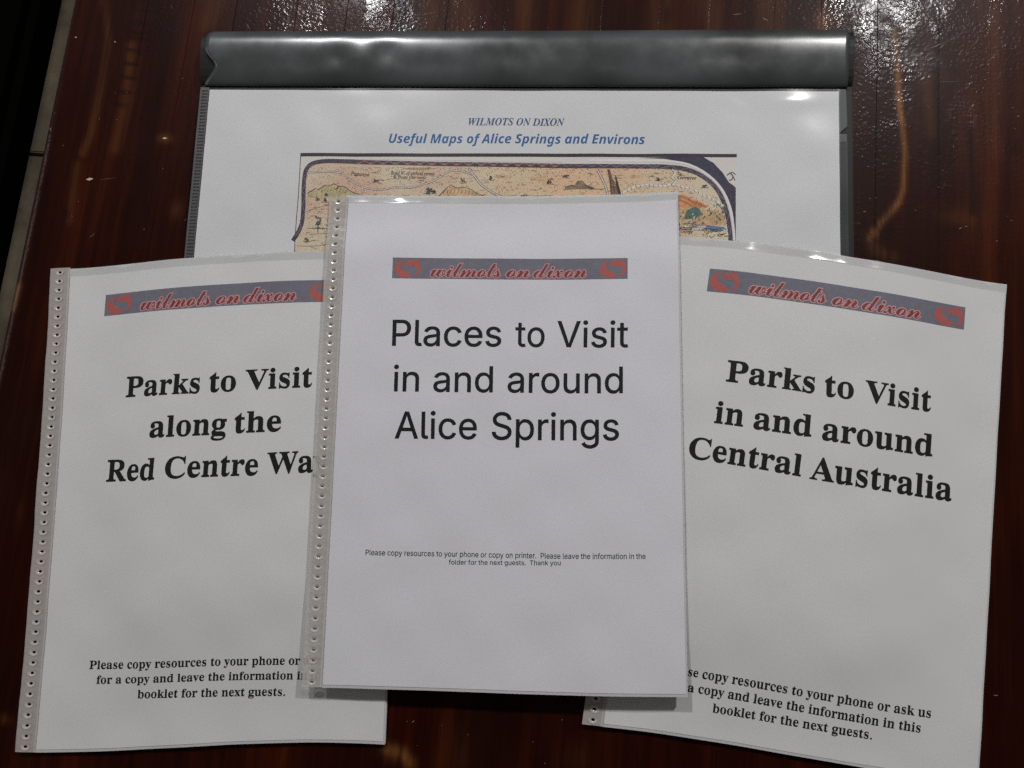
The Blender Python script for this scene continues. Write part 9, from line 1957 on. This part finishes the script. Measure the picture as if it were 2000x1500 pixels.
SCRATCHES = [
    ('chip', -331.2, 185.6, 5.0, 1.1, 0.15),
    ('chip', -283.3, 219.0, 3.5, 0.7, 0.1),
    ('chip', -332.2, 289.3, 1.6, 0.4, -0.8),
    ('chip', -361.9, 291.2, 1.6, 0.5, 0.3),
    ('scratch', -237.5, 306.7, 7, 0.12, -0.9),
    ('scratch', 232.5, 319.3, 9, 0.3, 0.5),
    ('scratch', 186.8, 306.9, 8, 0.15, 0.3),
    ('scratch', 241.4, 293.9, 14, 0.1, 0.1),
    ('scratch', -113.0, 323.3, 24, 0.08, 0.2),
    ('scratch', 101.4, 335.4, 6, 0.25, 0.2),
    ('scratch', 120.4, 332.6, 5, 0.3, -0.4),
    ('scratch', 269.3, 314.0, 14, 0.12, 0.9),
    ('scratch', 243.1, 325.6, 18, 0.1, 0.6),
    ('scratch', -366.3, 220.1, 3.5, 0.35, -0.9),
    ('scratch', -317.9, 186.9, 12, 0.1, 0.2),
    ('scratch', -321.7, 145.6, 5, 0.12, 0.8),
    ('scratch', 266.1, -88.5, 3, 0.2, 0.1),
    ('scratch', -67.8, -138.7, 2, 0.3, 0.8),
    ('scratch', 255.8, 51.4, 6, 0.1, 1.1),
    ('scratch', 196.1, 253.7, 1.317937233167311, 0.228705606947315, 0.37716091232416193),
    ('scratch', 173.9, 347.0, 1.972456714935044, 0.16668372257904138, -0.7970071168599109),
    ('scratch', 284.4, 272.2, 1.9710460317841445, 0.2057435775658803, 0.4172044216324857),
    ('scratch', 186.0, 237.5, 2.0152634300006156, 0.21417261786899422, 0.7237555686044708),
    ('scratch', 247.0, 341.8, 1.8615223448015443, 0.22639792492763716, -0.596197021452863),
    ('scratch', 172.8, 197.6, 1.4618487241316536, 0.24938830633184456, 1.136438400766445),
    ('scratch', 251.3, 194.1, 1.3529487656010417, 0.2641635787773411, -0.1661368318477181),
    ('scratch', 276.4, 202.9, 0.9364360336232281, 0.1444743948361204, -0.849039176300588),
    ('scratch', 281.0, 277.9, 1.6773076072135256, 0.17418471571659097, 0.02172895148717857),
    ('scratch', 213.2, 288.5, 1.619103750367509, 0.2251653227346358, 1.2126053125433254),
    ('scratch', 247.6, 192.6, 1.998960792955458, 0.29837813607638675, 0.5138206264875547),
    ('scratch', 188.1, 199.5, 2.150486126232686, 0.2828452772122026, 0.20732251042297056),
    ('scratch', 251.9, 315.6, 1.964251102382696, 0.22323582342323123, -0.6451276140413844),
    ('scratch', 176.5, 199.8, 2.185728420890214, 0.1359332567597511, 0.9017859637725056),
    ('scratch', 215.9, 324.3, 1.2114477455466872, 0.258382539709922, 1.118301073884604),
    ('scratch', 173.5, 240.1, 0.8629163408944507, 0.2493192859407329, -0.5071375619429774),
    ('scratch', 270.0, 185.8, 1.5075885231072617, 0.2997316101676398, -0.5709898395709829),
    ('scratch', 177.3, 242.9, 0.8439288670454449, 0.15552927415711548, -0.2761915931490275),
    ('scratch', 239.7, 324.7, 0.859410154609686, 0.27620022610699, -0.558508440251725),
    ('scratch', 279.0, 200.2, 1.3289049351770559, 0.20287373391226285, 0.06021895377769182),
    ('scratch', 243.5, 248.1, 1.5829654868215468, 0.23162270438014715, 1.32186376627189),
    ('scratch', 227.5, 275.4, 1.8084357530017938, 0.16277441150366112, -0.5967394164775518),
    ('scratch', 282.2, 263.4, 1.567802654761607, 0.12206234754555943, -0.2543689685883539),
    ('scratch', 236.1, 349.2, 1.6621171178287595, 0.23379249635330077, -1.3197584681168308),
    ('scratch', 241.6, 270.2, 1.7509939572533522, 0.1834638569473885, 0.620850748097697),
    ('scratch', 255.0, 349.8, 0.8848075251041163, 0.24168365570772782, 1.389916741158772),
    ('scratch', 197.4, 269.1, 1.6297406259330849, 0.17760456943464117, -0.4081347319801294),
    ('scratch', 204.5, 284.8, 1.6338701082005511, 0.17407271520580608, -0.36851897601324946),
    ('scratch', 259.1, 349.2, 1.5969612028988152, 0.2523311727021317, -0.5699499137697209),
    ('scratch', 194.8, 209.5, 1.1341732476569788, 0.15373098136522956, -0.19429703840153723),
    ('scratch', 250.2, 335.1, 1.2507523784697703, 0.18007565708076156, 1.0006166746719263),
    ('scratch', 219.8, 202.7, 1.036997925579009, 0.18060784230807853, 0.4506971288774846),
    ('scratch', 271.6, 274.7, 1.1150389798120388, 0.14176547844785156, 0.0888828849251797),
    ('scratch', 191.2, 208.7, 1.973866930639516, 0.15304553639494603, -0.6642235739504622),
    ('scratch', -280.8, 196.7, 1.245006272908044, 0.15452828048875983, -1.1109325866116797),
    ('scratch', -335.9, 169.0, 0.8169395951314019, 0.15463542806668534, -0.24928291237953126),
    ('scratch', -332.6, 230.3, 1.3364899063901043, 0.13559978589383592, -1.486014616250563),
    ('scratch', -258.9, 161.3, 1.3895309240230365, 0.1634352312675651, 1.3504834991490684),
    ('scratch', -278.3, 264.3, 1.1964184073011352, 0.2036698679278645, 0.4889616015854721),
    ('scratch', -324.6, 250.5, 0.8728549712282664, 0.14274663363511197, -1.2957971276794131),
    ('scratch', -316.4, 251.3, 1.2481535032065745, 0.12450768100853597, 1.2108278454010262),
    ('scratch', -286.1, 152.6, 1.3172537319872388, 0.20996748360237982, 0.2308602120583545),
    ('scratch', -369.9, 174.2, 0.7374572724293896, 0.14998880687284932, 0.48868831291448434),
    ('scratch', -320.1, 230.5, 1.3512339706008718, 0.18121639096259123, -0.4759420277460147),
    ('scratch', -338.5, 158.3, 0.9817579973432504, 0.19823251117867835, -0.44447510941021506),
    ('scratch', -355.0, 208.7, 1.2534486777735383, 0.1371302260752444, 0.8750157566463685),
    ('scratch', -132.8, 317.2, 1.788198515064297, 0.12135084962658763, 0.385821630900248),
    ('scratch', -141.9, 331.1, 1.1256764404319999, 0.16834550001662996, 0.08179853528004921),
    ('scratch', -195.4, 320.0, 1.731797192867333, 0.12032555695074824, -1.3354992320706207),
    ('scratch', -233.5, 324.6, 0.882100026155826, 0.2954446556116789, 1.0633468042176792),
    ('scratch', -237.5, 317.1, 1.1790754928324372, 0.17662436405509355, -0.4461313250855259),
    ('scratch', -167.3, 319.4, 1.233001502736781, 0.1543947601157732, -0.5136710905574339),
    ('scratch', -232.6, 316.3, 1.6592513864312124, 0.18844285117948567, -1.2602963097378428),
    ('scratch', -226.2, 320.2, 1.525321841093342, 0.2608719302523006, -0.35920595444717085),
    ('scratch', -148.1, 319.8, 1.3179123167967628, 0.1870356259714065, -0.011545194088438127),
    ('scratch', -160.7, 323.0, 1.632947853967186, 0.20295118423720093, -0.7647501106862199),
    ('scratch', -180.8, 316.6, 0.8858971965593457, 0.19647993818223008, -0.22243483073191617),
    ('scratch', -137.7, 314.4, 1.2490828362299033, 0.28161375567789027, 0.8727506891716525),
    ('scratch', -215.5, 319.1, 0.9477752590691623, 0.2663799070691686, 0.4868688102765031),
    ('scratch', -137.1, 317.2, 1.6010738918956766, 0.2520723317363128, 0.19153186377818843),
    ('scratch', -63.9, -151.7, 0.6029407671401543, 0.1143518360227125, 0.8229120609612806),
    ('scratch', -71.5, -139.1, 0.6595797553325009, 0.18804679168444927, -0.9625391851489292),
    ('scratch', -71.3, -159.4, 0.6727700830644403, 0.18439432540170603, 0.5206043082905065),
    ('scratch', 11.8, -153.2, 0.9474458514126335, 0.17987472496091217, -1.3911921904330242),
    ('scratch', 3.8, -142.2, 1.029094756714874, 0.11067436974828122, 0.7468947641532147),
    ('scratch', 19.8, -128.4, 0.7945481205109773, 0.15639773471684917, 0.9841779934764898),
    ('scratch', -50.8, -139.2, 0.7499796485340942, 0.1615980980546127, 0.7606299283196849),
    ('scratch', -34.6, -142.6, 0.8379837957267379, 0.13502844837057495, -0.24534704611492852),
]
BOARD_TONES = [0.48, 0.53, 0.71, 0.48, 0.5, 0.54, 0.34, 0.51, 0.56, 0.65, 0.3, 0.4, 0.3, 0.65, 0.6, 0.27, 0.74, 0.73, 0.58, 0.56, 0.33, 0.26, 0.51, 0.28, 0.35, 0.37, 0.27, 0.48, 0.47, 0.67]
def marks(X, Y):
    amb = np.zeros(X.shape)
    stn = np.zeros(X.shape)
    for kind, w, a, pts in WOOD_MARKS:
        if len(pts) == 1:
            px, py = pts[0]
            w1, w2 = w
            f = a * np.exp(-((X - px) / w1) ** 2 - ((Y - py) / w2) ** 2)
        else:
            f = a * gauss_seg(X, Y, pts, w[0])
        if kind == 'amber':
            amb = np.maximum(amb, f)
        else:
            stn = np.maximum(stn, f)
    return np.clip(amb, 0, 1), np.clip(stn, 0, 1)
TH = 32.0
def fine_axis(a, b, lo, hi, fine, coarse):
    out = [a]
    while out[-1] < b - 1e-6:
        s = fine if lo < out[-1] < hi else coarse
        out.append(min(b, out[-1] + s))
    return np.array(out)
for bi in range(len(edges) - 1):
    xa, xb = edges[bi], edges[bi + 1] - .02
    if xa < 320:
        xs = np.linspace(xa, xb, max(3, int((xb - xa) / 1.7)))
        ys = fine_axis(TY0, TY1, -215, 385, 2.2, 40)
    else:
        xs = np.array([xa, xb])
        ys = np.linspace(TY0, TY1, 20)
    zs = np.zeros(len(xs))
    if bi == 0:                                   # bull-nosed outer edge
        prof_x = [xa, xa + .35, xa + 1.3, xa + 2.9, xa + 5.0, xa + 7.5]
        prof_z = [-7.5, -5.0, -2.9, -1.3, -.35, 0]
        rest = np.linspace(xa + 9, xb, 26)
        xs = np.concatenate([prof_x, rest])
        zs = np.concatenate([prof_z, 0 * rest])
    # barely eased seams
    if bi > 0:
        zs[0] -= .003
        if len(xs) > 4:
            xs[1] = xs[0] + .35
    zs[-1] -= .003
    if len(xs) > 4:
        xs[-2] = xs[-1] - .35
    X, Y = np.meshgrid(xs, ys, indexing='ij')
    Zt = np.repeat(zs[:, None], len(ys), 1) + .05 * np.sin(X / 31.0 + Y / 90.0)
    V = np.stack([X, Y, Zt], -1).reshape(-1, 3)
    n = len(V)
    Fg = grid_faces(len(xs), len(ys))[:, ::-1]
    a, b, c_ = V[Fg[0][0]], V[Fg[0][1]], V[Fg[0][2]]
    if np.cross(b - a, c_ - a)[2] < 0:
        Fg = Fg[:, ::-1]
    faces = Fg.tolist()
    base = [(xs[0], TY0, -TH), (xs[-1], TY0, -TH), (xs[-1], TY1, -TH), (xs[0], TY1, -TH)]
    idg = np.arange(n).reshape(len(xs), len(ys))
    V = np.concatenate([V, base])
    faces.append([n + 3, n + 2, n + 1, n])
    faces.append([n] + idg[0, :][::1].tolist() + [n + 3])
    faces.append([n + 1] + idg[-1, :].tolist() + [n + 2])
    faces.append([n] + idg[:, 0].tolist() + [n + 1])
    faces.append([n + 3] + idg[:, -1].tolist() + [n + 2])
    o = new_mesh('board', V * MM, faces, M['wood'], table, TORG)
    fl = np.zeros(len(o.data.polygons), bool)
    fl[:len(Fg)] = True
    o.data.polygons.foreach_set('use_smooth', fl)
    amb, stn = marks(V[:, 0], V[:, 1])
    for nm, arr in (('amber', amb), ('stain', stn), ('board_tone', np.full(len(V), BOARD_TONES[bi % len(BOARD_TONES)])), ('nosing', (V[:, 0] < TX0 + 8.5) * .35)):
        at = o.data.attributes.new(nm, 'FLOAT', 'POINT')
        at.data.foreach_set('value', arr.astype(np.float32))
# table frame under the top
def box(name, lo, hi, mat, parent, org, bev=.002):
    lo, hi = np.array(lo, float), np.array(hi, float)
    V = [(x_, y_, z_) for x_ in (lo[0], hi[0]) for y_ in (lo[1], hi[1]) for z_ in (lo[2], hi[2])]
    F = [[0, 1, 3, 2], [4, 6, 7, 5], [0, 4, 5, 1], [2, 3, 7, 6], [0, 2, 6, 4], [1, 5, 7, 3]]
    o = new_mesh(name, np.array(V), F, mat, parent, org)
    if bev:
        bm = bmesh.new(); bm.from_mesh(o.data)
        bmesh.ops.bevel(bm, geom=bm.edges[:], offset=bev, segments=2, affect='EDGES')
        bm.to_mesh(o.data); bm.free()
    return o
for lx in (-.33, .56):
    for ly in (-.38, .56):
        box('leg', (lx, ly, -.73), (lx + .06, ly + .06, -.0325), M['bench_wood'], table, TORG, .004)
for a, b in (((-.26, -.36, -.12), (.56, -.335, -.0325)), ((-.26, .58, -.12), (.56, .605, -.0325)), ((-.31, -.32, -.12), (-.285, .56, -.0325)), ((.575, -.32, -.12), (.60, .56, -.0325))):
    box('apron', a, b, M['bench_wood'], table, TORG, .002)

def wear(name, px, py, length, width, ang, mat, z=.09):
    r = random.Random(int(px * 13 + py))
    n = 7
    V = []
    for i in range(n):
        s = i / (n - 1)
        w = width * math.sin(math.pi * min(.97, max(.03, s))) * r.uniform(.5, 1.2)
        cx = px + (s - .5) * length * math.cos(ang)
        cy = py + (s - .5) * length * math.sin(ang) + r.uniform(-.15, .15) * width
        V += [(cx - w * math.sin(ang), cy + w * math.cos(ang), z), (cx + w * math.sin(ang), cy - w * math.cos(ang), z)]
    F = [[2 * i, 2 * i + 1, 2 * i + 3, 2 * i + 2] for i in range(n - 1)]
    return new_mesh(name, np.array(V) * MM, F, mat, table, TORG)
for nm, px, py, L, W, A in SCRATCHES:
    wear(nm, px, py, L, W, A, M['chip'] if nm == 'chip' else M['scratch'])

# ------------------------------------------------------------------ floor below and the bench added to cast shade on it
floor = new_mesh('floor', np.array([(-3, -3, -.742), (3, -3, -.742), (3, 3, -.742), (-3, 3, -.742)]), [[0, 1, 2, 3]], M['grout'])
floor['kind'] = 'structure'
tile_me = None
TS, GAP = .40, .007
y_line = .535
for ix in range(-5, 3):
    for iy in range(-5, 5):
        lo = (-.86 + ix * TS, y_line + GAP / 2 + iy * TS, 0)
        if tile_me is None:
            o = box('tile', (0, 0, -.012), (TS - GAP, TS - GAP, 0), M['tile'], None, (0, 0, 0), .0025)
            tile_me = o.data
        else:
            o = bpy.data.objects.new('tile', tile_me)
            COL.objects.link(o)
        o.location = (lo[0], lo[1], -.73 + rnd.uniform(-.0006, .0004))
        o.parent = floor

shade_bench = thing('bench', 'black padded bench in shadow on the tiled floor beside the table edge', 'bench', (-.85, .2, -.73))
bo = np.array(shade_bench.location[:])
box('seat', (-1.10, -.75, -.335), (-.655, 1.25, -.28), M['vinyl'], shade_bench, bo, .012)  # added seat; its edge throws the dark part of the floor
for lx in (-1.06, -.72):
    for ly in (-.68, 1.12):
        box('leg', (lx, ly, -.73), (lx + .045, ly + .045, -.336), M['bench_wood'], shade_bench, bo, .003)
box('rail', (-1.02, -.62, -.40), (-.735, -.60, -.336), M['bench_wood'], shade_bench, bo)
